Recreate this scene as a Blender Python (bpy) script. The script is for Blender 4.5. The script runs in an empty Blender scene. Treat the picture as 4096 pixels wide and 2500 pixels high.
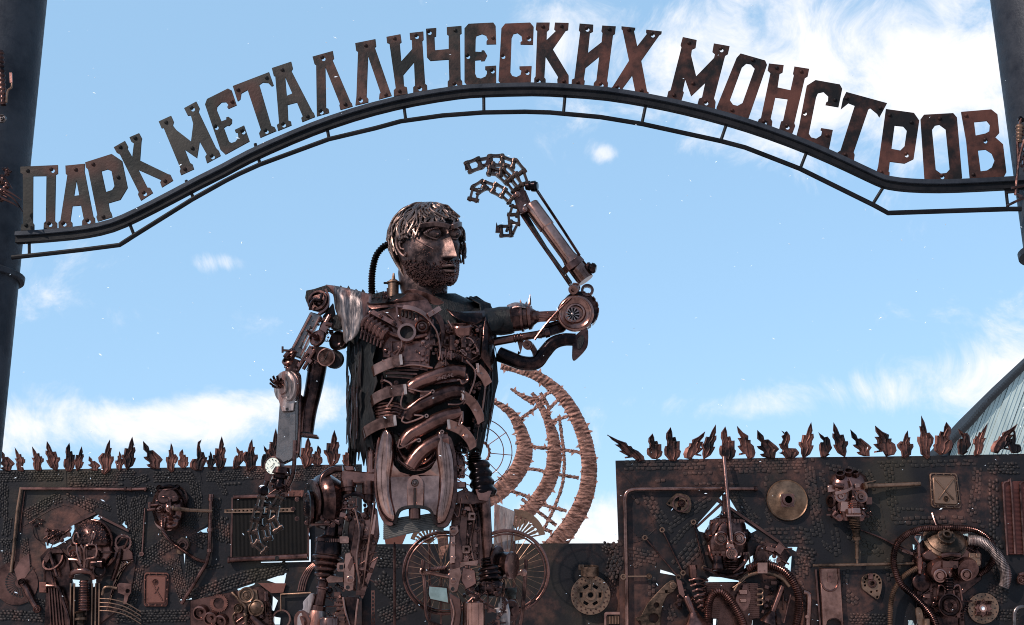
import bpy, bmesh, math, random
from mathutils import Vector, Matrix, noise
from mathutils.geometry import tessellate_polygon
RAD = math.radians
rnd = random.Random(7)
scene = bpy.context.scene
C = scene.collection

# ------------------------------------------------------------------ camera
IMW, IMH, FPX = 4096.0, 2500.0, 5000.0
PITCH, ROLL = RAD(16.0), RAD(-0.8)
CAMLOC = Vector((0, 0, 1.6))
CAMROT = Matrix.Rotation(math.pi / 2 + PITCH, 3, 'X') @ Matrix.Rotation(ROLL, 3, 'Z')
cam_data = bpy.data.cameras.new('camera')
cam_data.sensor_width = 36.0
cam_data.lens = 36.0 * FPX / IMW
cam_data.clip_end = 5000
cam = bpy.data.objects.new('camera', cam_data)
C.objects.link(cam)
cam.location = CAMLOC
cam.rotation_euler = CAMROT.to_euler()
scene.camera = cam
scene.cycles.filter_width = 1.0

# ------------------------------------------------------------------ light
SUN_DIR = Vector((-0.58, -0.52, 0.62)).normalized()      # towards the sun
sun_data = bpy.data.lights.new('sun', 'SUN')
sun_data.energy = 3.2
sun_data.angle = RAD(0.6)
sun_data.color = (1.0, 0.93, 0.85)
sun = bpy.data.objects.new('sun', sun_data)
C.objects.link(sun)
sun.location = (-20, -14, 30)
sun.rotation_euler = SUN_DIR.to_track_quat('Z', 'Y').to_euler()
scene.view_settings.view_transform = 'Standard'
scene.view_settings.look = 'None'
scene.view_settings.gamma = 1.0
scene.view_settings.exposure = 0.45


def pix_dir(px, py):
    """world direction of a photograph pixel (z along the view axis = 1)"""
    return CAMROT @ Vector(((px - IMW / 2) / FPX, -(py - IMH / 2) / FPX, -1.0))


# ------------------------------------------------------------------ sky
world = bpy.data.worlds.new('World')
scene.world = world
world.use_nodes = True
nt = world.node_tree
nt.nodes.clear()


def N(tree, typ, **kw):
    n = tree.nodes.new(typ)
    for k, v in kw.items():
        if k.startswith('i_'):
            key = k[2:]
            key = int(key) if key.isdigit() else key.replace('_', ' ')
            n.inputs[key].default_value = v
        else:
            setattr(n, k, v)
    return n


def math_node(tree, op, a, b=None, c=None, clamp=False):
    n = tree.nodes.new('ShaderNodeMath')
    n.operation = op
    n.use_clamp = clamp
    for i, x in enumerate((a, b, c)):
        if x is None:
            continue
        if isinstance(x, (int, float)):
            n.inputs[i].default_value = x
        else:
            tree.links.new(x, n.inputs[i])
    return n.outputs[0]


sky = N(nt, 'ShaderNodeTexSky', sky_type='NISHITA', sun_disc=False)
sky.sun_elevation = math.asin(SUN_DIR.z)
sky.sun_rotation = math.atan2(SUN_DIR.x, SUN_DIR.y)
sky.air_density = 1.0
sky.dust_density = 0.3
sky.ozone_density = 1.6
tc = N(nt, 'ShaderNodeTexCoord')
sep = N(nt, 'ShaderNodeSeparateXYZ')
nt.links.new(tc.outputs['Generated'], sep.inputs[0])
zc = math_node(nt, 'ADD', math_node(nt, 'MAXIMUM', sep.outputs[2], 0.0), 0.12)
comb = N(nt, 'ShaderNodeCombineXYZ')
nt.links.new(math_node(nt, 'DIVIDE', sep.outputs[0], zc), comb.inputs[0])
nt.links.new(math_node(nt, 'DIVIDE', sep.outputs[1], zc), comb.inputs[1])
n1 = N(nt, 'ShaderNodeTexNoise', i_Scale=1.15, i_Detail=9.0, i_Roughness=0.56, i_Distortion=0.25)
n2 = N(nt, 'ShaderNodeTexNoise', i_Scale=15.0, i_Detail=10.0, i_Roughness=0.66, i_Distortion=0.6)
nt.links.new(comb.outputs[0], n1.inputs['Vector'])
nt.links.new(tc.outputs['Generated'], n2.inputs['Vector'])
fac = math_node(nt, 'MULTIPLY', n1.outputs[0], 0.55)
# the clouds that stand in this sky: (direction, radius in x, radius in z, weight)
CLOUDS = [((3420, 250), 0.190, 0.075, 0.31), ((3900, 330), 0.150, 0.07, 0.30), ((2350, 130), 0.16, 0.050, 0.22),
          ((2425, 618), 0.012, 0.009, 0.36), ((650, 1690), 0.075, 0.022, 0.44), ((1280, 1590), 0.045, 0.018, 0.28), ((1000, 1640), 0.05, 0.016, 0.25),
          ((80, 1730), 0.05, 0.03, 0.26), ((900, 1050), 0.030, 0.009, 0.26), ((300, 1000), 0.06, 0.02, 0.17),
          ((150, 250), 0.10, 0.05, 0.13), ((2900, 1600), 0.2, 0.022, 0.20), ((3900, 1400), 0.10, 0.06, 0.20),
          ((1030, 1280), 0.03, 0.014, 0.20), ((530, 1280), 0.02, 0.014, 0.16), ((2440, 2120), 0.10, 0.03, 0.30),
          ((3000, 1650), 0.06, 0.02, 0.18), ((200, 1180), 0.03, 0.02, 0.2)]
for (px, py), rx, rz, w in CLOUDS:
    d = pix_dir(px, py).normalized()
    a = math_node(nt, 'POWER', math_node(nt, 'DIVIDE', math_node(nt, 'SUBTRACT', sep.outputs[0], d.x), rx), 2.0)
    b = math_node(nt, 'POWER', math_node(nt, 'DIVIDE', math_node(nt, 'SUBTRACT', sep.outputs[2], d.z), rz), 2.0)
    front = math_node(nt, 'GREATER_THAN', sep.outputs[1], 0.0)
    g = math_node(nt, 'POWER', 2.718, math_node(nt, 'MULTIPLY', math_node(nt, 'ADD', a, b), -1.0))
    fac = math_node(nt, 'ADD', fac, math_node(nt, 'MULTIPLY', math_node(nt, 'MULTIPLY', g, front), w))
fac = math_node(nt, 'ADD', fac, math_node(nt, 'MULTIPLY', math_node(nt, 'SUBTRACT', n2.outputs[0], 0.5), 0.95))
hz_ = math_node(nt, 'POWER', 2.718, math_node(nt, 'MULTIPLY', math_node(nt, 'POWER', math_node(nt, 'DIVIDE', sep.outputs[2], 0.11), 2.0), -1.0))
fac = math_node(nt, 'ADD', fac, math_node(nt, 'MULTIPLY', hz_, 0.40))      # white haze low on the horizon, all round
mr = N(nt, 'ShaderNodeMapRange', interpolation_type='SMOOTHSTEP')
mr.inputs[1].default_value = 0.45
mr.inputs[2].default_value = 0.80
nt.links.new(fac, mr.inputs[0])
mixc = N(nt, 'ShaderNodeMix', data_type='RGBA')
nt.links.new(mr.outputs[0], mixc.inputs[0])
SKYGAIN = N(nt, 'ShaderNodeMix', data_type='RGBA')          # even light-blue air over the whole sky
SKYGAIN.inputs[0].default_value = 0.68
SKYGAIN.inputs[7].default_value = (1.98, 3.36, 4.80, 1)
nt.links.new(sky.outputs[0], SKYGAIN.inputs[6])
nt.links.new(SKYGAIN.outputs[2], mixc.inputs[6])
mixc.inputs[7].default_value = (5.2, 5.2, 5.4, 1)
bg = N(nt, 'ShaderNodeBackground')
bg.inputs[1].default_value = 0.15
nt.links.new(mixc.outputs[2], bg.inputs[0])
wo = N(nt, 'ShaderNodeOutputWorld')
nt.links.new(bg.outputs[0], wo.inputs[0])


# ------------------------------------------------------------------ frames: photograph pixels laid on a standing plane
class Frame:
    def __init__(s, crop, point, normal):
        s.x0, s.y0, s.sc = crop
        s.pt = Vector(point)
        s.n = Vector(normal).normalized()
        s.k = 1.0
        c = s._hit(s.x0 + 500, s.y0 + 400, 0.0)
        depth = (CAMROT.transposed() @ (c - CAMLOC)).z * -1
        s.k = s.sc * depth / FPX

    def _hit(s, px, py, d):
        v = pix_dir(px, py)
        p = s.pt + s.n * d
        return CAMLOC + v * ((p - CAMLOC).dot(s.n) / v.dot(s.n))

    def __call__(s, x, y, d=0.0):
        return s._hit(s.x0 + x * s.sc, s.y0 + y * s.sc, d * s.k)


def V(fr, p):
    return fr(*p) if len(p) == 3 else fr(p[0], p[1], 0.0)


YG, YS, YW = 7.0, 11.0, 15.0
GN = (-0.60, -5.6, 0)
G1 = Frame((0, 550, .36571), (0, YG, 0), GN)
G2 = Frame((600, 100, .39894), (0, YG, 0), GN)
G3 = Frame((1400, 50, .40584), (0, YG, 0), GN)
G4 = Frame((2200, 50, .44643), (0, YG, 0), GN)
G5 = Frame((3100, 150, .49875), (0, YG, 0), GN)
GF = Frame((0, 0, 1.66234), (0, YG, 0), GN)
GP = Frame((0, 0, 1.0), (0, YG, 0), GN)
A = Frame((1000, 1100, .60877), (0, YS, 0), (0, -1, 0))
B = Frame((1000, 1750, .60877), (0, YS, 0), (0, -1, 0))
CC = Frame((1500, 550, .63171), (0, YS, 0), (0, -1, 0))
L = Frame((0, 1700, .53191), (0, YW, 0), (0, -1, 0))
M = Frame((2400, 1650, .56533), (0, YW, 0), (0, -1, 0))
R = Frame((3200, 1650, .56530), (0, YW, 0), (0, -1, 0))
BW = Frame((1000, 1750, .60877), (0, YW, 0), (0, -1, 0))           # crop B laid on the wall
BK = Frame((1000, 1750, .60877), (0, 13.2, 0), (0, -1, 0))         # crop B laid behind the statue
WEB = Frame((0, 0, 1.66234), (0, 15.3, 0), (0, -1, 0))             # web sculpture
BLD = Frame((3700, 1300, .39879), (0, 24.0, 0), (0, -1, 0))        # building beyond the wall


# ------------------------------------------------------------------ materials
def metal(name, dark, light, bias=0.5, soft=0.16, scale=2.6, rough=(0.3, 0.55), metallic=0.6, bump=0.25, fine=70.0,
          edge=0.9, attr=None, third=None, stretch=None, spec=0.10, mix=0.30, vary=0.14):
    m = bpy.data.materials.new(name)
    m.use_nodes = True
    t = m.node_tree
    bs = t.nodes['Principled BSDF']
    geo = N(t, 'ShaderNodeNewGeometry')
    pos = geo.outputs['Position']
    if stretch:
        mp = N(t, 'ShaderNodeMapping')
        mp.inputs['Scale'].default_value = stretch
        t.links.new(pos, mp.inputs[0])
        pos = mp.outputs[0]
    a = N(t, 'ShaderNodeTexNoise', i_Scale=scale, i_Detail=5.0, i_Roughness=0.6)
    b = N(t, 'ShaderNodeTexNoise', i_Scale=scale * 5, i_Detail=6.0, i_Roughness=0.65)
    c = N(t, 'ShaderNodeTexNoise', i_Scale=fine, i_Detail=4.0, i_Roughness=0.6)
    for n in (a, b, c):
        t.links.new(pos, n.inputs['Vector'])
    f = math_node(t, 'ADD', math_node(t, 'MULTIPLY', a.outputs[0], 1 - mix), math_node(t, 'MULTIPLY', b.outputs[0], mix))
    if edge:
        pt = math_node(t, 'MULTIPLY', math_node(t, 'SUBTRACT', geo.outputs['Pointiness'], 0.515), edge * 3.0, clamp=True)
        f = math_node(t, 'ADD', f, math_node(t, 'MULTIPLY', pt, 0.45))
    oi = N(t, 'ShaderNodeObjectInfo')                       # each piece of scrap has its own degree of wear
    f = math_node(t, 'ADD', f, math_node(t, 'MULTIPLY', math_node(t, 'SUBTRACT', oi.outputs['Random'], 0.5), vary))
    if attr:
        at = N(t, 'ShaderNodeAttribute', attribute_name=attr)
        f = math_node(t, 'ADD', f, math_node(t, 'MULTIPLY', math_node(t, 'SUBTRACT', at.outputs['Fac'], 0.35), 0.06))
    r = N(t, 'ShaderNodeMapRange', interpolation_type='SMOOTHSTEP')
    r.inputs[1].default_value = bias - soft
    r.inputs[2].default_value = bias + soft
    t.links.new(f, r.inputs[0])
    mx = N(t, 'ShaderNodeMix', data_type='RGBA')
    mx.inputs[6].default_value = (*dark, 1)
    mx.inputs[7].default_value = (*light, 1)
    t.links.new(r.outputs[0], mx.inputs[0])
    col = mx.outputs[2]
    if third:
        q = N(t, 'ShaderNodeTexNoise', i_Scale=scale * 0.7, i_Detail=3.0)
        mp2 = N(t, 'ShaderNodeMapping')
        mp2.inputs['Location'].default_value = (17, 5, 9)
        t.links.new(pos, mp2.inputs[0])
        t.links.new(mp2.outputs[0], q.inputs['Vector'])
        rr = N(t, 'ShaderNodeMapRange', interpolation_type='SMOOTHSTEP')
        rr.inputs[1].default_value = 0.5
        rr.inputs[2].default_value = 0.66
        t.links.new(q.outputs[0], rr.inputs[0])
        mx2 = N(t, 'ShaderNodeMix', data_type='RGBA')
        mx2.inputs[7].default_value = (*third, 1)
        t.links.new(math_node(t, 'MULTIPLY', rr.outputs[0], 0.7), mx2.inputs[0])
        t.links.new(col, mx2.inputs[6])
        col = mx2.outputs[2]
    t.links.new(col, bs.inputs['Base Color'])
    ro = N(t, 'ShaderNodeMapRange')
    ro.inputs[1].default_value = 0.3
    ro.inputs[2].default_value = 0.7
    ro.inputs[3].default_value = rough[0]
    ro.inputs[4].default_value = rough[1]
    t.links.new(b.outputs[0], ro.inputs[0])
    t.links.new(ro.outputs[0], bs.inputs['Roughness'])
    bs.inputs['Metallic'].default_value = metallic
    bs.inputs['Specular IOR Level'].default_value = spec
    if bump:
        bp = N(t, 'ShaderNodeBump')
        bp.inputs['Strength'].default_value = bump
        bp.inputs['Distance'].default_value = 0.006
        t.links.new(math_node(t, 'ADD', c.outputs[0], math_node(t, 'MULTIPLY', b.outputs[0], 1.2)), bp.inputs['Height'])
        t.links.new(bp.outputs[0], bs.inputs['Normal'])
    return m


def plain(name, col, rough=0.5, metallic=0.0, vary=0.25, scale=12.0):
    m = metal(name, tuple(x * (1 - vary) for x in col), tuple(min(1, x * (1 + vary)) for x in col), 0.5, 0.2, scale,
              (rough * 0.85, min(1, rough * 1.15)), metallic, 0.08, 90, 0)
    return m


COP = metal('copper_brushed_steel', (0.014, 0.008, 0.008), (0.215, 0.096, 0.078), 0.57, 0.20, 4.0, (0.14, 0.30), 0.88, 0.06)
COPL = metal('bright_copper_paint', (0.050, 0.023, 0.019), (0.34, 0.165, 0.132), 0.54, 0.22, 4.0, (0.12, 0.26), 0.92, 0.04)
DRK = metal('oily_black_steel', (0.008, 0.006, 0.007), (0.12, 0.054, 0.044), 0.60, 0.18, 4.5, (0.15, 0.32), 0.88, 0.08)
BLK = metal('soot_black_sheet', (0.004, 0.0035, 0.004), (0.022, 0.012, 0.011), 0.62, 0.12, 5.0, (0.35, 0.6), 0.0, 1.0, 30, 0.9, stretch=(4, 4, 0.6), spec=0.2, vary=0.04)
SHEET = metal('worn_grey_sheet', (0.035, 0.030, 0.033), (0.36, 0.27, 0.25), 0.52, 0.13, 5.0, (0.28, 0.5), 0.75, 0.35, 60, 0.6,
              third=(0.22, 0.075, 0.05), stretch=(2.2, 1, 0.45), vary=0.04)
PELV = metal('polished_fairing', (0.07, 0.031, 0.025), (0.44, 0.225, 0.18), 0.50, 0.2, 3.0, (0.12, 0.22), 0.97, 0.0, 70, 0.0, vary=0.0)
CHAINM = metal('oiled_chain_steel', (0.007, 0.006, 0.006), (0.085, 0.050, 0.040), 0.56, 0.18, 6.0, (0.18, 0.36), 0.9, 0.05)
STEEL = metal('cool_grey_steel', (0.035, 0.030, 0.030), (0.21, 0.165, 0.155), 0.5, 0.2, 3.0, (0.2, 0.36), 0.9, 0.15,
              third=(0.25, 0.11, 0.085))
FACE = metal('face_plate_steel', (0.018, 0.011, 0.011), (0.155, 0.088, 0.076), 0.55, 0.16, 7.0, (0.30, 0.48), 0.7, 0.16, 80, vary=0.0)
HAIRM = metal('hair_wire', (0.016, 0.011, 0.010), (0.19, 0.12, 0.10), 0.5, 0.15, 14.0, (0.25, 0.4), 0.8, 0.1)
LETTERM = metal('browned_letter_plate', (0.009, 0.009, 0.009), (0.070, 0.033, 0.026), 0.54, 0.13, 3.0, (0.4, 0.6), 0.25, 0.25, 50, 0.3,
                third=(0.028, 0.025, 0.022), vary=0.03)
LETTERG = metal('greyed_letter_plate', (0.008, 0.008, 0.008), (0.032, 0.027, 0.024), 0.52, 0.14, 2.6, (0.4, 0.6), 0.25, 0.25, 50, 0.3,
                third=(0.060, 0.024, 0.019), vary=0.03)
LETTER = metal('rusted_letter_plate', (0.009, 0.008, 0.0085), (0.085, 0.032, 0.024), 0.54, 0.13, 3.2, (0.45, 0.65), 0.25, 0.25, 50, 0.3,
               third=(0.020, 0.014, 0.013), vary=0.03)
RAILM = metal('black_rail_paint', (0.004, 0.004, 0.005), (0.012, 0.010, 0.011), 0.55, 0.15, 5.0, (0.4, 0.6), 0.2, 0.2, vary=0.0)
STRIPM = metal('grey_angle_strip', (0.012, 0.013, 0.017), (0.032, 0.033, 0.040), 0.5, 0.2, 5.0, (0.4, 0.6), 0.3, 0.2, vary=0.0)
PILLM = metal('dark_pillar_paint', (0.012, 0.012, 0.016), (0.040, 0.039, 0.045), 0.52, 0.2, 3.0, (0.35, 0.6), 0.2, 0.3, 60, 0.2, vary=0.0)
WALLM = metal('dark_wall_sheet', (0.0155, 0.0135, 0.0150), (0.13, 0.056, 0.042), 0.590, 0.11, 1.3, (0.36, 0.60), 0.35, 0.5, 26, 0.0, vary=0.0,
              third=(0.042, 0.032, 0.024))
BUMPM = metal('hammered_relief', (0.023, 0.0195, 0.0195), (0.15, 0.068, 0.052), 0.62, 0.13, 1.3, (0.42, 0.62), 0.3, 0.25, 60, 0.0, vary=0.0,
              attr='h', third=(0.036, 0.028, 0.020))
FLAMEM = metal('flame_copper', (0.011, 0.009, 0.010), (0.15, 0.060, 0.046), 0.52, 0.13, 3.5, (0.35, 0.55), 0.5, 0.25, 60, 0.8, vary=0.07)
WEBM = metal('web_bark_copper', (0.060, 0.028, 0.022), (0.33, 0.160, 0.122), 0.52, 0.12, 7.0, (0.4, 0.6), 0.45, 0.6, 40, 0.8,
             stretch=(1, 1, 5), vary=0.0)
GOLD = metal('brassy_brown', (0.018, 0.012, 0.009), (0.19, 0.105, 0.072), 0.52, 0.16, 5.0, (0.3, 0.5), 0.7, 0.2)
DISCM = metal('turned_disc', (0.055, 0.030, 0.02), (0.25, 0.135, 0.085), 0.5, 0.2, 4.0, (0.25, 0.4), 0.8, 0.08)
FINM = metal('radiator_core', (0.004, 0.004, 0.005), (0.013, 0.010, 0.009), 0.6, 0.15, 3.0, (0.5, 0.7), 0.3, 0.1)
MAROON = metal('maroon_slats', (0.018, 0.007, 0.007), (0.10, 0.034, 0.028), 0.5, 0.15, 3.0, (0.35, 0.5), 0.5, 0.1)
WHITE = plain('dial_white', (0.72, 0.70, 0.60), 0.35, 0, 0.06)
INK = plain('dial_ink', (0.03, 0.03, 0.03), 0.5)
GLASSM = plain('lens_white', (0.75, 0.75, 0.78), 0.2, 0, 0.05)  # plain white for one goggle lens and the brake disc hub
MIRRORM = metal('mirror_glass', (0.14, 0.16, 0.15), (0.30, 0.33, 0.32), 0.5, 0.2, 3.0, (0.04, 0.1), 1.0, 0.0, 60, 0)
CORD = metal('corded_cloth', (0.018, 0.017, 0.017), (0.085, 0.075, 0.07), 0.52, 0.15, 9.0, (0.6, 0.8), 0.1, 0.5, 90, 0.6)
ROOFM = metal('teal_grey_cladding', (0.27, 0.31, 0.30), (0.46, 0.51, 0.49), 0.5, 0.25, 1.0, (0.4, 0.6), 0.2, 0.1, 20, 0,
              stretch=(1, 1, 0.2), vary=0.0)
ROOFD = plain('dark_roof_edge', (0.02, 0.02, 0.022), 0.6)
GROUNDM = metal('snowy_fill_gravel', (0.40, 0.39, 0.38), (0.64, 0.64, 0.65), 0.5, 0.2, 0.8, (0.7, 0.9), 0.0, 0.6, 9, 0, vary=0.0)  # unseen ground, tone lightened to bounce more fill light up from below
SNOWM = plain('snow_white', (0.9, 0.92, 0.95), 0.6, 0, 0.02)


# ------------------------------------------------------------------ mesh builder
def catmull(pts, n, closed=False):
    if n <= 1:
        return list(pts)
    out = []
    m = len(pts)
    rng = m if closed else m - 1
    for i in range(rng):
        if closed:
            p0, p1, p2, p3 = (pts[(i + j) % m] for j in (-1, 0, 1, 2))
        else:
            p1, p2 = pts[i], pts[i + 1]
            p0 = pts[i - 1] if i > 0 else p1 * 2 - p2
            p3 = pts[i + 2] if i + 2 < m else p2 * 2 - p1
        for j in range(n):
            t = j / n
            out.append(0.5 * (2 * p1 + (p2 - p0) * t + (2 * p0 - 5 * p1 + 4 * p2 - p3) * t * t
                              + (3 * p1 - 3 * p2 + p3 - p0) * t ** 3))
    if not closed:
        out.append(pts[-1].copy())
    return out


def resample(pts, step):
    out = [pts[0].copy()]
    acc = 0.0
    for a, b in zip(pts, pts[1:]):
        l = (b - a).length
        if l == 0:
            continue
        while acc + l >= step:
            t = (step - acc) / l
            a = a + (b - a) * t
            out.append(a.copy())
            l = (b - a).length
            acc = 0.0
        acc += l
    return out


def perp(ax):
    h = Vector((0, 0, 1)) if abs(ax.z) < 0.9 else Vector((1, 0, 0))
    u = ax.cross(h).normalized()
    return u, ax.cross(u).normalized()


class MB:
    def __init__(s, fr):
        s.fr = fr
        s.v = []
        s.f = []
        s.h = {}

    def w(s, p):
        if isinstance(p, Vector):
            return p
        return V(s.fr, p)

    def dirw(s, d):
        """direction (x right, y down, d to camera) in world"""
        n = s.fr.n
        right = Vector((-n.y, n.x, 0)).normalized()
        return (right * d[0] + Vector((0, 0, -1)) * d[1] + n * d[2]).normalized()

    def rings(s, rings, cap=(True, True), closed=True):
        b0 = len(s.v)
        m = len(rings[0])
        for r in rings:
            s.v.extend(r)
        for i in range(len(rings) - 1):
            for j in range(m if closed else m - 1):
                j2 = (j + 1) % m
                a = b0 + i * m
                s.f.append((a + j, a + j2, a + m + j2, a + m + j))
        if closed and cap[0]:
            s.f.append(tuple(b0 + j for j in reversed(range(m))))
        if closed and cap[1]:
            e = b0 + (len(rings) - 1) * m
            s.f.append(tuple(e + j for j in range(m)))
        return s

    def lathe(s, c, ax, prof, seg=20, cap=(True, True), squash=None):
        c = s.w(c)
        ax = s.dirw(ax) if not isinstance(ax, Vector) else ax.normalized()
        u, v = perp(ax)
        k = s.fr.k
        rr = []
        for a, r in prof:
            r = max(r, 0.01)
            o = c + ax * (a * k)
            rr.append([o + (u * math.cos(2 * math.pi * j / seg) + v * math.sin(2 * math.pi * j / seg)) * (r * k) for j in range(seg)])
        return s.rings(rr, cap)

    def cyl(s, p, q, r, r2=None, seg=14):
        a, b = s.w(p), s.w(q)
        l = (b - a).length / s.fr.k
        if l < 1e-6:
            return s
        return s.lathe(a, (b - a).normalized(), [(0, r), (l, r if r2 is None else r2)], seg)

    def stack(s, p, q, prof, seg=18):
        """lathe from p to q, prof = (0..1 along, radius)"""
        a, b = s.w(p), s.w(q)
        l = (b - a).length / s.fr.k
        return s.lathe(a, (b - a).normalized(), [(t * l, r) for t, r in prof], seg)

    def tube(s, pts, r, seg=8, n=4, closed=False, rib=None, flat=1.0):
        p = [s.w(q) for q in pts]
        p = catmull(p, n, closed)
        k = s.fr.k
        if rib:
            p = resample(p, rib[0] * k * 0.5)
        m = len(p)
        tans = []
        for i in range(m):
            if closed:
                t = p[(i + 1) % m] - p[i - 1]
            else:
                t = p[min(i + 1, m - 1)] - p[max(i - 1, 0)]
            tans.append(t.normalized() if t.length > 1e-9 else Vector((0, 0, 1)))
        u, v = perp(tans[0])
        rr = []
        for i in range(m):
            t = tans[i]
            u = (u - t * u.dot(t)).normalized()
            v = t.cross(u)
            if callable(r):
                ra = r(i / max(1, m - 1))
            else:
                ra = r
            if rib:
                ra = ra + (rib[1] if i % 2 else -rib[1])
            rr.append([p[i] + (u * math.cos(2 * math.pi * j / seg) + v * math.sin(2 * math.pi * j / seg) * flat) * (ra * k) for j in range(seg)])
        if closed:
            rr.append(rr[0])
            return s.rings(rr, (False, False))
        return s.rings(rr)

    def strap(s, pts, w, t, up=(0, 1, 0), n=4):
        """flat band: w across along 'up', t thick"""
        p = catmull([s.w(q) for q in pts], n)
        k = s.fr.k
        upw = s.dirw(up)
        m = len(p)
        rr = []
        for i in range(m):
            tn = (p[min(i + 1, m - 1)] - p[max(i - 1, 0)]).normalized()
            uu = (upw - tn * upw.dot(tn)).normalized()
            nn = tn.cross(uu)
            ww = w(i / (m - 1)) if callable(w) else w
            a, b = uu * (ww * k / 2), nn * (t * k / 2)
            rr.append([p[i] - a - b, p[i] + a - b, p[i] + a + b, p[i] - a + b])
        return s.rings(rr)

    def plate(s, pts, d=0.0, t=8.0, holes=()):
        df = d if callable(d) else (lambda x, y: d)
        loops = [list(pts)] + [list(h) for h in holes]

        def area(l):
            return sum(l[i][0] * l[(i + 1) % len(l)][1] - l[(i + 1) % len(l)][0] * l[i][1] for i in range(len(l)))
        for i, l in enumerate(loops):
            if (area(l) > 0) != (i == 0):
                l.reverse()
        flat = [p for l in loops for p in l]
        tris = tessellate_polygon([[Vector((p[0], p[1], 0)) for p in l] for l in loops])
        b0 = len(s.v)
        n = len(flat)
        for p in flat:
            s.v.append(s.fr(p[0], p[1], df(p[0], p[1])))
        back = s.fr.n * (-t * s.fr.k)
        for i in range(n):
            s.v.append(s.v[b0 + i] + back)
        for a, b, c in tris:
            pa, pb, pc = flat[a], flat[b], flat[c]
            cr = (pb[0] - pa[0]) * (pc[1] - pa[1]) - (pc[0] - pa[0]) * (pb[1] - pa[1])
            if cr > 0:
                a, c = c, a
            s.f.append((b0 + a, b0 + b, b0 + c))
            s.f.append((b0 + n + c, b0 + n + b, b0 + n + a))
        o = 0
        for l in loops:
            m = len(l)
            for i in range(m):
                i2 = (i + 1) % m
                s.f.append((b0 + o + i, b0 + o + i2, b0 + n + o + i2, b0 + n + o + i))
            o += m
        return s

    def box(s, x, y, w, h, d=0.0, t=10.0, ang=0.0):
        return s.plate(rect(x, y, w, h, ang), d, t)

    def blob(s, c, rx, ry=None, rd=None, seg=12, ri=8):
        c = s.w(c)
        ry = rx if ry is None else ry
        rd = rx if rd is None else rd
        k = s.fr.k
        X, Y, D = s.dirw((1, 0, 0)) * k, s.dirw((0, 1, 0)) * k, s.dirw((0, 0, 1)) * k
        rr = []
        for i in range(ri + 1):
            th = math.pi * (0.001 + 0.998 * i / ri)
            rr.append([c + X * (rx * math.sin(th) * math.cos(2 * math.pi * j / seg)) + D * (rd * math.sin(th) * math.sin(2 * math.pi * j / seg))
                       - Y * (ry * math.cos(th)) for j in range(seg)])
        return s.rings(rr)

    def patch(s, rows, n=3):
        P = [catmull([s.w(q) for q in r], n) for r in rows]
        cols = list(zip(*P))
        cols = [catmull(list(c), n) for c in cols]
        rr = [list(r) for r in zip(*cols)]
        return s.rings(rr, closed=False)

    # ---- composites
    def disc(s, c, r, t=8, ax=(0, 0, 1), seg=24):
        return s.lathe(c, ax, [(-t, r), (0, r)], seg)

    def ring(s, c, ro, ri, t=8, ax=(0, 0, 1), seg=28):
        return s.lathe(c, ax, [(-t, ri), (-t, ro), (0, ro), (0, ri), (-t, ri)], seg, cap=(False, False))

    def pulley(s, c, r, t=10, ax=(0, 0, 1), seg=26):
        return s.lathe(c, ax, [(-t, r), (0, r), (t * .25, r * .93), (0, r * .8), (-t * .5, r * .74), (-t * .5, r * .55), (t * .2, r * .5),
                               (t * .4, r * .42), (t * .1, r * .34), (t * .1, r * .24), (t * .9, r * .2), (t * .9, r * .06)], seg)

    def bolt(s, c, r, h=None, ax=(0, 0, 1)):
        h = r * .8 if h is None else h
        s.lathe(c, ax, [(0, r * 1.4), (h * .25, r * 1.4)], 12)
        return s.lathe(c, ax, [(0, r), (h * .9, r), (h, r * .8)], 6)

    def boltring(s, c, r, n, br, a0=0.0, d=0):
        for i in range(n):
            a = a0 + 2 * math.pi * i / n
            s.bolt((c[0] + r * math.cos(a), c[1] + r * math.sin(a), (c[2] if len(c) > 2 else 0) + d), br)
        return s

    def spring(s, p, q, r, turns, wire, seg=6):
        a, b = s.w(p), s.w(q)
        ax = (b - a).normalized()
        u, v = perp(ax)
        k = s.fr.k
        n = int(turns * 10)
        pts = [a + (b - a) * (i / n) + (u * math.cos(2 * math.pi * i / 10) + v * math.sin(2 * math.pi * i / 10)) * (r * k) for i in range(n + 1)]
        return s.tube(pts, wire, seg, 1)

    def bellows(s, p, q, r1, r2, n, seg=18, depth=0.22):
        prof = [(0, r1 * .8)]
        for i in range(n):
            r = r1 + (r2 - r1) * (i + .5) / n
            t0 = i / n
            for a, f in ((.12, 1 - depth), (.32, .96), (.5, 1.0), (.68, .96), (.9, 1 - depth)):
                prof.append((t0 + a / n, r * f))
        prof.append((1, r2 * .8))
        return s.stack(p, q, prof, seg)

    def hose(s, pts, r, rib=None, n=8, seg=10):
        return s.tube(pts, r, seg, n, rib=rib or (r * .55, r * .10))

    def gear(s, c, r, n, t=8, hole=.3, depth=.12):
        pts = []
        for i in range(n * 4):
            a = 2 * math.pi * i / (n * 4)
            rr = r if i % 4 in (0, 1) else r * (1 - depth)
            pts.append((c[0] + rr * math.cos(a), c[1] + rr * math.sin(a)))
        h = circ(c[0], c[1], r * hole, 16)
        return s.plate(pts, c[2] if len(c) > 2 else 0, t, [h] if hole else [])

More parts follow.
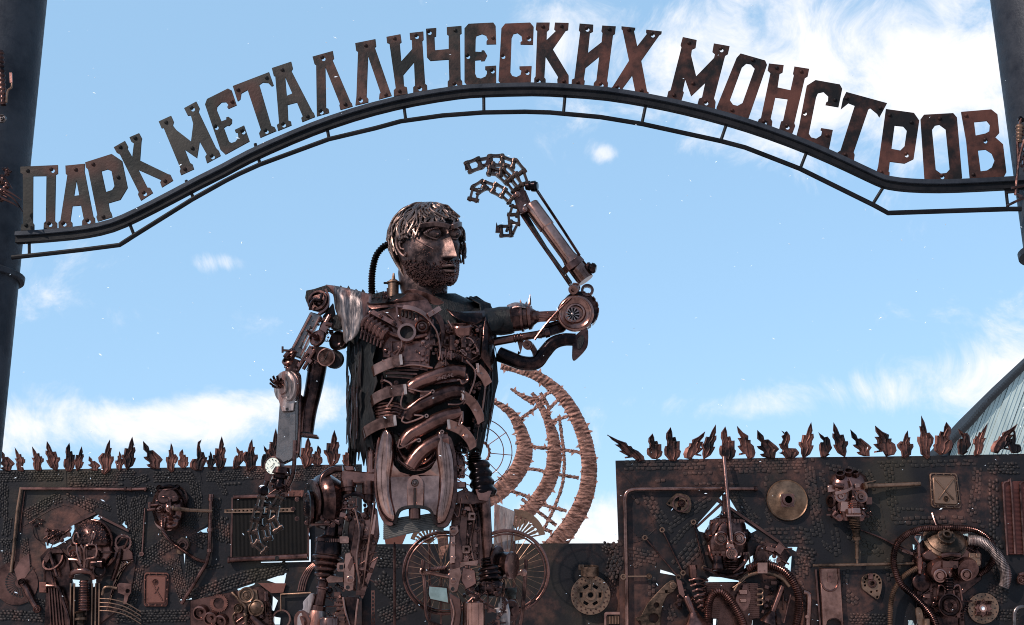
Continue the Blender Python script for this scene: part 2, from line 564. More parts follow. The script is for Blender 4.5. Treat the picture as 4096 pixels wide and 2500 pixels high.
    def bar(s, p, q, w, t, ends=0.0):
        """flat link in the picture plane from p to q"""
        dx, dy = q[0] - p[0], q[1] - p[1]
        l = math.hypot(dx, dy)
        ux, uy = dx / l, dy / l
        nx, ny = -uy * w / 2, ux * w / 2
        d0 = p[2] if len(p) > 2 else 0
        d1 = q[2] if len(q) > 2 else 0
        e = ends
        P = [(p[0] + nx - ux * e, p[1] + ny - uy * e), (q[0] + nx + ux * e, q[1] + ny + uy * e),
             (q[0] - nx + ux * e, q[1] - ny + uy * e), (p[0] - nx - ux * e, p[1] - ny - uy * e)]
        return s.plate(P, lambda x, y: d0 + (d1 - d0) * max(0, min(1, ((x - p[0]) * ux + (y - p[1]) * uy) / l)), t)

    def chain(s, pts, w, link, n=4):
        """roller chain seen from its broad side: two rails of links and cross pins"""
        p = resample(catmull([s.w(q) for q in pts], 8), link * s.fr.k)
        k = s.fr.k
        nn = s.fr.n
        for i in range(len(p) - 1):
            a, b = p[i], p[i + 1]
            t = (b - a).normalized()
            side = t.cross(nn).normalized()
            ww = w * (0.46 if i % 2 else 0.32) * k
            hw = w * .12
            rr = link * .27
            for sg in (-1, 1):
                o = side * (ww * sg)
                m = (a + b) / 2
                for e in (a, b):
                    s.lathe(e + o, side, [(-hw, rr), (hw, rr)], 12)
                up = t.cross(side)
                h = rr * k * .8
                th = side * (hw * k)
                q = [a + o - up * h - th, a + o + up * h - th, a + o + up * h + th, a + o - up * h + th]
                q2 = [m + o - up * h * .62 - th, m + o + up * h * .62 - th, m + o + up * h * .62 + th, m + o - up * h * .62 + th]
                q3 = [x + (b - a) for x in q]
                s.rings([q, q2, q3])
            s.lathe(a, side, [(-w * .62, link * .10), (-w * .58, link * .14), (-w * .3, link * .14), (-w * .29, link * .2), (w * .29, link * .2), (w * .3, link * .14), (w * .58, link * .14), (w * .62, link * .10)], 10)
        side = (p[-1] - p[-2]).normalized().cross(nn).normalized()
        s.lathe(p[-1], side, [(-w * .6, link * .2), (w * .6, link * .2)], 10)
        return s

    def inflate(s, pts, d, h, steps=(0, .08, .2, .38, .6, .85), sig=.12, axis='y', back=10, prof=None):
        """pillowed plate: the outline drawn in towards its own middle line and raised"""
        n = len(pts)
        ax = 1 if axis == 'y' else 0
        lo = min(p[ax] for p in pts)
        hi = max(p[ax] for p in pts)
        sp = []
        for p in pts:
            sw = sx = sy = 0
            for q in pts:
                g_ = math.exp(-((q[ax] - p[ax]) / ((hi - lo) * sig)) ** 2)
                sw += g_
                sx += q[0] * g_
                sy += q[1] * g_
            sp.append((sx / sw if ax else p[0] * .9 + sx / sw * .1, sy / sw if not ax else p[1] * .9 + (lo + hi) / 2 * .1))
        df = d if callable(d) else (lambda x, y: d)
        rr = [[s.fr(p[0], p[1], df(p[0], p[1]) - back) for p in pts]]
        for q in steps:
            hh = h * (prof(q) if prof else math.sqrt(1 - (1 - q) ** 2))
            rr.append([s.fr(p[0] + (c[0] - p[0]) * q, p[1] + (c[1] - p[1]) * q, df(p[0], p[1]) + hh) for p, c in zip(pts, sp)])
        return s.rings(rr)

    def greeble(s, x0, y0, x1, y1, n, d=0.0, seed=1, size=(8, 26), inside=None):
        r = random.Random(seed)
        df = d if callable(d) else (lambda x, y: d)
        for i in range(n):
            x, y = r.uniform(x0, x1), r.uniform(y0, y1)
            if inside and not inpoly(x, y, inside):
                continue
            z = df(x, y)
            q = r.uniform(*size)
            k = r.random()
            if k < .22:
                s.bolt((x, y, z), q * .5)
            elif k < .42:
                s.lathe((x, y, z), (r.uniform(-.3, .3), r.uniform(-.3, .3), 1), [(-q, q * .8), (q * .3, q * .8), (q * .5, q * .55), (q * .9, q * .5), (q * .9, q * .15)], 14)
            elif k < .62:
                a = r.choice((0, math.pi / 2, .5, -.6))
                l = q * r.uniform(1.2, 2.8)
                s.cyl((x - l * math.cos(a), y - l * math.sin(a), z), (x + l * math.cos(a), y + l * math.sin(a), z), q * .3)
            elif k < .8:
                s.box(x, y, q * r.uniform(.8, 2), q * r.uniform(.6, 1.6), z + q * .3, q, r.choice((0, 0, .3, -.4)))
            else:
                a = r.uniform(0, 3.14)
                l = q * 1.4
                s.spring((x - l * math.cos(a), y - l * math.sin(a), z), (x + l * math.cos(a), y + l * math.sin(a), z), q * .45, 5, q * .12, 4)
        return s

    def clusters(s):
        par = list(range(len(s.v)))

        def find(a):
            while par[a] != a:
                par[a] = par[par[a]]
                a = par[a]
            return a
        for f in s.f:
            r0 = find(f[0])
            for q in f[1:]:
                r1 = find(q)
                if r1 != r0:
                    par[r1] = r0
        isl = {}
        for i in range(len(s.v)):
            isl.setdefault(find(i), []).append(i)
        keys = list(isl)
        if len(keys) < 2 or len(keys) > 60:
            return None if len(keys) < 2 else 99
        bbs = []
        for k in keys:
            vs = [s.v[i] for i in isl[k]]
            bbs.append([(min(v[a] for v in vs) - .004, max(v[a] for v in vs) + .004) for a in range(3)])
        gp = list(range(len(keys)))

        def fg(a):
            while gp[a] != a:
                a = gp[a]
            return a
        for i in range(len(keys)):
            for j in range(i):
                if all(bbs[i][a][0] <= bbs[j][a][1] and bbs[j][a][0] <= bbs[i][a][1] for a in range(3)):
                    gp[fg(i)] = fg(j)
        out = {}
        for i, k in enumerate(keys):
            out.setdefault(fg(i), []).extend(isl[k])
        return list(out.values())

    def out(s, name, mat, parent=None, base=None, bevel=0.0, smooth=38, sub=0, solid=0.0, kind=None):
        if kind is None and not s.h and parent is not None:
            cl = s.clusters()
            if cl == 99 or (cl and len(cl) > 14):
                kind = 'stuff' if cl != 99 else None
            elif cl and len(cl) > 1:
                first = None
                for vs in sorted(cl, key=len, reverse=True):
                    mp = {v: i for i, v in enumerate(sorted(vs))}
                    q = MB(s.fr)
                    q.v = [s.v[v] for v in sorted(vs)]
                    q.f = [tuple(mp[x] for x in f) for f in s.f if f[0] in mp]
                    o = q._out(name, mat, parent, base, bevel, smooth, sub, solid, None)
                    first = first or o
                return first
        return s._out(name, mat, parent, base, bevel, smooth, sub, solid, kind)

    def _out(s, name, mat, parent, base, bevel, smooth, sub, solid, kind):
        bs = Vector(base) if base is not None else (BASE[parent] if parent is not None else Vector((0, 0, 0)))
        me = bpy.data.meshes.new(name)
        me.from_pydata([v - bs for v in s.v], [], s.f)
        me.validate(clean_customdata=False)
        bm = bmesh.new()
        bm.from_mesh(me)
        bmesh.ops.recalc_face_normals(bm, faces=bm.faces)
        bm.to_mesh(me)
        bm.free()
        if s.h:
            at = me.attributes.new('h', 'FLOAT', 'POINT')
            for i, x in s.h.items():
                at.data[i].value = x
        me.polygons.foreach_set('use_smooth', [True] * len(me.polygons))
        me.set_sharp_from_angle(angle=RAD(smooth))
        me.materials.append(mat)
        o = bpy.data.objects.new(name, me)
        C.objects.link(o)
        if parent is not None:
            o.parent = parent
        else:
            o.location = bs
        if solid:
            md = o.modifiers.new('thickness', 'SOLIDIFY')
            md.thickness = solid * s.fr.k
            md.offset = 0
        if sub:
            md = o.modifiers.new('smooth', 'SUBSURF')
            md.levels = md.render_levels = sub
        if bevel:
            md = o.modifiers.new('edges', 'BEVEL')
            md.width = bevel * s.fr.k
            md.segments = 1
            md.limit_method = 'ANGLE'
            md.angle_limit = RAD(40)
        if kind:
            o['kind'] = kind
        BASE[o] = bs
        return o


BASE = {}


def rect(x, y, w, h, ang=0.0):
    c, s_ = math.cos(ang), math.sin(ang)
    return [(x + a * c - b * s_, y + a * s_ + b * c) for a, b in ((-w / 2, -h / 2), (w / 2, -h / 2), (w / 2, h / 2), (-w / 2, h / 2))]


def rrect(x, y, w, h, r, ang=0.0, n=4):
    pts = []
    for cx, cy, a0 in ((w / 2 - r, -h / 2 + r, -90), (w / 2 - r, h / 2 - r, 0), (-w / 2 + r, h / 2 - r, 90), (-w / 2 + r, -h / 2 + r, 180)):
        for i in range(n + 1):
            a = RAD(a0 + 90 * i / n)
            pts.append((cx + r * math.cos(a), cy + r * math.sin(a)))
    c, s_ = math.cos(ang), math.sin(ang)
    return [(x + a * c - b * s_, y + a * s_ + b * c) for a, b in pts]


def circ(x, y, r, n=16, ry=None):
    ry = r if ry is None else ry
    return [(x + r * math.cos(2 * math.pi * i / n), y + ry * math.sin(2 * math.pi * i / n)) for i in range(n)]


def sm(pts, n=4):
    """smooth closed outline"""
    return [(p.x, p.y) for p in catmull([Vector((x, y, 0)) for x, y in pts], n, True)]


def inpoly(x, y, poly):
    c = False
    j = len(poly) - 1
    for i in range(len(poly)):
        xi, yi = poly[i][:2]
        xj, yj = poly[j][:2]
        if (yi > y) != (yj > y) and x < (xj - xi) * (y - yi) / (yj - yi) + xi:
            c = not c
        j = i
    return c


def tag(o, label=None, cat=None, group=None, kind=None):
    if label:
        o['label'] = label
    if cat:
        o['category'] = cat
    if group:
        o['group'] = group
    if kind:
        o['kind'] = kind
    return o


def thing(name, label, cat, base, group=None):
    o = bpy.data.objects.new(name, None)
    C.objects.link(o)
    o.location = base
    o.empty_display_size = 0.1
    BASE[o] = Vector(base)
    return tag(o, label, cat, group)

# ================================================================== the setting
g = MB(GP)
nx = 40
S = 400.0
rows = [[Vector((-S + 2 * S * i / nx, -S + 2 * S * j / nx, 0.0)) for i in range(nx + 1)] for j in range(nx + 1)]
g.rings(rows, closed=False)
gr = g.out('ground', GROUNDM)
tag(gr, 'trodden gravel ground below view, its snow-pale tone raised for fill light', 'ground', kind='structure')

# ------------------------------------------------------------------ gate arch with lettering
arch = thing('gate_arch', 'curved iron gate arch carrying riveted Cyrillic letters between two pillars', 'gate arch', GF(1240, 219))
TOP = [(40, 573), (90, 570), (150, 565), (210, 558), (270, 544), (330, 518), (410, 477), (480, 440), (540, 410), (600, 378), (700, 333), (800, 294),
       (900, 263), (1000, 240), (1100, 224), (1165, 219), (1280, 216), (1360, 219), (1460, 227), (1560, 243), (1650, 262), (1750, 288), (1850, 320),
       (1950, 358), (2040, 398), (2110, 431), (2140, 441), (2190, 447), (2260, 449), (2350, 446), (2462, 440)]
MB(GF).strap([(x, y + 5, -4) for x, y in TOP], 17, 15, (0, 1, 0), 2).out('rail', RAILM, arch, bevel=.8)
MB(GF).strap([(x, y - 8, -1) for x, y in TOP], 11, 22, (0, 1, 0), 2).out('angle_strip', STRIPM, arch, bevel=.8)
LOW = [(48, 1030), (170, 1017), (330, 999), (478, 980), (500, 966), (534, 944), (768, 798), (900, 724), (959, 694), (1039, 658), (1314, 557), (1500, 513), (1603, 485),
       (1770, 462), (1932, 450), (2100, 447), (2200, 450), (2400, 468), (2570, 496), (2883, 564), (2981, 590), (3100, 636), (3200, 675), (3494, 820), (3552, 852), (3760, 845),
       (4033, 836), (4085, 836)]
MB(GP).tube([(x, y, -6) for x, y in LOW], 9.5, 8, 1).out('lower_rail', RAILM, arch)
STRUT = [(G1, 320, 1090, 320, 1290), (G1, 1385, 860, 1460, 1050), (G1, 2035, 470, 2110, 650), (G2, 1055, 1190, 1102, 1395), (G2, 1755, 930, 1797, 1145), (G3, 525, 880, 550, 1060),
         (G3, 1318, 790, 1320, 985), (G3, 2122, 790, 2105, 985), (G4, 863, 805, 825, 988), (G4, 1592, 970, 1530, 1150), (G5, 263, 895, 203, 1050), (G5, 878, 1185, 788, 1330),
         (G5, 1850, 1200, 1868, 1370)]
for fr, x0, y0, x1, y1 in STRUT:
    r = 6.5 / fr.sc
    MB(fr).cyl((x0, y0, -10 / fr.sc), (x1, y1, -10 / fr.sc), r, seg=8).out('strut', RAILM, arch)
for fr, pts in ((G1, ((200, 1085), (300, 1085), (300, 1140), (215, 1150))), (G5, ((1840, 1205), (1960, 1195), (1960, 1240), (1850, 1250)))):
    MB(fr).plate(pts, -6, 14).out('end_plate', RAILM, arch)

LET = [
 ('П', G1, [(222,318),(630,300),(632,395),(608,405),(598,910),(622,935),(622,995),(475,1005),(478,935),(500,915),(507,420),(360,422),(357,930),(372,950),(372,1012),(228,1018),(232,955),(252,940),(248,400),(222,385)], [], [(310,368),(572,358,1),(545,950,1),(292,965)]),
 ('А', G1, [(714,306),(925,285),(922,372),(928,395),(1018,860),(1035,880),(1040,955),(897,970),(897,910),(915,890),(885,742),(790,750),(768,910),(788,930),(790,980),(640,990),(638,930),(660,905),(735,415),(718,395)], [[(835,468),(865,630),(808,638)]], [(835,355),(700,945,1),(965,915,1)]),
 ('Р', G1, [(930,270),(1220,178),(1335,255),(1395,548),(1315,680),(1185,718),(1200,800),(1215,822),(1228,870),(1068,918),(1052,868),(1062,845),(962,350),(938,325)], [[(1108,368),(1175,348),(1218,365),(1250,530),(1225,572),(1158,595)]], [(1025,297),(1300,440),(1135,870)]),
 ('К', G1, [(1242,105),(1365,35),(1400,100),(1393,120),(1445,210),(1463,62),(1435,45),(1414,-5),(1520,-50),(1552,10),(1545,40),(1530,250),(1840,400),(1862,405),(1893,470),(1770,545),(1750,490),(1762,465),(1515,355),(1610,545),(1640,548),(1672,605),(1540,690),(1508,625),(1515,595),(1310,185),(1275,165)], [], [(1322,110),(1485,12),(1580,612,1),(1810,480)]),
 ('М', G2, [(85,965),(210,908),(238,970),(228,1005),(262,1050),(410,1165),(432,990),(408,905),(378,908),(340,832),(463,765),(497,835),(487,870),(660,1230),(688,1258),(708,1310),(570,1385),(552,1320),(568,1295),(497,1170),(470,1335),(350,1252),(400,1380),(425,1395),(440,1445),(310,1504),(297,1465),(305,1440),(135,1030),(115,1035)], [], [(165,980),(425,840,1),(430,1240),(625,1320,1),(355,1450)]),
 ('Е', G2, [(550,795),(570,740),(780,635),(818,655),(868,803),(785,840),(772,822),(785,800),(760,772),(715,775),(672,820),(668,850),(715,965),(765,945),(762,925),(785,918),(822,945),(820,985),(795,1010),(770,1010),(740,1030),(790,1165),(815,1182),(855,1168),(885,1130),(880,1080),(858,1078),(848,1050),(942,1005),(998,1165),(755,1298),(705,1250)], [], [(828,775),(663,1025,1),(932,1070,1)]),
 ('Т', G2, [(828,610),(1193,470),(1240,605),(1218,615),(1185,580),(1130,575),(1095,600),(1215,1010),(1248,1022),(1268,1060),(1105,1130),(1092,1085),(1110,1050),(978,650),(915,685),(905,745),(878,765)], [], [(887,655),(1172,535),(1165,1065,1)]),
 ('А', G2, [(1220,430),(1415,365),(1432,435),(1418,460),(1630,870),(1642,880),(1655,920),(1525,972),(1515,930),(1530,915),(1472,775),(1378,800),(1385,955),(1412,965),(1418,1005),(1283,1060),(1270,1000),(1293,985),(1255,512),(1240,510)], [[(1355,525),(1425,685),(1370,708)]], [(1330,455),(1338,1000,1),(1583,920)]),
 ('Л', G2, [(1628,315),(1832,258),(1845,335),(1830,350),(2010,770),(2022,782),(2032,815),(1908,850),(1897,805),(1903,790),(1758,425),(1765,830),(1788,838),(1797,880),(1672,915),(1665,400),(1648,390)], [], [(1735,335,1),(1715,870,1),(1960,800)]),
 ('Л', G3, [(50,300),(250,260),(258,330),(245,345),(390,765),(412,820),(285,855),(290,800),(300,790),(178,432),(163,830),(180,850),(180,885),(52,915),(62,830),(78,385),(60,375)], [], [(157,330),(103,862,1),(355,815)]),
 ('И', G3, [(358,238),(497,212),(508,290),(490,305),(505,480),(612,360),(608,268),(592,265),(587,200),(722,185),(725,265),(712,280),(740,700),(758,715),(762,770),(622,800),(622,735),(640,720),(630,490),(525,615),(532,725),(560,735),(568,800),(432,825),(430,765),(450,745),(388,305),(365,298)], [], [(440,260),(655,235,1),(490,780),(687,748,1)]),
 ('Ч', G3, [(748,158),(850,150),(848,232),(832,240),(838,370),(972,358),(972,225),(955,215),(953,142),(1098,130),(1100,205),(1083,215),(1090,655),(1105,675),(1108,735),(962,745),(962,680),(978,660),(972,462),(790,475),(758,440),(752,240)], [], [(780,195,1),(1038,182),(1033,712,1)]),
 ('Е', G3, [(1128,155),(1168,110),(1412,98),(1435,130),(1440,310),(1345,312),(1345,285),(1358,265),(1340,225),(1300,210),(1245,230),(1238,260),(1235,385),(1295,388),(1298,372),(1322,372),(1352,422),(1325,475),(1292,478),(1288,465),(1232,470),(1232,600),(1250,640),(1290,650),(1335,630),(1350,600),(1348,570),(1332,562),(1332,530),(1440,522),(1440,705),(1160,722),(1128,685)], [], [(1410,255),(1160,432,1),(1402,575,1)]),
 ('С', G3, [(1492,155),(1530,108),(1775,98),(1810,140),(1803,315),(1680,312),(1680,290),(1697,280),(1690,230),(1650,200),(1610,210),(1592,250),(1580,590),(1600,625),(1640,635),(1680,615),(1690,570),(1670,555),(1670,530),(1790,527),(1780,705),(1495,712),(1463,670)], [], [(1762,258,1),(1507,432,1),(1745,590,1)]),
 ('К', G3, [(1838,98),(1968,98),(1962,165),(1940,185),(1938,270),(2030,180),(2012,165),(2020,98),(2155,102),(2150,170),(2125,178),(1998,360),(2155,620),(2155,715),(2045,712),(2042,660),(2052,635),(1928,435),(1915,640),(1928,655),(1928,705),(1815,705),(1815,650),(1828,630),(1845,180),(1830,165)], [], [(1902,145),(2085,140),(1855,675,1),(2108,683)]),
 ('И', G4, [(265,97),(388,107),(385,170),(358,182),(340,360),(462,265),(470,180),(460,165),(468,115),(590,122),(582,190),(565,200),(512,610),(520,630),(515,690),(388,675),(392,630),(415,605),(440,395),(318,495),(303,600),(312,610),(305,665),(192,655),(195,600),(218,590),(270,170),(258,160)], [], [(332,148,1),(532,155),(250,632),(458,648,1)]),
 ('Х', G4, [(640,122),(765,135),(762,155),(752,160),(782,300),(868,190),(860,175),(862,152),(1002,168),(998,190),(980,200),(818,430),(870,705),(885,715),(882,745),(752,715),(762,700),(735,565),(650,680),(660,690),(658,710),(530,685),(560,665),(708,430),(650,155),(640,145)], [], [(707,160),(918,200,1),(605,675,1),(818,703)]),
 ('М', G4, [(1190,218),(1315,245),(1305,315),(1272,330),(1265,385),(1310,570),(1470,405),(1478,370),(1455,350),(1468,275),(1610,300),(1595,370),(1570,385),(1470,770),(1485,800),(1478,860),(1320,825),(1335,770),(1362,760),(1390,630),(1265,748),(1212,600),(1190,700),(1200,715),(1175,800),(1045,770),(1060,705),(1080,695),(1178,310),(1170,290)], [], [(1243,278),(1533,332,1),(1280,640),(1110,745),(1397,808,1)]),
 ('О', G4, [(1672,405),(1708,365),(1928,428),(1945,468),(1780,945),(1750,950),(1520,885),(1490,855)], [[(1720,490),(1760,455),(1800,462),(1835,500),(1725,810),(1680,835),(1640,825),(1612,785)]], [(1817,432),(1630,880)]),
 ('Н', G4, [(1962,455),(2095,470),(2085,535),(2058,548),(2040,670),(2155,695),(2185,560),(2178,545),(2190,482),(2323,503),(2310,570),(2285,585),(2190,990),(2198,1015),(2170,1090),(2050,1055),(2070,975),(2088,970),(2130,775),(2020,760),(1978,950),(1993,975),(1985,1050),(1860,985),(1870,955),(1890,945),(1975,540),(1950,515)], [], [(2030,503),(2250,535),(1920,988,1),(2125,1025,1)]),
 ('С', G5, [(255,385),(325,340),(520,375),(540,410),(510,558),(405,540),(410,520),(425,510),(428,470),(390,435),(345,445),(330,480),(272,770),(290,800),(330,810),(370,785),(378,748),(365,740),(370,725),(465,740),(435,890),(415,905),(170,795),(195,700)], [], [(480,505),(237,605,1),(417,790)]),
 ('Т', G5, [(545,490),(572,435),(900,525),(838,640),(820,610),(765,565),(750,575),(632,920),(640,940),(632,1000),(495,925),(525,905),(640,545),(590,525),(528,575)], [], [(572,492),(843,570),(562,945)]),
 ('Р', G5, [(890,572),(1115,603),(1158,665),(1112,975),(1040,1010),(922,995),(912,1075),(920,1080),(918,1140),(812,1080),(820,1060),(828,1030)], [[(960,705),(1030,712),(1058,745),(1040,870),(1005,905),(935,892)]], [(918,627),(1092,685),(1053,940,1),(848,1083)]),
 ('О', G5, [(1168,655),(1195,618),(1430,605),(1460,640),(1502,1125),(1480,1160),(1222,1168),(1200,1140)], [[(1260,740),(1285,705),(1320,698),(1370,735),(1402,1055),(1375,1085),(1330,1090),(1290,1060)]], [(1318,655),(1340,1115,1)]),
 ('В', G5, [(1493,595),(1735,575),(1785,615),(1800,765),(1768,800),(1830,855),(1857,1080),(1830,1130),(1565,1150),(1535,830)], [[(1597,678),(1700,668),(1725,700),(1720,750),(1690,768),(1610,785)], [(1628,905),(1690,898),(1740,930),(1762,985),(1740,1040),(1700,1065),(1650,1072)]], [(1530,632),(1685,828,1),(1587,1103)]),
]
for li, (ch, fr, outl, holes, riv) in enumerate(LET):
    lm = LETTERG if li < 8 else LETTERM if li < 13 else LETTER
    q = 1 / fr.sc
    hs = [list(h) for h in holes]
    for rv in riv:
        if len(rv) == 3:
            hs.append(circ(rv[0] + 2 * q, rv[1] + 2.5 * q, 8 * q, 10))
    lo = MB(fr).plate(outl, 0, 6 * q, hs).out('letter', lm, arch, bevel=.8 * q)
    lo['label'] = 'rusty riveted plate letter ' + ch
    for rv in riv:
        o = (-2.2 * q, -2.5 * q) if len(rv) == 3 else (0, 0)
        MB(fr).lathe((rv[0] + o[0], rv[1] + o[1], -5 * q), (0, 0, 1), [(0, 8 * q), (6 * q, 8 * q), (10 * q, 6.5 * q), (13 * q, 3.5 * q), (14 * q, .5 * q)], 12).out('rivet', lm, lo)

# ------------------------------------------------------------------ pillars
def pillar(axis_px, base_label, scrap):
    p = GP(axis_px[0], axis_px[1], -axis_px[2])
    t = thing('gate_pillar', base_label, 'pillar', (p.x, p.y, 0))
    up = Vector((0, 0, 1))
    k = GP.k
    r = axis_px[3]
    b = MB(GP)
    b.lathe(Vector((p.x, p.y, 0)), up, [(0, r), (8.2 / k, r)], 40)
    b.out('shaft', PILLM, t)
    for z in axis_px[4]:
        b = MB(GP)
        zz = GP(axis_px[0], z, 0).z / k
        b.lathe(Vector((p.x, p.y, 0)), up, [(zz - 14, r + 2), (zz - 12, r + 20), (zz + 8, r + 22), (zz + 14, r + 10), (zz + 20, r + 2)], 40, cap=(False, False))
        b.out('flange', PILLM, t)
    return t


pl = pillar((-36, 655, 60, 150, (1085,)), 'dark round gate pillar at the left end of the arch with a scrap creature', None)
pr = pillar((4226, 655, 60, 150, (985,)), 'dark round gate pillar at the right end of the arch', None)
# scrap creature climbing the left pillar
b = MB(GP)
b.bellows((2, 205, 110), (14, 420, 100), 16, 14, 12)
b.out('ribbed_body', DRK, pl)
MB(GP).pulley((6, 473, 120), 17, 8).out('wheel_eye', STEEL, pl)
MB(GP).tube([(48, 335, 108), (46, 350, 112), (32, 362, 112), (28, 385, 112), (26, 410, 108)], 4, 8).out('bent_leg', GOLD, pl)
MB(GP).bar((42, 290, 112), (44, 330, 112), 10, 6).out('leg_plate', COP, pl)
b = MB(GP)
b.greeble(0, 680, 30, 800, 22, 108, 5, (6, 14))
b.out('claw_clutter', DRK, pl)
for pts in ([(8, 700, 112), (30, 725, 110), (50, 755, 104)], [(10, 755, 112), (50, 775, 106), (84, 798, 96)], [(20, 770, 108), (60, 800, 100), (92, 848, 86)], [(0, 790, 110), (50, 812, 104), (75, 830, 96)]):
    MB(GP).tube(pts, lambda u: 6 - 4.5 * u, 6, 3).out('claw', DRK, pl)
for pts in ([(4085, 475, 85), (4070, 530, 85), (4072, 650, 85), (4064, 740, 90)], [(4096, 560, 85), (4074, 650, 88), (4062, 780, 90)], [(4110, 740, 80), (4070, 748, 92), (4045, 752, 95)], [(4100, 790, 85), (4065, 805, 92), (4030, 822, 40)]):
    MB(GP).tube(pts, 5, 6, 3).out('wire_leg', DRK, pr)
MB(GP).greeble(4072, 470, 4110, 800, 26, 80, 8, (7, 15)).out('scrap_clutter', DRK, pr)
MB(GP).bellows((4078, 500, 84), (4076, 570, 84), 14, 11, 5).out('scrap_body', GOLD, pr)

# ------------------------------------------------------------------ walls
LH = [[(735,672),(760,690),(745,715),(680,720),(705,690)], [(915,745),(935,718),(958,770),(950,778)], [(1475,808),(1560,765),(1565,808)],
      [(1395,835),(1405,840),(1403,870),(1390,870)], [(1378,968),(1393,965),(1388,1075)],
      [(335,880),(345,930),(420,915),(530,850),(560,800),(558,745),(535,752),(520,800),(440,880),(400,900)],
      [(2050,1285),(2090,1320),(2060,1400),(2045,1390)], [(2000,1165),(2155,1110),(2135,1210)], [(1940,1188),(1990,1192),(2020,1245)],
      [(1780,1232),(1920,1185),(1910,1202),(1790,1245)], [(540,1160),(600,1165),(600,1215),(555,1215)], [(690,1160),(765,1155),(760,1190),(690,1225)],
      [(820,915),(842,925),(815,1000),(785,1022),(800,960)], [(2060,1440),(2110,1450),(2105,1500),(2060,1500)], [(2322,860),(2336,860),(2336,1028),(1960,1036),(1960,1028),(2322,1018)],
      [(1350,1310),(1445,1300),(1440,1310),(1355,1322)]]
MH = [[(680,800),(830,632),(860,650),(862,690),(850,720),(790,760),(740,850),(700,840)], [(885,562),(915,600),(980,708),(925,670),(860,620),(845,605)],
      [(1020,770),(1110,832),(1055,860),(1035,820)], [(428,1110),(510,1135),(540,1155),(425,1135)], [(735,1195),(780,1160),(860,1165),(990,1190),(985,1198),(740,1200)],
      [(1322,950),(1400,950),(1390,985)], [(1350,1010),(1360,1010),(1350,1130),(1300,1100)], circ(1230,1040,36,10), [(1065,1020),(1085,1010),(1080,1060),(1020,1105),(1025,1080)],
      [(800,1460),(825,1460),(822,1504),(800,1504)], [(1055,1470),(1083,1468),(1080,1504),(1060,1504)]]
RH = [[(815,875),(860,870),(860,915),(830,925)], [(797,930),(815,935),(812,980),(800,965)], [(865,945),(885,980),(860,975)], [(1140,860),(1195,855),(1195,880),(1160,885)],
      [(815,1275),(850,1300),(820,1305)], [(765,1468),(800,1470),(815,1504),(765,1504)], [(1095,1478),(1115,1475),(1112,1504),(1090,1504)]]


def conv(pts, f0, f1):
    return [((f0.x0 + x * f0.sc - f1.x0) / f1.sc, (f0.y0 + y * f0.sc - f1.y0) / f1.sc) for x, y in pts]


RHm = [conv(h, R, M) for h in RH]
wl = thing('scrap_wall', 'tall dark embossed metal wall on the left crowned with copper flames', 'wall', (-3.3, YW, 0))
MB(L).plate([(-900, 352), (0, 339), (1330, 319), (2320, 300), (2720, 295), (2720, 2900), (-900, 2900)], 0, 18, LH).out('wall_sheet', WALLM, wl)
wr = thing('scrap_wall', 'tall dark embossed metal wall on the right with flames along its top', 'wall', (3.8, YW, 0))
MB(M).plate([(110, 340), (900, 326), (1500, 316), (2300, 307), (3000, 292), (3700, 280), (3700, 2700), (160, 2700), (132, 925)], 0, 18, MH + RHm).out('wall_sheet', WALLM, wr)
wm = thing('scrap_wall', 'low dark metal wall section behind the robot statue between the taller walls', 'wall', (0.2, YW + .08, 0))
MB(BW).plate([(560, 702), (2460, 694), (2460, 2600), (560, 2600)], -50, 14).out('wall_sheet', WALLM, wm)


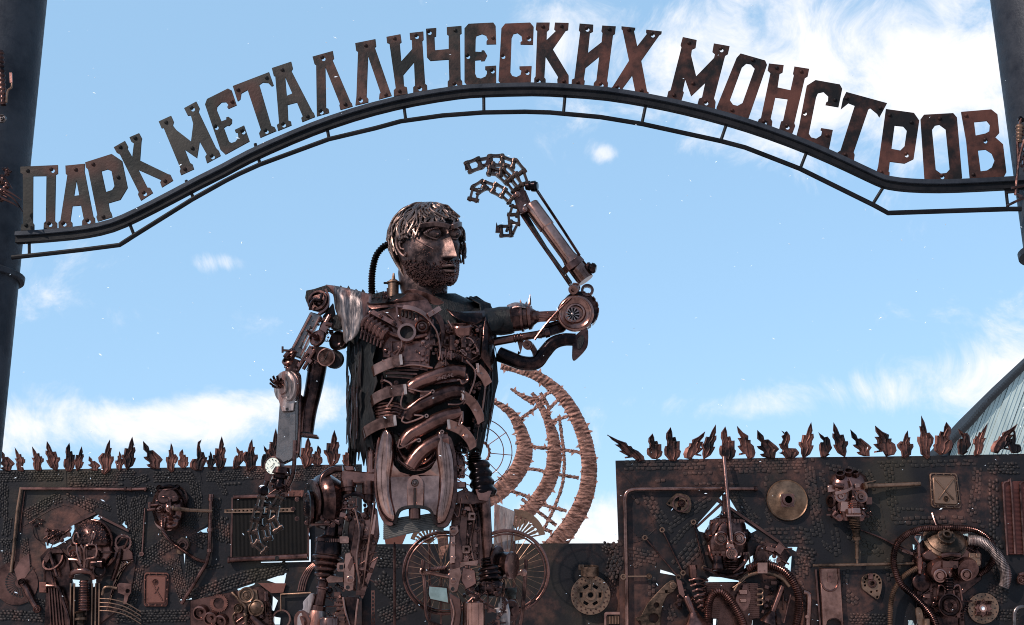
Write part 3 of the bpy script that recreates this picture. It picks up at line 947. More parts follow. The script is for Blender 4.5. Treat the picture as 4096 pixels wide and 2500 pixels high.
def relief(fr, wall, bands, holes, size, brick, seed):
    r = random.Random(seed)
    b = MB(fr)
    for path, width in bands:
        pts = [Vector((x, y, 0)) for x, y in path]
        pts = resample(catmull(pts, 4) if len(pts) > 2 else pts, 1.0)
        q0 = r.uniform(.86, 1.22)
        sx, sy = size[0] * q0, size[1] * q0
        rowsn = max(1, int(width / sy))
        nst = int(len(pts) / sx)
        for j in range(rowsn):
            off = (j % 2) * .5
            for i in range(nst):
                q = (i + off) * sx
                if q >= len(pts) - 2:
                    continue
                q = int(q)
                p = pts[q]
                t = (pts[min(q + 3, len(pts) - 1)] - pts[max(q - 3, 0)]).normalized()
                nrm = Vector((-t.y, t.x, 0))
                c = p + nrm * ((j + .5) * sy - width / 2) + Vector((r.uniform(-.15, .15) * sx, r.uniform(-.13, .13) * sy, 0))
                if r.random() < (.03 if not brick else .05):
                    continue
                if any(inpoly(c.x, c.y, h) for h in holes):
                    continue
                if brick:
                    a, bb = sx * .5 * r.uniform(.78, 1.02), sy * .5 * r.uniform(.82, 1.0)
                    h = sy * r.uniform(.10, .24)
                    lay = ((1.02, -.6, 0.0), (.90, h * .8, .6), (.66, h, 1.0))
                else:
                    q1 = r.uniform(.75, 1.25)
                    a, bb = sx * .5 * q1, sy * .5 * q1
                    h = sy * r.uniform(.22, .5) * q1
                    lay = ((1.16, -1.2, 0.0), (.78, h * .74, .6), (.36, h * 1.05, 1.0))
                lean = r.uniform(-.2, .5) * bb
                n = 8
                base = len(b.v)
                for ring, (sc_, hh, hv) in enumerate(lay):
                    for m in range(n):
                        an = 2 * math.pi * (m + .5) / n
                        ex = .42 if brick else .8
                        ca, sa = math.cos(an), math.sin(an)
                        x = math.copysign(abs(ca) ** ex, ca) * a * sc_
                        y = math.copysign(abs(sa) ** ex, sa) * bb * sc_
                        w = c + t * x + nrm * y + Vector((0, lean * hv * (0 if brick else 1), 0))
                        b.h[len(b.v)] = hv
                        b.v.append(fr(w.x, w.y, hh))
                for ring in range(2):
                    for m in range(n):
                        m2 = (m + 1) % n
                        b.f.append((base + ring * n + m, base + ring * n + m2, base + ring * n + n + m2, base + ring * n + n + m))
                b.f.append(tuple(base + 2 * n + m for m in range(n)))
    return b.out('embossed_relief', BUMPM, wall, kind='stuff', smooth=120)


LB = [([(-20, 395), (480, 385)], 90), ([(25, 440), (20, 720)], 80), ([(520, 395), (1040, 375)], 85), ([(1000, 440), (1120, 385)], 70), ([(1160, 390), (1480, 385)], 85), ([(1560, 395), (2000, 370)], 90),
      ([(1690, 455), (1850, 445)], 40), ([(2210, 375), (2700, 355)], 110), ([(190, 680), (330, 600), (480, 530)], 85), ([(500, 545), (740, 660)], 75), ([(900, 520), (930, 760)], 100), ([(1050, 520), (1010, 700), (1050, 980)], 130),
      ([(1100, 470), (1190, 500)], 60), ([(1460, 430), (1480, 640), (1400, 760), (1330, 800)], 90), ([(1060, 1040), (1200, 930), (1330, 850)], 110), ([(1440, 830), (1560, 900)], 120), ([(1620, 560), (1650, 900)], 80),
      ([(1690, 700), (1700, 900)], 60), ([(1040, 1080), (1010, 1250), (940, 1420)], 90), ([(1300, 1000), (1340, 1180), (1390, 1330)], 100), ([(1440, 1000), (1420, 1220), (1360, 1300)], 90), ([(1470, 1290), (1800, 1170), (2190, 1070)], 120),
      ([(880, 1450), (1440, 1440)], 110), ([(60, 700), (40, 840)], 70), ([(180, 860), (215, 1090), (250, 1200)], 60), ([(0, 1430), (380, 1450)], 90), ([(0, 880), (150, 870)], 45), ([(2420, 420), (2680, 410)], 80), ([(2380, 560), (2650, 1000)], 110),
      ([(1570, 1480), (2000, 1440)], 60), ([(150, 1300), (360, 1350)], 60), ([(520, 450), (940, 440)], 40), ([(1200, 820), (1260, 900)], 60), ([(1180, 1010), (1290, 1090)], 60), ([(1460, 1100), (1700, 1060)], 60), ([(620, 560), (860, 640)], 50), ([(30, 860), (60, 1060)], 70), ([(1640, 420), (1700, 540)], 60)]
relief(L, wl, LB, LH, (23, 17), False, 3)
MBD = [([(190, 385), (790, 375)], 100), ([(850, 380), (1480, 365)], 95), ([(1480, 400), (1540, 760)], 85), ([(410, 490), (520, 480)], 40), ([(680, 515), (1000, 510)], 40), ([(330, 590), (420, 740), (520, 870)], 90),
       ([(490, 800), (640, 700), (800, 600)], 80), ([(520, 930), (640, 800), (730, 760)], 60), ([(940, 570), (1060, 740), (1140, 800)], 95), ([(100, 930), (130, 1010), (60, 1180)], 110), ([(200, 1000), (420, 1040)], 110),
       ([(560, 1090), (680, 960), (720, 880)], 130), ([(1180, 850), (1480, 840)], 70), ([(1290, 900), (1520, 910)], 55), ([(360, 1180), (350, 1330)], 80), ([(1410, 1010), (1430, 1200)], 110), ([(470, 1380), (520, 1500)], 90),
       ([(1060, 880), (1180, 920)], 60), ([(600, 440), (850, 438)], 45), ([(1000, 425), (1440, 420)], 40), ([(1160, 470), (1170, 560)], 50), ([(1170, 700), (1210, 800)], 60), ([(1400, 1210), (1500, 1500)], 70), ([(230, 600), (300, 700)], 50), ([(240, 1100), (330, 1060)], 70), ([(1480, 1060), (1500, 1100)], 60)]
relief(M, wr, MBD, MH, (35, 24), True, 5)
RBD = [([(60, 340), (90, 620), (150, 900)], 90), ([(200, 390), (470, 440)], 70), ([(560, 370), (1270, 355)], 60), ([(620, 400), (640, 600), (680, 780)], 95), ([(1250, 400), (1230, 600), (1190, 760)], 90), ([(660, 770), (1200, 760)], 70),
       ([(470, 700), (560, 850)], 100), ([(0, 850), (150, 880)], 90), ([(240, 830), (280, 1060)], 60), ([(330, 880), (470, 940), (600, 1040)], 80), ([(610, 1050), (640, 1220)], 70), ([(320, 1120), (320, 1270)], 60),
       ([(330, 1290), (440, 1380)], 80), ([(540, 1290), (600, 1300)], 60), ([(480, 420), (540, 560)], 60), ([(160, 930), (250, 1000)], 60), ([(450, 1000), (640, 985)], 45), ([(1230, 780), (1340, 800)], 60), ([(700, 690), (900, 700)], 45), ([(150, 420), (180, 600)], 50)]
relief(R, wr, RBD, RH, (36, 26), True, 9)
RBS = [([(1340, 400), (1585, 400)], 100), ([(1360, 480), (1370, 900)], 90), ([(1380, 900), (1420, 1000)], 70), ([(0, 990), (130, 1010)], 90), ([(0, 1040), (60, 1100)], 80), ([(360, 1460), (620, 1470)], 90), ([(1330, 1250), (1500, 1330)], 110),
       ([(1340, 1430), (1560, 1440)], 90), ([(1370, 1080), (1400, 1220)], 50), ([(480, 740), (540, 800)], 60)]
relief(R, wr, RBS, RH, (27, 21), False, 11)
WB = [([(840, 780), (1000, 800)], 140), ([(850, 930), (1010, 1080)], 130), ([(860, 1180), (1080, 1090)], 110), ([(2320, 720), (2420, 760)], 80), ([(2400, 760), (2330, 1060)], 110), ([(1000, 760), (1060, 800)], 60)]
bb_ = Frame((1000, 1750, .60877), (0, YW + .09, 0), (0, -1, 0))
relief(bb_, wm, WB, [], (24, 18), False, 13)
# seams and rivet rows on the sheets
for fr, wall, pts in ((L, wl, [(497, 345), (502, 470)]), (L, wl, [(1500, 330), (1520, 440)]), (M, wr, [(150, 350), (290, 520), (430, 830)]), (M, wr, [(130, 400), (250, 530)]), (M, wr, [(210, 925), (300, 900), (400, 820)]),
                      (M, wr, [(200, 540), (330, 700), (400, 830)]), (R, wr, [(560, 600), (610, 850)]), (R, wr, [(430, 830), (660, 940)]), (R, wr, [(360, 1470), (520, 1390)]), (L, wl, [(160, 770), (480, 600), (640, 720)])):
    MB(fr).tube([(x, y, 1) for x, y in pts], 2.5, 6, 3).out('weld_seam', WALLM, wall)
b = MB(M)
for i in range(16):
    t_ = i / 15
    b.lathe((215 + 200 * t_, 870 - 250 * abs(t_ - .3) + 20, 0), (0, 0, 1), [(0, 5), (3, 4)], 8)
b.out('rivet_row', WALLM, wr)

# ------------------------------------------------------------------ flames along the wall tops
FL = [((485,535),(472,297),[(472,297),(440,340),(437,375),(447,400),(445,430),(432,430),(425,455),(428,490),(465,530),(505,535),(540,505),(550,465),(540,455),(540,395),(520,405),(508,365),(498,385),(488,375),(485,335)]),
      ((645,545),(630,240),[(630,240),(625,320),(610,320),(618,370),(610,410),(590,395),(588,430),(605,470),(610,520),(660,560),(685,545),(690,480),(715,440),(722,405),(690,365),(700,400),(675,405),(668,345),(655,290)]),
      ((785,525),(943,280),[(943,280),(880,330),(830,355),(825,385),(805,385),(800,410),(770,430),(745,480),(750,515),(800,530),(830,490),(885,500),(885,485),(855,480),(885,455),(910,430),(885,425),(895,400),(920,372),(890,370),(925,330)]),
      ((950,525),(1038,215),[(1038,215),(1005,240),(985,310),(975,370),(975,395),(955,430),(940,435),(938,408),(915,445),(905,490),(935,520),(985,520),(1010,480),(1035,430),(1050,390),(1035,405),(1032,340),(1015,340),(1015,270)]),
      ((1130,545),(1122,235),[(1122,235),(1100,310),(1108,345),(1090,335),(1082,370),(1095,400),(1095,440),(1075,435),(1080,460),(1100,510),(1160,550),(1185,500),(1190,460),(1215,430),(1217,405),(1195,420),(1190,345),(1165,375),(1158,355),(1145,290)]),
      ((1360,520),(1225,228),[(1225,228),(1240,320),(1270,355),(1275,390),(1250,395),(1265,420),(1300,450),(1310,475),(1283,475),(1300,500),(1340,520),(1385,520),(1380,460),(1395,425),(1370,390),(1310,325),(1315,360),(1290,340),(1275,290)]),
      ((1545,515),(1405,265),[(1405,265),(1440,300),(1420,315),(1440,345),(1435,380),(1415,385),(1440,425),(1460,440),(1455,460),(1430,465),(1470,480),(1500,510),(1570,515),(1600,480),(1600,460),(1565,425),(1570,460),(1535,455),(1505,425),(1495,390),(1500,345),(1490,310),(1455,270),(1462,310)]),
      ((1845,510),(1893,190),[(1893,190),(1855,260),(1840,310),(1820,280),(1815,330),(1795,322),(1790,350),(1775,350),(1780,395),(1800,410),(1810,450),(1800,490),(1815,515),(1860,510),(1885,490),(1895,420),(1885,390),(1905,340),(1880,345),(1890,280)]),
      ((2160,500),(2090,195),[(2090,195),(2115,270),(2140,300),(2145,335),(2120,318),(2108,350),(2110,400),(2130,500),(2175,505),(2210,465),(2195,460),(2225,390),(2210,350),(2200,290),(2175,250),(2165,275),(2125,235)])]


def flame(fr, base, tip, w, wall, seed, arch_i=None):
    r = random.Random(seed)
    if arch_i is None:
        lean = (tip[0] - base[0]) / (base[1] - tip[1])
        if abs(lean) < .14:
            arch_i = r.choice((0, 1, 4, 0, 4, 8))
        elif abs(lean) < .32:
            arch_i = r.choice((3, 7, 8, 4))
        else:
            arch_i = r.choice((2, 5, 6, 5))
    b0, t0, pts = FL[arch_i]
    ln = math.hypot(tip[0] - base[0], tip[1] - base[1])
    leanp = (t0[0] - b0[0]) * (tip[0] - base[0])
    mir = -1 if (leanp < 0 if abs(tip[0] - base[0]) > 8 else r.random() < .5) else 1
    hh = b0[1] - t0[1]
    ht = base[1] - tip[1]
    wid = (max(p[0] for p in pts) - min(p[0] for p in pts))
    lean0 = (t0[0] - b0[0]) * mir / hh
    lean1 = (tip[0] - base[0]) / ht
    body = sum(abs(p[0] - b0[0] - (t0[0] - b0[0]) * (b0[1] - p[1]) / hh) for p in pts) / len(pts)
    sx = w / (body * 2.8)
    out = []
    for x, y in pts:
        v = (b0[1] - y) / hh
        off = (x - b0[0] - (t0[0] - b0[0]) * v) * mir * sx
        out.append((base[0] + lean1 * ht * v + off, base[1] - ht * v))
    if mir < 0:
        out.reverse()
    wf = w / 90
    prof = {0: 0, .14: .5, .32: 1.0, .46: .35, .62: .25, .78: 1.1, .93: .8}
    b = MB(fr)
    b.inflate([(x, y) for x, y in out], 6, 9 * wf, tuple(prof), .10, 'y', 6, lambda q: prof[q])
    return b.out('flame', FLAMEM, wall, smooth=28)


LFL = [((60,345),(5,185),90),((155,348),(110,165),75),((285,343),(240,158),88),((405,345),(352,118),95),((515,352),(522,132),75),((595,343),(615,158),70),((718,345),(668,232),70),((800,362),(828,105),95),((893,335),(897,195),60),
       ((975,335),(995,85),95),((1175,330),(1075,118),105),((1280,347),(1285,130),75),((1375,325),(1372,180),70),((1480,345),(1517,108),95),((1580,330),(1580,195),60),((1665,342),(1668,82),90),((1770,328),(1775,160),75),
       ((1890,338),(1897,102),100),((1980,318),(1982,150),65),((2068,318),(2075,20),85),((2318,325),(2318,85),105),((2388,312),(2390,150),70),((2515,315),(2515,35),110),((2625,312),(2622,160),80),((-60,350),(-80,170),80)]
for i, (b_, t_, w) in enumerate(LFL):
    flame(L, b_, t_, w, wl, 100 + i)
MFL = [((285,345),(50,155),125),((385,332),(372,147),95),((510,345),(500,102),100),((630,330),(745,132),115),((755,330),(820,82),90),((900,342),(887,97),100),((1060,328),(968,92),105),((1210,325),(1112,122),115),((1350,325),(1280,127),105),((1460,325),(1495,65),95)]
for i, (b_, t_, w) in enumerate(MFL):
    flame(M, b_, t_, w, wr, 200 + i)
RFL = [((170,315),(128,137),90),((295,315),(237,67),95),((470,310),(355,118),95),((625,308),(530,90),140),((755,315),(763,125),95),((885,318),(857,18),95),((1010,300),(1035,65),115),((1145,298),(1115,108),95),((1255,302),(1328,72),85),((1385,288),(1540,78),120),((1525,292),(1500,115),75),((1640,290),(1660,90),90)]
for i, (b_, t_, w) in enumerate(RFL):
    flame(R, b_, t_, w, wr, 300 + i)

# ------------------------------------------------------------------ building beyond the wall
bd = thing('clad_building', 'building clad in pale teal metal sheets beyond the right wall', 'building', BLD(700, 1700) * Vector((1, 1, 0)) if False else (BLD(800, 1500).x, 24.0, 0))
edge = [(100, 1325), (240, 1185), (480, 940), (640, 750), (993, 400), (1400, 20)]


def ytop(x):
    for (x0, y0), (x1, y1) in zip(edge, edge[1:]):
        if x0 <= x <= x1:
            return y0 + (y1 - y0) * (x - x0) / (x1 - x0)
    return edge[-1][1]


rr_ = random.Random(4)
x = 250.0
i = 0
sl = .36
while x < 1350:
    w = (70, 120, 150, 175, 120, 150)[i % 6]
    # a sheet runs from the bottom (y = 2600) up to the roof edge, leaning right
    def topx(xb):
        lo, hi = xb, xb + 1200
        for _ in range(40):
            m_ = (lo + hi) / 2
            yy = 1290 - (m_ - xb) / sl
            if yy > ytop(m_):
                lo = m_
            else:
                hi = m_
        return lo
    a, c = topx(x), topx(x + w - 6)
    pts = [(x - sl * 2965, 4255), (x + w - 6 - sl * 2965, 4255), (c, ytop(c) + 20), (a, ytop(a) + 20)]
    off = (0, 12, 4, 16, 6, 10)[i % 6]
    MB(BLD).plate(pts, off, 14).out('cladding_sheet', ROOFM, bd)
    b = MB(BLD)
    for q in (0.25, .5, .75):
        xa = x + (w - 6) * q
        ta = a + (c - a) * q
        b.bar((xa - sl * 2965, 4255, off + 7), (ta, ytop(ta) + 24, off + 7), 6, 8)
    b.out('sheet_rib', ROOFM, bd)
    x += w
    i += 1
MB(BLD).plate([(60, 4260), (1700, 4260), (1700, -200), (1400, 60), (993, 440), (640, 790), (240, 1225)], -20, 900).out('inner_wall', ROOFD, bd)
b = MB(BLD)
pts2 = []
for (x0, y0), (x1, y1) in zip(edge, edge[1:]):
    n = int(math.hypot(x1 - x0, y1 - y0) / 14)
    for j in range(n):
        t_ = j / n
        o = 7 if j % 2 else -7
        pts2.append((x0 + (x1 - x0) * t_ + o * .6, y0 + (y1 - y0) * t_ + o))
lowr = [(p[0] + 24, p[1] + 34) for p in edge]
b.plate(pts2 + lowr[::-1], 60, 160)
b.out('corrugated_roof_edge', ROOFD, bd)

# ================================================================== the robot statue
st = thing('robot_statue', 'giant robot man welded from car parts raising one chain-fingered hand', 'statue', (A(1130, 0).x, YS, 0))


def cd(x, y=0):
    return 250 * math.sqrt(max(0.02, 1 - ((x - 1130) / 540) ** 2))


def on(off):
    return lambda x, y: cd(x) + off


# ---- torso core and vest
b = MB(A)
rings = []
for y, cx, rx, rz in ((120, 1150, 200, 110), (180, 1150, 330, 150), (260, 1140, 390, 190), (450, 1130, 400, 205), (650, 1130, 385, 195), (850, 1125, 340, 180), (1050, 1115, 300, 165), (1200, 1105, 250, 140), (1350, 1100, 220, 120)):
    rings.append([A(cx + rx * math.sin(a), y, rz * math.cos(a)) for a in [2 * math.pi * i / 40 for i in range(40)]])
b.rings(rings)
b.out('torso_core', BLK, st)

b = MB(A)
rings = []
VY = [(140, 1140, 330, 130), (190, 1135, 430, 190), (280, 1125, 468, 235), (420, 1125, 470, 258), (560, 1130, 472, 262), (700, 1137, 472, 262), (830, 1122, 462, 255), (950, 1108, 452, 250), (1050, 1095, 440, 245), (1130, 1085, 425, 240)]
na = 110
vr = random.Random(12)
jag = [vr.uniform(0, 1) for _ in range(na + 1)]
for q, (y, cx, rx, rz) in enumerate(VY):
    ring = []
    for i in range(na + 1):
        a0 = RAD(-43 + (6 if q % 2 else 0))
        a1 = RAD(-360 + 56 + 4 * math.sin(q * 1.7))
        a = a0 + (a1 - a0) * i / na
        wv = 1 + .030 * math.sin(a * 13 + q * .5 + 2 * noise.noise(Vector((a * 2, q * .5, 1)))) + .018 * math.sin(a * 41 + q * .3) + .05 * noise.noise(Vector((a * 6, q * .7, 3)))
        yy = y
        if q == len(VY) - 1:
            yy = y + 190 * jag[i] ** 2 * (1 if (i // 4) % 2 else .25)
        if q == 0:
            yy = y + 18 * jag[i]
        ring.append(A(cx + rx * wv * math.sin(a), yy, rz * wv * math.cos(a)))
    rings.append(ring)
b.rings(rings, closed=False)
vest = b.out('tattered_vest', BLK, st, solid=7, smooth=60)
# front lapel and torn strips
MB(A).patch([[(1545, 275, 190), (1570, 330, 175), (1600, 400, 140)], [(1530, 380, 215), (1560, 420, 210), (1602, 470, 140)], [(1520, 480, 225), (1548, 500, 225), (1600, 560, 140)], [(1515, 550, 215), (1535, 570, 205), (1590, 640, 150)]]).out('lapel', DRK, vest, solid=5)
MB(A).patch([[(1290, 225, 190), (1350, 240, 200), (1450, 240, 190), (1540, 235, 150)], [(1330, 270, 225), (1390, 285, 235), (1440, 275, 230), (1540, 290, 190)], [(1390, 300, 235), (1430, 315, 240), (1460, 315, 235), (1480, 330, 225)]]).out('torn_shoulder_sheet', DRK, vest, solid=5)
for x0, y0, l, d0 in ((672, 1050, 150, 60), (690, 1080, 210, 40), (715, 1090, 120, 80), (1490, 1060, 130, 80), (1470, 1090, 170, 60), (740, 1100, 90, 110)):
    MB(A).plate([(x0 - 14, y0), (x0 + 16, y0), (x0 + 10, y0 + l * .5), (x0 + 2, y0 + l), (x0 - 8, y0 + l * .6)], d0, 6).out('torn_strip', BLK, vest)
# ribbons of torn sheet hanging over the vest
vs = random.Random(31)
for i in range(26):
    an = RAD(vs.uniform(-98, -46)) if i < 15 else RAD(vs.uniform(58, 98))
    y0 = vs.uniform(330, 760)
    y1 = vs.uniform(y0 + 180, 1150)
    pp = []
    for q in range(6):
        y = y0 + (y1 - y0) * q / 5
        wv = 1.03 + vs.uniform(-.005, .02)
        cxv, rxv, rzv = 1128 - max(0, y - 750) * .09, 472 - max(0, y - 750) * .08, 262
        pp.append((cxv + rxv * wv * math.sin(an + vs.uniform(-.02, .02)), y, rzv * wv * math.cos(an)))
    ww_ = vs.uniform(14, 34)
    MB(A).strap(pp, lambda u, w_=ww_: w_ * (1 - .75 * max(0, u - .55) / .45), 4, (math.cos(an), 0, -math.sin(an)), 3).out('sheet_ribbon', DRK if i % 4 == 0 else BLK, vest)
# shoulder cape
cape = MB(A).patch([[(500, 62, 40), (560, 72, 110), (640, 88, 150), (720, 108, 170), (805, 132, 180)], [(548, 130, 95), (600, 140, 190), (660, 150, 185), (720, 160, 215), (795, 180, 205)],
                    [(562, 225, 105), (612, 235, 195), (660, 250, 190), (712, 255, 225), (768, 262, 220)], [(592, 290, 130), (626, 315, 190), (660, 330, 200), (700, 330, 225), (738, 320, 225)],
                    [(610, 360, 140), (635, 385, 200), (660, 390, 195), (686, 385, 220), (710, 382, 215)], [(618, 432, 150), (632, 450, 190), (645, 436, 195), (664, 428, 205), (676, 420, 205)]], 4).out('shoulder_cape', SHEET, st, solid=6)
MB(A).plate([(370, 102), (420, 92), (500, 66), (548, 70), (552, 130), (520, 110), (470, 112), (430, 130), (400, 180), (372, 180), (362, 150)], 30, 8).out('cape_flap', BLK, st)
MB(A).plate([(520, 66), (700, 100), (800, 128), (880, 105), (905, 150), (1000, 150), (1000, 200), (780, 200), (600, 160)], 40, 60).out('shoulder_yoke', BLK, st)
MB(A).greeble(830, 110, 910, 180, 14, 90, 3, (10, 22)).out('shoulder_clutter', DRK, st)
MB(A).stack((1290, 330, 0), (1730, 296, 40), [(0, 110), (.3, 104), (.6, 96), (.72, 90), (.8, 96), (.95, 92), (1, 86)], 28).out('sleeve', BLK, st)

for i, (x0, y0) in enumerate(((560, 78), (600, 84), (650, 92), (700, 104), (745, 112), (790, 126), (1330, 232), (1390, 238), (1450, 240), (1520, 236), (1580, 232), (1640, 225))):
    hh_ = 10 + 14 * ((i * 7) % 5) / 4
    MB(A).plate([(x0 - 26, y0 + 24), (x0 - 14, y0 - 2), (x0 - 4, y0 - hh_), (x0 + 10, y0 - 2), (x0 + 24, y0 + 24)], 40 + 10 * (i % 3), 6).out('torn_edge', BLK, vest)
MB(A).patch([[(1350, 240, 60), (1450, 244, 110), (1560, 238, 110), (1700, 212, 60)], [(1370, 300, 180), (1460, 310, 200), (1570, 300, 160), (1700, 280, 110)], [(1490, 360, 200), (1540, 380, 200), (1590, 370, 150), (1640, 360, 110)]], 5).out('torn_shoulder_sheet', BLK, vest, solid=6)
# ---- chest
b = MB(A)
b.plate([(748, 168), (800, 186), (900, 180), (985, 152), (1040, 112), (1100, 118), (1165, 160), (1205, 228), (1195, 290), (1130, 250), (1060, 212), (970, 205), (800, 226), (752, 200)], on(30), 14)
b.out('collar_plate', COP, st, bevel=4)
MB(A).strap([(1005, 212, 285), (1070, 222, 292), (1130, 250, 292), (1185, 300, 286)], 34, 16, (.3, 1, .3)).out('collar_band', COPL, st, bevel=2)
MB(A).bar((1170, 265, 300), (1252, 215, 300), 34, 12).bolt((1205, 240, 302), 9).out('collar_clip', COPL, st, bevel=2)
cp = MB(A).plate([(800, 250), (965, 205), (1040, 225), (1130, 275), (1192, 330), (1188, 470), (1180, 600), (1120, 612), (1000, 580), (940, 545), (872, 540), (868, 430), (905, 380), (880, 330)], on(15), 26).out('chest_cover', COP, st, bevel=5)
MB(A).plate(rrect(1030, 500, 250, 130, 24), on(22), 10).out('cover_panel', COP, cp, bevel=5)
for i in range(5):
    MB(A).box(1000 + i * 25, 248 + i * 7, 13, 40, cd(1040) + 22, 10, .12).out('vent_slot', BLK, cp)
MB(A).bar((962, 205, 290), (970, 280, 290), 12, 14).bar((962, 205, 290), (1050, 210, 290), 12, 14).bar((970, 285, 285), (1080, 355, 292), 8, 10).out('slot_frame', COP, cp, bevel=2)
b = MB(A).ring((1030, 375, 320), 60, 44, 44)
b.out('bearing_ring', COPL, cp)
MB(A).disc((1030, 375, 292), 45, 8).out('bearing_bore', BLK, cp)
MB(A).tube([(985, 405, 285), (930, 385, 275), (860, 340, 255), (800, 270, 235)], 15, 8).out('cover_rib', COP, cp)
MB(A).tube([(1085, 410, 295), (1130, 400, 292), (1160, 390, 290)], 13, 8).out('cover_rib', COP, cp)
MB(A).pulley((1130, 335, 305), 44, 26).out('idler_pulley', COPL, cp)
for x, y in ((1178, 320), (1160, 412), (1137, 440), (980, 475), (1092, 295), (938, 318), (855, 262), (833, 380), (1105, 408), (790, 245), (1170, 605), (1125, 600)):
    MB(A).bolt((x, y, cd(x) + 24), 9, 12).out('bolt', COPL, cp)
# finned cylinder on the left chest
b = MB(A)
b.bellows((760, 300, 215), (905, 400, 265), 62, 58, 6, 16, .2)
b.out('finned_cylinder', COP, st)
b = MB(A)
b.bar((735, 370, 225), (880, 440, 262), 34, 18)
for i in range(7):
    t = i / 6
    b.cyl((742 + 130 * t, 340 + 60 * t, 240 + 25 * t), (726 + 130 * t, 420 + 60 * t, 240 + 25 * t), 8)
    b.bolt((738 + 130 * t, 372 + 62 * t, 244 + 25 * t), 8)
b.out('valve_row', DRK, st, bevel=2)
MB(A).bar((800, 240, 270), (1000, 345, 300), 30, 14).bolt((855, 265, 292), 10).bolt((945, 318, 300), 12).out('chest_link', COP, st, bevel=3)
# brake-shoe crescent and centre clutter
b = MB(A)
out_ = [(1195, 255), (1235, 245), (1268, 290), (1283, 360), (1275, 430), (1255, 480), (1238, 470), (1252, 420), (1250, 350), (1230, 300)]
b.plate(sm(out_, 3), on(45), 26)
b.out('brake_shoe', COP, st, bevel=4)
MB(A).greeble(1185, 290, 1250, 520, 20, on(10), 21, (10, 22)).out('centre_clutter', DRK, st)
# carburettor on the right chest
cb = MB(A).plate([(1260, 330), (1320, 312), (1440, 318), (1480, 380), (1540, 400), (1535, 540), (1440, 590), (1350, 560), (1250, 520), (1240, 420)], on(-10), 60).out('carburettor', DRK, st, bevel=6)
MB(A).lathe((1390, 335, cd(1390) + 30), (0, -1, .5), [(-50, 66), (0, 70), (10, 62), (10, 50), (-20, 46), (-20, 0)], 20).out('carburettor_throat', COP, cb)
MB(A).cyl((1330, 400, cd(1330) + 30), (1330, 500, cd(1330) + 30), 26).cyl((1400, 380, cd(1400) + 34), (1400, 480, cd(1400) + 34), 22).cyl((1505, 420, cd(1505) + 20), (1500, 530, cd(1505) + 20), 24).out('float_chamber', DRK, cb)
MB(A).greeble(1255, 330, 1530, 560, 85, on(34), 22, (8, 22)).out('jets_and_springs', DRK, cb)
MB(A).greeble(1300, 360, 1500, 540, 22, on(50), 27, (9, 18)).out('linkage', COP, cb)
for y, r in ((498, 9), (520, 9), (508, 9)):
    MB(A).ring((1395 + (y - 500), y, cd(1395) + 60), 11, 6, 8).out('linkage_eye', COPL, cb)
MB(A).bar((1245, 515, 275), (1345, 530, 275), 36, 30).cyl((1262, 520, 285), (1262, 560, 285), 9).cyl((1320, 520, 285), (1320, 560, 285), 9).out('flange', COP, st, bevel=3)
MB(A).bar((1005, 590, 270), (1170, 615, 275), 28, 16).bar((890, 640, 240), (1100, 650, 262), 16, 14).bar((900, 665, 235), (1080, 680, 255), 12, 14).bar((915, 620, 240), (1110, 625, 258), 12, 12).out('rib_rack', DRK, st, bevel=2)

# ---- intake manifold over the belly
mf = MB(A).plate([(1195, 640), (1215, 600), (1240, 560), (1290, 555), (1330, 600), (1405, 615), (1425, 650), (1420, 700), (1390, 715), (1375, 700), (1200, 720), (1170, 670)], on(10), 20).out('intake_manifold', COP, st, bevel=4)
MB(A).bolt((1270, 575, cd(1270) + 14), 13, 14).out('bolt', COPL, mf)


def runner(pts, w, dd):
    MB(A).tube([(x, y, cd(x) + dd) for x, y in pts], w, 12, 6, flat=1.0).out('manifold_runner', COP, mf)


runner([(1405, 645), (1330, 635), (1230, 660), (1130, 700), (1070, 735), (1050, 775)], lambda u: 50 - 4 * u, 4)
runner([(1400, 770), (1330, 770), (1240, 800), (1130, 850), (1060, 890), (1025, 950)], 49, 8)
runner([(1380, 910), (1310, 925), (1230, 955), (1130, 1010), (1050, 1060), (1005, 1130)], 49, 8)
runner([(1300, 1080), (1240, 1090), (1150, 1140), (1090, 1200), (1050, 1260)], 48, 4)
for pts in ([(1425, 650), (1430, 690), (1395, 715), (1380, 690), (1360, 690)], [(1030, 740), (1000, 800), (995, 860), (1030, 880), (1110, 820), (1190, 770), (1120, 765), (1040, 745)],
            [(1385, 760), (1410, 790), (1400, 830), (1370, 850), (1300, 850)], [(1010, 930), (1000, 960), (1040, 970), (1140, 930), (1080, 920)], [(1395, 895), (1395, 970), (1370, 985), (1390, 920)],
            [(985, 1080), (975, 1130), (1010, 1130), (1100, 1080)]):
    MB(A).tube([(x, y, cd(x) + 56) for x, y in pts], 6.5, 8, 5).out('gasket_lip', COPL, mf)
for x, y in ((1200, 765), (1160, 925), (1110, 1085), (1262, 1030)):
    MB(A).ring((x, y, cd(x) + 48), 13, 6, 20).out('boss', COPL, mf)
MB(A).plate([(1180, 760), (1120, 770), (1110, 840), (1180, 800)], on(20), 20).out('gusset', COP, mf)
tcu = bpy.data.curves.new('embossed_code', 'FONT')
tcu.body = '2NZ-FE'
tcu.size = 34 * A.k
tcu.extrude = 3 * A.k
to = bpy.data.objects.new('tmp', tcu)
C.objects.link(to)
dg = bpy.context.evaluated_depsgraph_get()
tme = bpy.data.meshes.new_from_object(to.evaluated_get(dg))
bpy.data.objects.remove(to)
p0 = A(1228, 694, cd(1260) + 63)
mw = Matrix.Translation(p0 - BASE[st]) @ Matrix.Rotation(RAD(13), 4, 'Y').inverted() @ Matrix.Rotation(math.pi / 2, 4, 'X')
tme.transform(mw)
tme.materials.append(COPL)
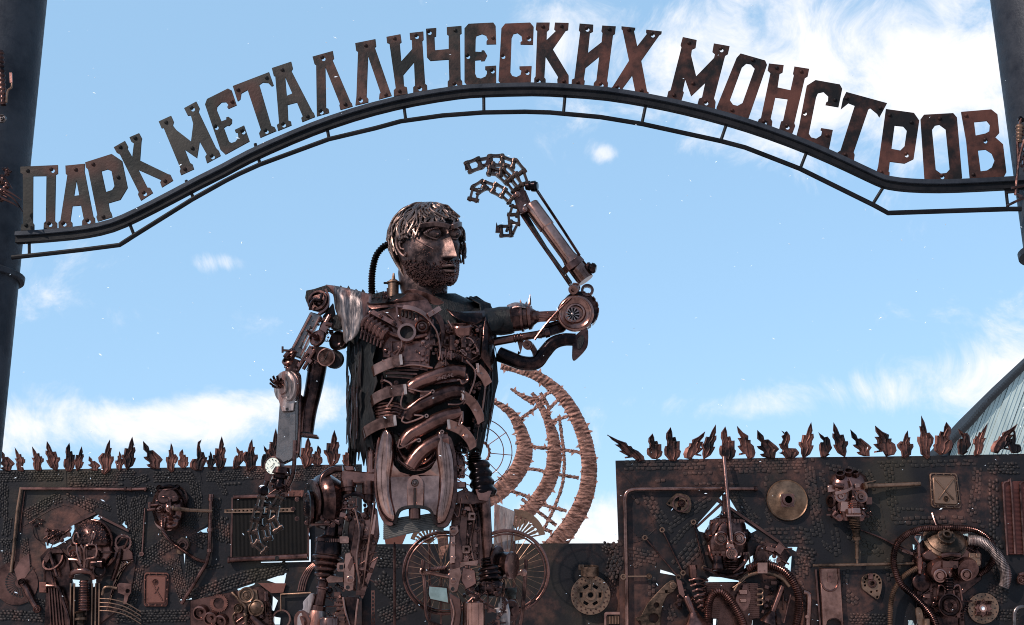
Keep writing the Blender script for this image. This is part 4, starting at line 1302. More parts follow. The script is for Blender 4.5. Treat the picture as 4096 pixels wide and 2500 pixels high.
tob = bpy.data.objects.new('embossed_code', tme)
C.objects.link(tob)
tob.parent = mf
BASE[tob] = BASE[st]

# ---- small hoses and fittings over the chest
for pts, r_ in (([(880, 240), (950, 300), (1000, 440), (960, 540)], 6), ([(1180, 300), (1230, 380), (1250, 500), (1240, 560)], 7), ([(1300, 300), (1370, 400), (1450, 420), (1500, 500)], 6), ([(870, 560), (960, 600), (1080, 590), (1200, 610)], 7), ([(1420, 560), (1480, 640), (1450, 760), (1400, 850)], 7), ([(880, 690), (930, 720), (940, 800), (900, 870)], 7)):
    MB(A).tube([(x, y, cd(x) + 44) for x, y in pts], r_, 8, 5).out('oil_line', COPL, st)
for x, y in ((905, 590), (975, 565), (900, 780), (990, 755), (850, 985), (930, 962), (1440, 830), (1480, 890), (1350, 1005), (1420, 1060), (1520, 650)):
    MB(A).bolt((x, y, cd(x) + 34), 10, 14).out('strap_bolt', COPL, st)
MB(A).greeble(880, 420, 1000, 560, 14, on(30), 131, (7, 14)).greeble(1050, 440, 1190, 600, 16, on(34), 132, (7, 14)).out('cover_fittings', COP, st, kind='stuff')
MB(A).greeble(430, 270, 560, 470, 26, 70, 133, (9, 20)).out('upper_arm_clutter', COP, st, kind='stuff')
# ---- rib straps
for pts in ([(1000, 555, 262), (905, 585, 235), (820, 625, 175), (800, 650, 120)], [(1028, 750, 262), (910, 770, 240), (815, 815, 185), (795, 850, 130)], [(960, 955, 250), (860, 975, 225), (765, 1025, 170), (745, 1060, 120)],
            [(1490, 610, 190), (1535, 660, 160), (1565, 720, 120)], [(1395, 790, 225), (1460, 840, 205), (1505, 920, 165), (1515, 970, 130)], [(1300, 980, 245), (1390, 1020, 215), (1450, 1090, 165), (1462, 1140, 130)]):
    w = 72 if pts[0][0] < 1100 else 66
    rb = MB(A).strap([(x, y, d + 40) for x, y, d in pts], w, 10, (.12, 1, 0) if pts[0][0] < 1100 else (.45, -.9, 0)).out('rib_strap', COPL, st, bevel=2)
    x, y, d = pts[0]
    MB(A).box(x - 8 if x < 1100 else x + 6, y, 20, w * .96, d + 50, 10, -.1).out('strap_end', SHEET, rb, bevel=2)
for i in range(5):
    y = 838 + i * 22
    MB(A).tube([(820, y + 14, 170), (880, y + 2, 225), (950, y, 245), (1000, y + 14, 240)], 11, 8, 4).out('spring_leaf', COP, st)
MB(A).greeble(860, 700, 1000, 760, 10, on(-20), 31, (10, 22)).greeble(1430, 700, 1530, 1050, 24, on(-25), 32, (10, 24)).greeble(860, 1050, 1000, 1150, 10, on(-20), 36, (10, 22)).out('belly_clutter', DRK, st)

# ---- neck, hose, plug
b = MB(CC)
rings = []
for y, cx, rx, rd in ((740, 290, 130, 120), (860, 295, 150, 135), (950, 308, 152, 140), (1010, 315, 140, 140), (1080, 325, 140, 140), (1150, 330, 170, 150)):
    rings.append([CC(cx + rx * math.sin(a), y, rd * math.cos(a) - 20) for a in [2 * math.pi * i / 32 for i in range(32)]])
b.rings(rings)
b.out('neck', FACE, st)
MB(CC).strap([(190, 1000, 70), (240, 985, 120), (330, 1010, 150), (420, 1060, 130), (450, 1085, 90)], 50, 12, (.2, 1, -.3)).out('neck_band', COP, st, bevel=2)
MB(CC).hose([(95, 672, -10), (50, 695, -30), (5, 755, -40), (-18, 860, -40), (-20, 960, -30), (-20, 1010, -20)], 21, (17, 3.2)).out('neck_hose', DRK, st)
MB(CC).stack((118, 860, 10), (115, 1015, 20), [(0, 6), (.28, 12), (.29, 26), (.36, 26), (.37, 42), (.42, 42), (.43, 34), (1, 34)]).out('spark_plug', GOLD, st)
MB(CC).cyl((55, 921, 15), (158, 921, 15), 7).out('plug_pin', DRK, st)

# ---- head
YAW = RAD(41)
HC, HS = (328, 690), 500.0
EX, EZ = .165, .165


def head_local(u, th, feats=True, mask=0):
    z = .5 * math.cos(th)
    rs = max(0.0, math.sin(th)) ** (.74 + .55 * (z / .5) ** 2 if z > 0 else .24)
    wx = .375
    if z < -.05:
        wx = .375 - .085 * min(1, (-.05 - z) / .40)
    cu, su = math.cos(u), math.sin(u)
    x = wx * rs * math.copysign(abs(su) ** .80, su)
    if cu > 0:
        y = (.385 + .085 * min(1, max(0, (-.08 - z) / .3))) * rs * cu ** .72
    else:
        bk = .46 if z > 0 else .46 - .34 * min(1, -z / .40)
        y = -bk * rs * abs(cu) ** .9
    if feats and cu > .1:
        g = lambda v, c, s: math.exp(-((v - c) / s) ** 2)
        f = min(1, (cu - .1) / .3)
        o = 0
        o += .10 * g(z, EZ + .09, .032) * (g(x, EX - .01, .12) + g(x, .01 - EX, .12)) + .02 * g(z, EZ + .05, .05) * g(x, 0, .05)
        o -= .12 * (g(x, EX, .11) + g(x, -EX, .11)) * g(z, EZ + .01, .06)
        nh = .045 + .115 * min(1, max(0, (EZ + .05 - z) / .31))
        inn = 1 if -.135 < z < EZ + .05 else max(0, 1 - (abs(z - (EZ + .05 - .135) / 2) - (EZ + .05 + .135) / 2) / .028)
        o += nh * 1.15 * inn * max(0, 1 - abs(x) / (.060 + .050 * max(0, (EZ - z) / .30)))
        o += .03 * (g(x, .20, .08) + g(x, -.20, .08)) * g(z, .02, .06)
        o -= .035 * (g(x, .19, .07) + g(x, -.19, .07)) * g(z, -.18, .08)
        o += .055 * g(z, -.245, .024) * g(x, 0, .115) + .06 * g(z, -.312, .026) * g(x, 0, .10)
        o -= .04 * g(z, -.278, .010) * g(x, 0, .125)
        o -= .02 * g(z, -.365, .022) * g(x, 0, .09)
        o += .05 * g(z, -.43, .05) * g(x, 0, .13)
        y += o * f
    return Vector((x, y, z))


def to_frame(p, hc, hs, yaw):
    x = p.x * math.cos(yaw) + p.y * math.sin(yaw)
    d = p.y * math.cos(yaw) - p.x * math.sin(yaw)
    return (hc[0] + x * hs, hc[1] - p.z * hs, d * hs)


b = MB(CC)
nu, nv = 120, 110
rings = []
for i in range(nv + 1):
    th = math.pi * (.004 + .992 * i / nv)
    rings.append([CC(*to_frame(head_local(2 * math.pi * j / nu, th), HC, HS, YAW)) for j in range(nu)])
b.rings(rings)
hd = b.out('head', FACE, st, smooth=70)


def hp(x, y, z):
    return to_frame(Vector((x, y, z)), HC, HS, YAW)


def surf(u, z, off=0.0):
    th = math.acos(max(-1, min(1, z / .5)))
    p = head_local(u, th)
    n = Vector((p.x, p.y, p.z * .6)).normalized()
    return p + n * off


for sx in (-1, 1):
    e = hp(sx * EX, .288, EZ)
    eb = MB(CC).blob(e, 60, 42, 38, 20, 14).out('eye', FACE, hd)
    MB(CC).blob(hp(sx * EX + .02, .350, EZ - .004), 24, 24, 12).out('iris', BLK, eb)
    MB(CC).blob(hp(sx * EX + .02, .376, EZ), 9, 9, 5).out('eye_glint', COPL, eb)  # bright bead standing in for the highlight on the dark iris
    lid = [hp(sx * EX + dx, .372 - abs(dx) * .5, EZ + .074 * math.cos(dx / .145 * math.pi / 2)) for dx in (-.145, -.08, 0, .08, .135)]
    MB(CC).tube(lid, 7, 6, 4).out('upper_lid', FACE, hd)
    lid = [hp(sx * EX + dx, .372 - abs(dx) * .5, EZ - .066 * math.cos(dx / .145 * math.pi / 2)) for dx in (-.145, -.08, 0, .08, .135)]
    MB(CC).tube(lid, 4.5, 6, 4).out('lower_lid', FACE, hd)
    b = MB(CC)
    for i in range(13):
        dx = -.12 + .24 * i / 12
        zz = EZ + .072 * math.cos(dx / .145 * math.pi / 2)
        b.blob(hp(sx * EX + dx, .382 - abs(dx) * .5, zz), 5, 6, 5, 6, 4)
    b.out('eyelashes', COPL, hd)
    br = [hp(sx * (.03 + .30 * t), .46 - .20 * t * t, EZ + .085 + .035 * math.sin(t * 2.8)) for t in (0, .25, .5, .75, 1)]
    MB(CC).strap(br, 30, 26, (0, 1, -.5)).out('brow_plate', FACE, hd, bevel=3)
for zc, yy, ww_ in ((-.250, .462, .115), (-.308, .468, .10)):
    MB(CC).tube([hp(dx, yy + .05 - abs(dx) * .9, zc + (.012 if zc > -.28 else -.004) * math.cos(dx * 20)) for dx in (-ww_, -.06, 0, .06, ww_)], 9, 8, 4).out('lip', FACE, hd)
# ear on the near side
er = [(-.385, .02, .10), (-.40, -.05, .13), (-.405, -.11, .09), (-.40, -.115, 0), (-.39, -.06, -.08), (-.375, .0, -.12), (-.365, .03, -.08)]
MB(CC).tube([hp(*q) for q in er], lambda u: 12 - 3 * u, 8, 5).out('ear', FACE, hd)
MB(CC).tube([hp(-.385, -.02, .06), hp(-.395, -.07, .05), hp(-.385, -.06, -.02), hp(-.37, -.01, -.04)], 8, 8, 5).out('ear_fold', FACE, hd)
er = [(-q[0], q[1], q[2]) for q in er]
MB(CC).tube([hp(*q) for q in er], 11, 8, 5).out('ear', FACE, hd)
# scars: weld beads on the cheek
b = MB(CC)
rb = random.Random(3)
for i in range(60):
    t = i / 59
    p = surf(-1.25 + .75 * t, .10 - .13 * t, .006)
    b.blob(to_frame(p, HC, HS, YAW), rb.uniform(2.5, 4.5), seg=6, ri=4)
for i in range(26):
    p = surf(rb.uniform(-1.3, -.5), rb.uniform(-.16, .04), .004)
    b.blob(to_frame(p, HC, HS, YAW), rb.uniform(2, 4), seg=6, ri=4)
b.out('weld_scar', COPL, hd)
# beard of welded beads
b = MB(CC)
cnt = 0
while cnt < 1500:
    u = rb.uniform(-1.75, 1.6)
    z = rb.uniform(-.485, -.17)
    p = surf(u, z, .012)
    low = -.23 - .09 * max(0, 1 - abs(u) / .5) + .06 * max(0, abs(u) - .7)
    if z > low + rb.uniform(-.06, .07):
        if not (abs(p.x) < .13 and -.225 < z < -.175):
            continue
    if abs(p.x) < .10 and -.335 < z < -.225:
        continue
    b.blob(to_frame(p, HC, HS, YAW), rb.uniform(4.0, 7.5), seg=6, ri=4)
    cnt += 1
for i in range(110):
    a = rb.uniform(.2, 1.3)
    y = rb.uniform(930, 1060)
    if rb.random() < (y - 930) / 170:
        continue
    b.blob((312 + 148 * math.sin(a), y, 135 * math.cos(a) - 15), rb.uniform(3.5, 6), seg=6, ri=4)
b.out('beard_beads', DRK, hd)
# dark scalp under the hair
b = MB(CC)
rings = []
for i in range(15):
    th = math.pi * (.01 + .30 * i / 14)
    rings.append([CC(*to_frame(head_local(2 * math.pi * j / 60, th * (1.0 if abs(((j / 60 + .5) % 1) - .5) < .2 else 1.45), False) * 1.015, HC, HS, YAW)) for j in range(60)])
b.rings(rings, (True, False))
b.out('scalp', BLK, hd, smooth=60)
# hair of bent rods
hb = random.Random(9)
hair = MB(CC)


def strand(u, z0, z1, n=6, wob=.05, r=None, lift=0.0):
    pts = []
    uu = u
    for i in range(n):
        t = i / (n - 1)
        th0 = math.acos(min(1, z0 / .5))
        th1 = math.acos(max(-1, z1 / .5))
        th = th0 + (th1 - th0) * t
        uu = u + hb.uniform(-wob, wob) * (1 + t)
        p = head_local(uu, th, False)
        nrm = Vector((p.x, p.y, p.z)).normalized()
        p = p + nrm * (.026 + lift + .03 * math.sin(t * 3.1) + hb.uniform(-.008, .012) + (.11 * max(0, t - .5) if .6 < u < 1.9 else (.04 * max(0, t - .6))))
        pts.append(to_frame(p, HC, HS, YAW))
    hair.tube(pts, r or hb.uniform(6.0, 7.6), 6, 3)


for i in range(120):
    u = -math.pi + 2 * math.pi * (i + hb.uniform(-.3, .3)) / 120
    au = abs(u)
    if au < 1.0:
        z1 = hb.uniform(.22, .36)
    elif au < 1.45:
        z1 = hb.uniform(.06, .27)
    elif au < 2.0:
        z1 = hb.uniform(.04, .2)
    else:
        z1 = hb.uniform(-.32, -.05)
    strand(u, hb.choice((.495, .48, .45)), z1, 7, .10)
for i in range(64):
    u = hb.uniform(-math.pi, math.pi)
    au = abs(u)
    z1 = hb.uniform(.30, .40) if au < 1.2 else hb.uniform(.05, .3)
    strand(u, .49, z1, 6, .13, 6.5, .03)
for i in range(30):
    strand(hb.uniform(.95, 1.75), hb.uniform(.15, .32), hb.uniform(-.2, .12), 5, .09, 6)
for i in range(20):
    strand(hb.uniform(-2.7, -2.0), hb.uniform(.0, .15), hb.uniform(-.4, -.2), 5, .06, 6)
hair.out('hair', HAIRM, hd)

# ---- hanging arm
b = MB(A)
b.lathe((440, 165, 90), (-.35, -.15, 1), [(-60, 62), (-10, 75), (0, 72), (4, 56), (-10, 52), (-10, 34), (16, 30), (16, 12), (34, 10)], 26)
b.out('shoulder_pulley', COP, st)
MB(A).tube([(395, 230, 110), (400, 190, 125), (425, 160, 130), (460, 165, 128), (475, 120, 120)], 10, 8).greeble(395, 140, 480, 220, 10, 110, 41, (8, 18)).out('shoulder_linkage', DRK, st)
MB(A).strap([(500, 100, 60), (518, 150, 70), (505, 220, 75), (450, 262, 80)], 40, 14, (0, 0, 1)).out('shoulder_rim', COP, st)
ua = MB(A).plate([(395, 240), (470, 262), (330, 545), (262, 520), (270, 480)], 90, 46, [[(400, 345), (418, 352), (352, 485), (336, 478)]]).out('upper_arm_plate', STEEL, st, bevel=6)
MB(A).tube([(400, 262, 96), (300, 450, 96), (270, 500, 96)], 7, 6, 2).tube([(458, 275, 96), (380, 430, 96), (335, 530, 96)], 7, 6, 2).out('plate_bead', COPL, ua)
for i in range(7):
    MB(A).lathe((412 - i * 17, 300 + i * 34, 92), (0, 0, 1), [(0, 6), (4, 5)], 8).out('rivet', COPL, ua)
MB(A).plate([(480, 265), (545, 180), (560, 260), (500, 380), (440, 470), (420, 455)], 60, 40).out('upper_arm_back', BLK, st, bevel=6)
MB(A).cyl((525, 270, 90), (480, 350, 95), 20).box(490, 340, 44, 60, 118, 40, .5).cyl((500, 320, 120), (540, 330, 120), 14).out('arm_cylinder', COP, st)
MB(A).plate([(545, 270), (600, 238), (612, 300), (605, 350), (560, 360), (530, 350)], 80, 60).out('arm_pad', BLK, st, bevel=14)
MB(A).lathe((440, 412, 110), (-.5, -.25, .83), [(-30, 40), (-22, 56), (0, 58), (6, 52), (6, 24), (26, 22), (26, 14), (60, 13), (60, 20), (70, 20), (70, 8), (110, 7)], 26).out('arm_disc', COP, st)
MB(A).lathe((575, 430, 120), (-.45, -.05, .9), [(-80, 20), (-60, 46), (-20, 62), (0, 66), (4, 60), (-16, 52), (-30, 30), (-36, 4)], 28).out('bowl', COP, st)
MB(A).lathe((555, 555, 70), (-.2, .1, 1), [(-20, 60), (20, 62)], 26).out('gauge_back', BLK, st)
gg = MB(A).lathe((500, 540, 128), (-.15, .1, 1), [(-70, 52), (-8, 60), (0, 60), (2, 52), (-8, 50), (-8, 2)], 30).out('pressure_gauge', COPL, st)
MB(A).bar((478, 572, 126), (520, 498, 126), 5, 3).out('needle', BLK, gg)
for i in range(9):
    a = RAD(140 + i * 32)
    MB(A).bar((500 + 38 * math.cos(a), 540 + 38 * math.sin(a), 122), (500 + 47 * math.cos(a), 540 + 47 * math.sin(a), 122), 4, 2).out('dial_tick', BLK, gg)
for i, (x, y, r) in enumerate(((250, 560, 42), (262, 530, 36), (272, 505, 28))):
    MB(A).lathe((x, y, 100), (-.4, -.5, .7), [(-16, r), (10, r), (14, r * .7), (-2, r * .66)], 22).out('elbow_washer', COP, st)
MB(A).cyl((300, 500, 110), (208, 494, 130), 8).cyl((214, 510, 130), (214, 470, 130), 7).cyl((250, 515, 140), (230, 540, 150), 16).out('elbow_pin', DRK, st)
MB(A).cyl((405, 470, 90), (300, 640, 80), 16).cyl((420, 500, 110), (350, 620, 100), 12).box(385, 560, 40, 26, 125, 24, .6).box(395, 500, 36, 36, 120, 30, .5).greeble(340, 480, 430, 610, 12, 95, 44, (9, 18)).out('elbow_rods', COP, st)
MB(A).tube([(455, 480, 40), (440, 620, 30), (415, 760, 25), (385, 900, 30), (368, 1040, 36)], lambda u: 66 - 18 * u, 18, 5).out('exhaust_pipe', DRK, st)
MB(A).box(385, 1050, 110, 14, 80, 90, .12).box(430, 1062, 40, 8, 60, 40, .25).out('pipe_flange', DRK, st)
MB(A).tube([(300, 560, 70), (275, 640, 70), (262, 720, 70), (255, 800, 70)], 46, 14).out('elbow_core', DRK, st)
MB(A).greeble(235, 560, 330, 690, 18, 100, 47, (10, 22)).out('elbow_clutter', COP, st, kind='stuff')
MB(A).plate([(300, 780), (345, 790), (340, 1000), (325, 1190), (300, 1190)], 70, 50).out('forearm_back', DRK, st, bevel=4)
el = MB(A).lathe((238, 735, 95), (-.62, .12, .78), [(-46, 84), (-30, 104), (-12, 106), (-4, 96), (0, 106), (16, 102), (22, 84), (28, 80), (28, 52), (40, 46), (40, 30)], 34).out('elbow_rotor', SHEET, st)
b = MB(A)
for i in range(9):
    a = 2 * math.pi * i / 9
    c0 = Vector((205, 722, 132))
    e1 = (math.cos(a) * 12, math.sin(a) * 12)
    b.strap([(192 + e1[0], 716 + e1[1], 128), (186 + math.cos(a + .4) * 30, 712 + math.sin(a + .4) * 30, 138), (168 + math.cos(a + .8) * 40, 700 + math.sin(a + .8) * 40, 160)], 16, 4, (-.6, .1, .78), 2)
b.cyl((200, 720, 120), (158, 695, 178), 11)
b.out('impeller', DRK, el)
MB(A).tube([(255, 660, 100), (320, 650, 100), (330, 720, 100), (325, 800, 96)], 9, 8).out('elbow_tube', DRK, st)
fa = MB(A).plate([(195, 830), (320, 785), (312, 1190), (210, 1240), (165, 1230)], 80, 60).out('forearm_channel', STEEL, st, bevel=6)
MB(A).plate([(262, 900), (300, 890), (296, 1190), (250, 1225)], 92, 14).out('channel_flange', STEEL, fa, bevel=3)
MB(A).plate([(180, 800), (315, 775), (290, 845), (285, 890), (210, 895)], 110, 20).bolt((250, 812, 112), 16, 16).out('elbow_bracket', SHEET, fa, bevel=3)
MB(A).disc((243, 880, 113), 9, 4).out('bracket_hole', BLK, fa)
MB(A).tube([(325, 700, 100), (330, 900, 104), (318, 1150, 104), (300, 1160, 104)], 8, 8, 3).out('brake_line', COP, st)
# wrist clock and hand
ck = MB(B).lathe((148, 186, 120), (-.3, .12, .9), [(-70, 50), (-6, 62), (4, 62), (6, 56), (0, 54)], 32).out('wrist_clock', DRK, st)
MB(B).lathe((148, 186, 122), (-.3, .12, .9), [(-1, 54), (0, 54)], 32).out('clock_face', WHITE, ck)
for i in range(12):
    a = RAD(30 * i)
    x, y = 146 + 43 * math.cos(a), 187 + 43 * math.sin(a)
    MB(B).bar((x - 4 * math.cos(a), y - 4 * math.sin(a), 136 + (x - 148) * .3), (x + 4 * math.cos(a), y + 4 * math.sin(a), 136 + (x - 148) * .3), 2.6, 8).out('hour_mark', INK, ck)
MB(B).bar((146, 187, 130), (158, 166, 134), 2.6, 4).bar((146, 187, 130), (130, 197, 126), 2.6, 4).out('clock_hands', INK, ck)
MB(B).tube([(296, 20, 104), (290, 180, 104), (278, 260, 100), (250, 320, 96), (236, 360, 92)], 14, 10, 4).out('wrist_tube', COP, st)
MB(B).cyl((130, 235, 90), (92, 345, 90), 16).lathe((85, 348, 100), (0, 0, 1), [(-40, 34), (0, 36), (6, 28), (10, 14)], 18).box(118, 265, 44, 40, 108, 30, .3).out('wrist_link', DRK, st)
MB(B).lathe((205, 240, 80), (-.1, 1, 0), [(-40, 60), (0, 66), (10, 50), (30, 46), (34, 30), (60, 34), (90, 50), (110, 30)], 20).greeble(150, 280, 250, 390, 22, 110, 46, (8, 20)).out('wrist_joint', DRK, st)
for pts, w in (([(80, 395, 110), (50, 500, 120), (20, 610, 118), (42, 700, 108), (100, 748, 100)], 54), ([(112, 440, 80), (98, 540, 96), (112, 640, 98), (140, 705, 92)], 50), ([(200, 395, 110), (152, 480, 120), (150, 545, 118), (198, 615, 108), (240, 612, 100)], 58)):
    MB(B).chain(pts, w, 76).out('chain_finger', CHAINM, st)

# ---- raised arm
b = MB(A)
b.stack((1712, 290, 40), (1900, 272, 60), [(0, 82), (.06, 90), (.12, 84), (.34, 84), (.36, 92), (.44, 92), (.46, 80), (.58, 76), (.62, 84), (.72, 80), (.8, 56), (.92, 40), (1, 38)], 30)
b.out('shoulder_joint', COP, st)
b = MB(A)
for i in range(18):
    a = 2 * math.pi * i / 18
    b.cyl((1885, 275 + 30 * math.sin(a), 55 + 30 * math.cos(a)), (2010, 268 + 30 * math.sin(a), 62 + 30 * math.cos(a)), 5.5, seg=6)
b.cyl((1885, 275, 55), (2030, 268, 62), 29)
b.out('splined_shaft', COP, st)
MB(A).patch([[(1690, 200, 30), (1740, 182, 60), (1800, 190, 70), (1850, 205, 50)], [(1690, 240, 90), (1740, 215, 110), (1800, 215, 120), (1860, 235, 90)]]).out('shoulder_sheet', SHEET, st, solid=6)
for x, y, tx, ty, w in ((1835, 195, 1842, 122, 22), (1780, 190, 1775, 158, 14), (1812, 195, 1818, 172, 12), (1760, 510, 1778, 515, 20)):
    MB(A).lathe((x, y, 40), (tx - x, ty - y, 0), [(0, w * .6), (math.hypot(tx - x, ty - y) * .5, w * .42), (math.hypot(tx - x, ty - y), .5)], 8).out('spike', DRK, st)
MB(A).cyl((1600, 440, 50), (1960, 378, 70), 28, 24).stack((1890, 392, 70), (1968, 378, 72), [(0, 26), (.3, 30), (.32, 24), (.6, 24), (.62, 32), (1, 30)]).bellows((1730, 418, 62), (1790, 408, 64), 30, 30, 3).out('lower_arm_shaft', DRK, st)
MB(A).plate([(1900, 360), (2030, 300), (2090, 345), (2060, 370), (1960, 400), (1900, 410)], 20, 30).bar((1930, 335, 40), (2030, 305, 40), 22, 10).out('arm_gusset', DRK, st, bevel=4)
MB(A).lathe((1822, 458, 100), (-.3, .1, 1), [(-50, 18), (-30, 32), (-10, 32), (-8, 24), (4, 24), (6, 30), (14, 28), (14, 12), (22, 10)], 20).out('clamp_knob', COP, st)
MB(A).tube([(2112, 150, 120), (2020, 240, 118), (1940, 330, 114), (1870, 425, 104)], 8, 8, 2).out('link_rod', COP, st)
MB(A).tube([(1845, 460, 70), (1870, 500, 70), (1880, 540, 70)], 20, 8).plate([(1755, 430), (1800, 425), (1778, 515)], 50, 20).out('pipe_bracket', DRK, st)
ep = MB(A).tube([(1635, 520, 30), (1700, 545, 40), (1790, 578, 50), (1880, 575, 60), (1935, 510, 70), (1990, 450, 75), (2060, 425, 80), (2140, 425, 84)], lambda u: 50 - 9 * u, 18, 5).out('exhaust_bend', DRK, st)
MB(A).plate(sm([(2215, 345), (2222, 440), (2205, 490), (2140, 556), (2118, 548), (2118, 480), (2122, 420), (2150, 385)], 3), 110, 22).out('bend_flange', DRK, ep, bevel=4)
MB(A).plate(sm([(2190, 395), (2196, 430), (2175, 480), (2152, 485), (2148, 440), (2165, 405)], 3), 114, 6).out('flange_mouth', BLK, ep, bevel=2)
eb = MB(A).lathe((2170, 225, 50), (.18, -.05, 1), [(-50, 90), (-40, 122), (10, 124), (20, 118)], 40).out('turbo_back', DRK, st)
tb = MB(A).lathe((2138, 250, 120), (-.1, .08, 1), [(-60, 100), (-50, 118), (-6, 122), (0, 118), (4, 108), (-4, 100), (-8, 70), (6, 62), (8, 52), (0, 48), (-10, 46), (-12, 4)], 44).out('turbo_housing', COPL, st)
b = MB(A)
for i in range(11):
    a = 2 * math.pi * i / 11
    b.plate([(2120 + 8 * math.cos(a), 258 + 8 * math.sin(a)), (2120 + 45 * math.cos(a - .10), 258 + 45 * math.sin(a - .10)), (2120 + 45 * math.cos(a + .12), 258 + 45 * math.sin(a + .12))], 128, 10)
b.lathe((2120, 258, 122), (-.1, .08, 1), [(-10, 12), (10, 10), (14, 4)], 12)
b.out('turbo_impeller', STEEL, tb)
MB(A).disc((2120, 258, 112), 46, 4, (-.1, .08, 1)).out('turbo_bore', BLK, tb)
MB(A).ring((2120, 258, 124), 54, 45, 10).out('impeller_rim', COP, tb)
b = MB(A)
for i in range(10):
    a = RAD(-80 + 20 * i)
    b.box(2170 + 121 * math.cos(a), 228 + 121 * math.sin(a), 6, 26, 72, 60, a)
b.out('cooling_fin', DRK, eb)
MB(CC).ring((1345, 965, 60), 40, 24, 30).out('elbow_ring', DRK, st)
MB(CC).lathe((1255, 965, 130), (-.3, .5, .8), [(-60, 30), (0, 32), (6, 28), (6, 12), (-6, 10)], 20).cyl((1268, 925, 90), (1262, 960, 90), 18).out('elbow_bush', COPL, st)
# forearm
b = MB(CC)
b.stack((985, 425, 60), (1335, 905, 60), [(0, 48), (.01, 52), (.30, 52), (.31, 46), (.68, 46), (.72, 50), (.74, 54), (.90, 54), (1, 54)], 26)
b.out('shock_tube', PELV, st)
b = MB(CC)
b.plate([(920, 480), (960, 470), (1010, 560), (1090, 690), (1205, 850), (1250, 915), (1232, 935), (1140, 800), (1020, 620)], 30, 40)
b.out('forearm_rail', BLK, st, bevel=4)
MB(CC).tube([(925, 485, 52), (1030, 640, 52), (1150, 810, 52), (1235, 930, 52)], 9, 8, 2).out('rail_bead', COP, st)
MB(CC).strap([(1200, 845, 70), (1225, 820, 118), (1275, 785, 118), (1308, 760, 70)], 44, 8, (.55, .8, 0)).out('forearm_strap', COP, st, bevel=2)
MB(CC).tube([(1022, 338, 70), (1100, 455, 72), (1190, 590, 72), (1290, 745, 72), (1345, 815, 70)], 6, 6, 2).tube([(1030, 332, 80), (1200, 590, 82), (1300, 745, 80)], 4, 6, 2).out('cable', DRK, st)
MB(CC).stack((1335, 820, 70), (1400, 832, 80), [(0, 20), (.1, 32), (.3, 34), (.35, 28), (.5, 28), (.55, 35), (.8, 33), (1, 22)], 20).box(1350, 850, 40, 22, 84, 30, .4).out('rod_knob', DRK, st)
MB(CC).stack((955, 310, 60), (1030, 308, 80), [(0, 22), (.3, 28), (.4, 24), (.5, 34), (.8, 36), (.85, 30), (1, 26)], 20).out('wrist_knob', DRK, st)
pm = MB(CC).plate([(868, 345), (940, 305), (960, 380), (985, 455), (935, 480), (910, 470), (895, 430)], 90, 40).out('palm_plate', COP, st, bevel=5)
MB(CC).bolt((900, 362, 94), 15, 18).bolt((948, 455, 94), 12, 14).bolt((878, 372, 92), 10, 12).out('palm_bolt', COPL, pm)
MB(CC).box(950, 400, 60, 130, 60, 60, -.4).out('wrist_block', DRK, st, bevel=6)
for pts, w, lk in (([(945, 295, 50), (915, 215, 60), (855, 155, 70), (785, 145, 90), (715, 150, 110), (655, 165, 120), (590, 190, 126)], 62, 76), ([(915, 310, 70), (870, 250, 90), (810, 195, 110), (745, 190, 120), (690, 175, 130)], 56, 74),
                   ([(890, 330, 90), (850, 275, 110), (800, 225, 130), (740, 215, 140), (700, 200, 150)], 54, 72), ([(860, 395, 80), (825, 360, 100), (765, 325, 120), (700, 300, 130), (655, 310, 134), (630, 350, 130), (622, 395, 126)], 56, 66),
                   ([(890, 440, 60), (875, 500, 80), (880, 555, 90), (848, 598, 100), (795, 592, 110)], 60, 62)):
    MB(CC).chain(pts, w * 1.12, lk).out('chain_finger', CHAINM, st)
for pts in (((590, 190, 140), (565, 165, 140), (572, 205, 140)), ((625, 385, 140), (605, 370, 140), (640, 412, 140)), ((795, 598, 120), (768, 535, 120), (762, 600, 120)), ((695, 170, 140), (715, 122, 140), (735, 160, 140))):
    MB(CC).plate([(p[0], p[1]) for p in pts] + [(pts[0][0] + 12, pts[0][1] + 6)], pts[0][2], 14).out('finger_nail', DRK, st)

# ---- pelvis
pv = MB(B).inflate(sm([(868, -45), (905, -55), (940, -10), (944, 130), (925, 260), (930, 380), (956, 500), (945, 548), (900, 530), (850, 450), (828, 300), (834, 120)], 4), on(28), 34, sig=.2, back=30).out('pelvis_fairing', PELV, st, smooth=75)
MB(B).inflate(sm([(1225, -30), (1260, -45), (1295, -10), (1332, 130), (1342, 300), (1320, 450), (1280, 548), (1232, 560), (1222, 500), (1240, 380), (1245, 260), (1225, 130)], 4), on(28), 34, sig=.2, back=30).out('fairing_lobe', PELV, pv, smooth=75)
# outer shells
MB(B).plate(sm([(862, -30), (905, -50), (950, -10), (955, 200), (950, 400), (962, 545), (930, 575), (885, 555), (842, 465), (818, 300), (826, 120)], 3), on(8), 40).out('shell_back', DRK, pv, bevel=6)
MB(B).plate(sm([(1215, -20), (1265, -48), (1310, 0), (1345, 130), (1352, 300), (1330, 455), (1290, 560), (1235, 582), (1208, 540), (1225, 400), (1222, 200)], 3), on(8), 40).out('shell_back', DRK, pv, bevel=6)
MB(B).plate(sm([(850, 0), (838, 120), (830, 300), (850, 460), (905, 545), (940, 560), (925, 580), (880, 560), (838, 470), (815, 300), (822, 120), (835, 20)], 3), on(20), 50).out('shell_edge', COP, pv, bevel=4)
MB(B).plate(sm([(1300, 0), (1335, 130), (1340, 300), (1322, 450), (1285, 550), (1235, 575), (1240, 590), (1300, 575), (1345, 460), (1362, 300), (1352, 120), (1325, 10)], 3), on(20), 50).out('shell_edge', COP, pv, bevel=4)
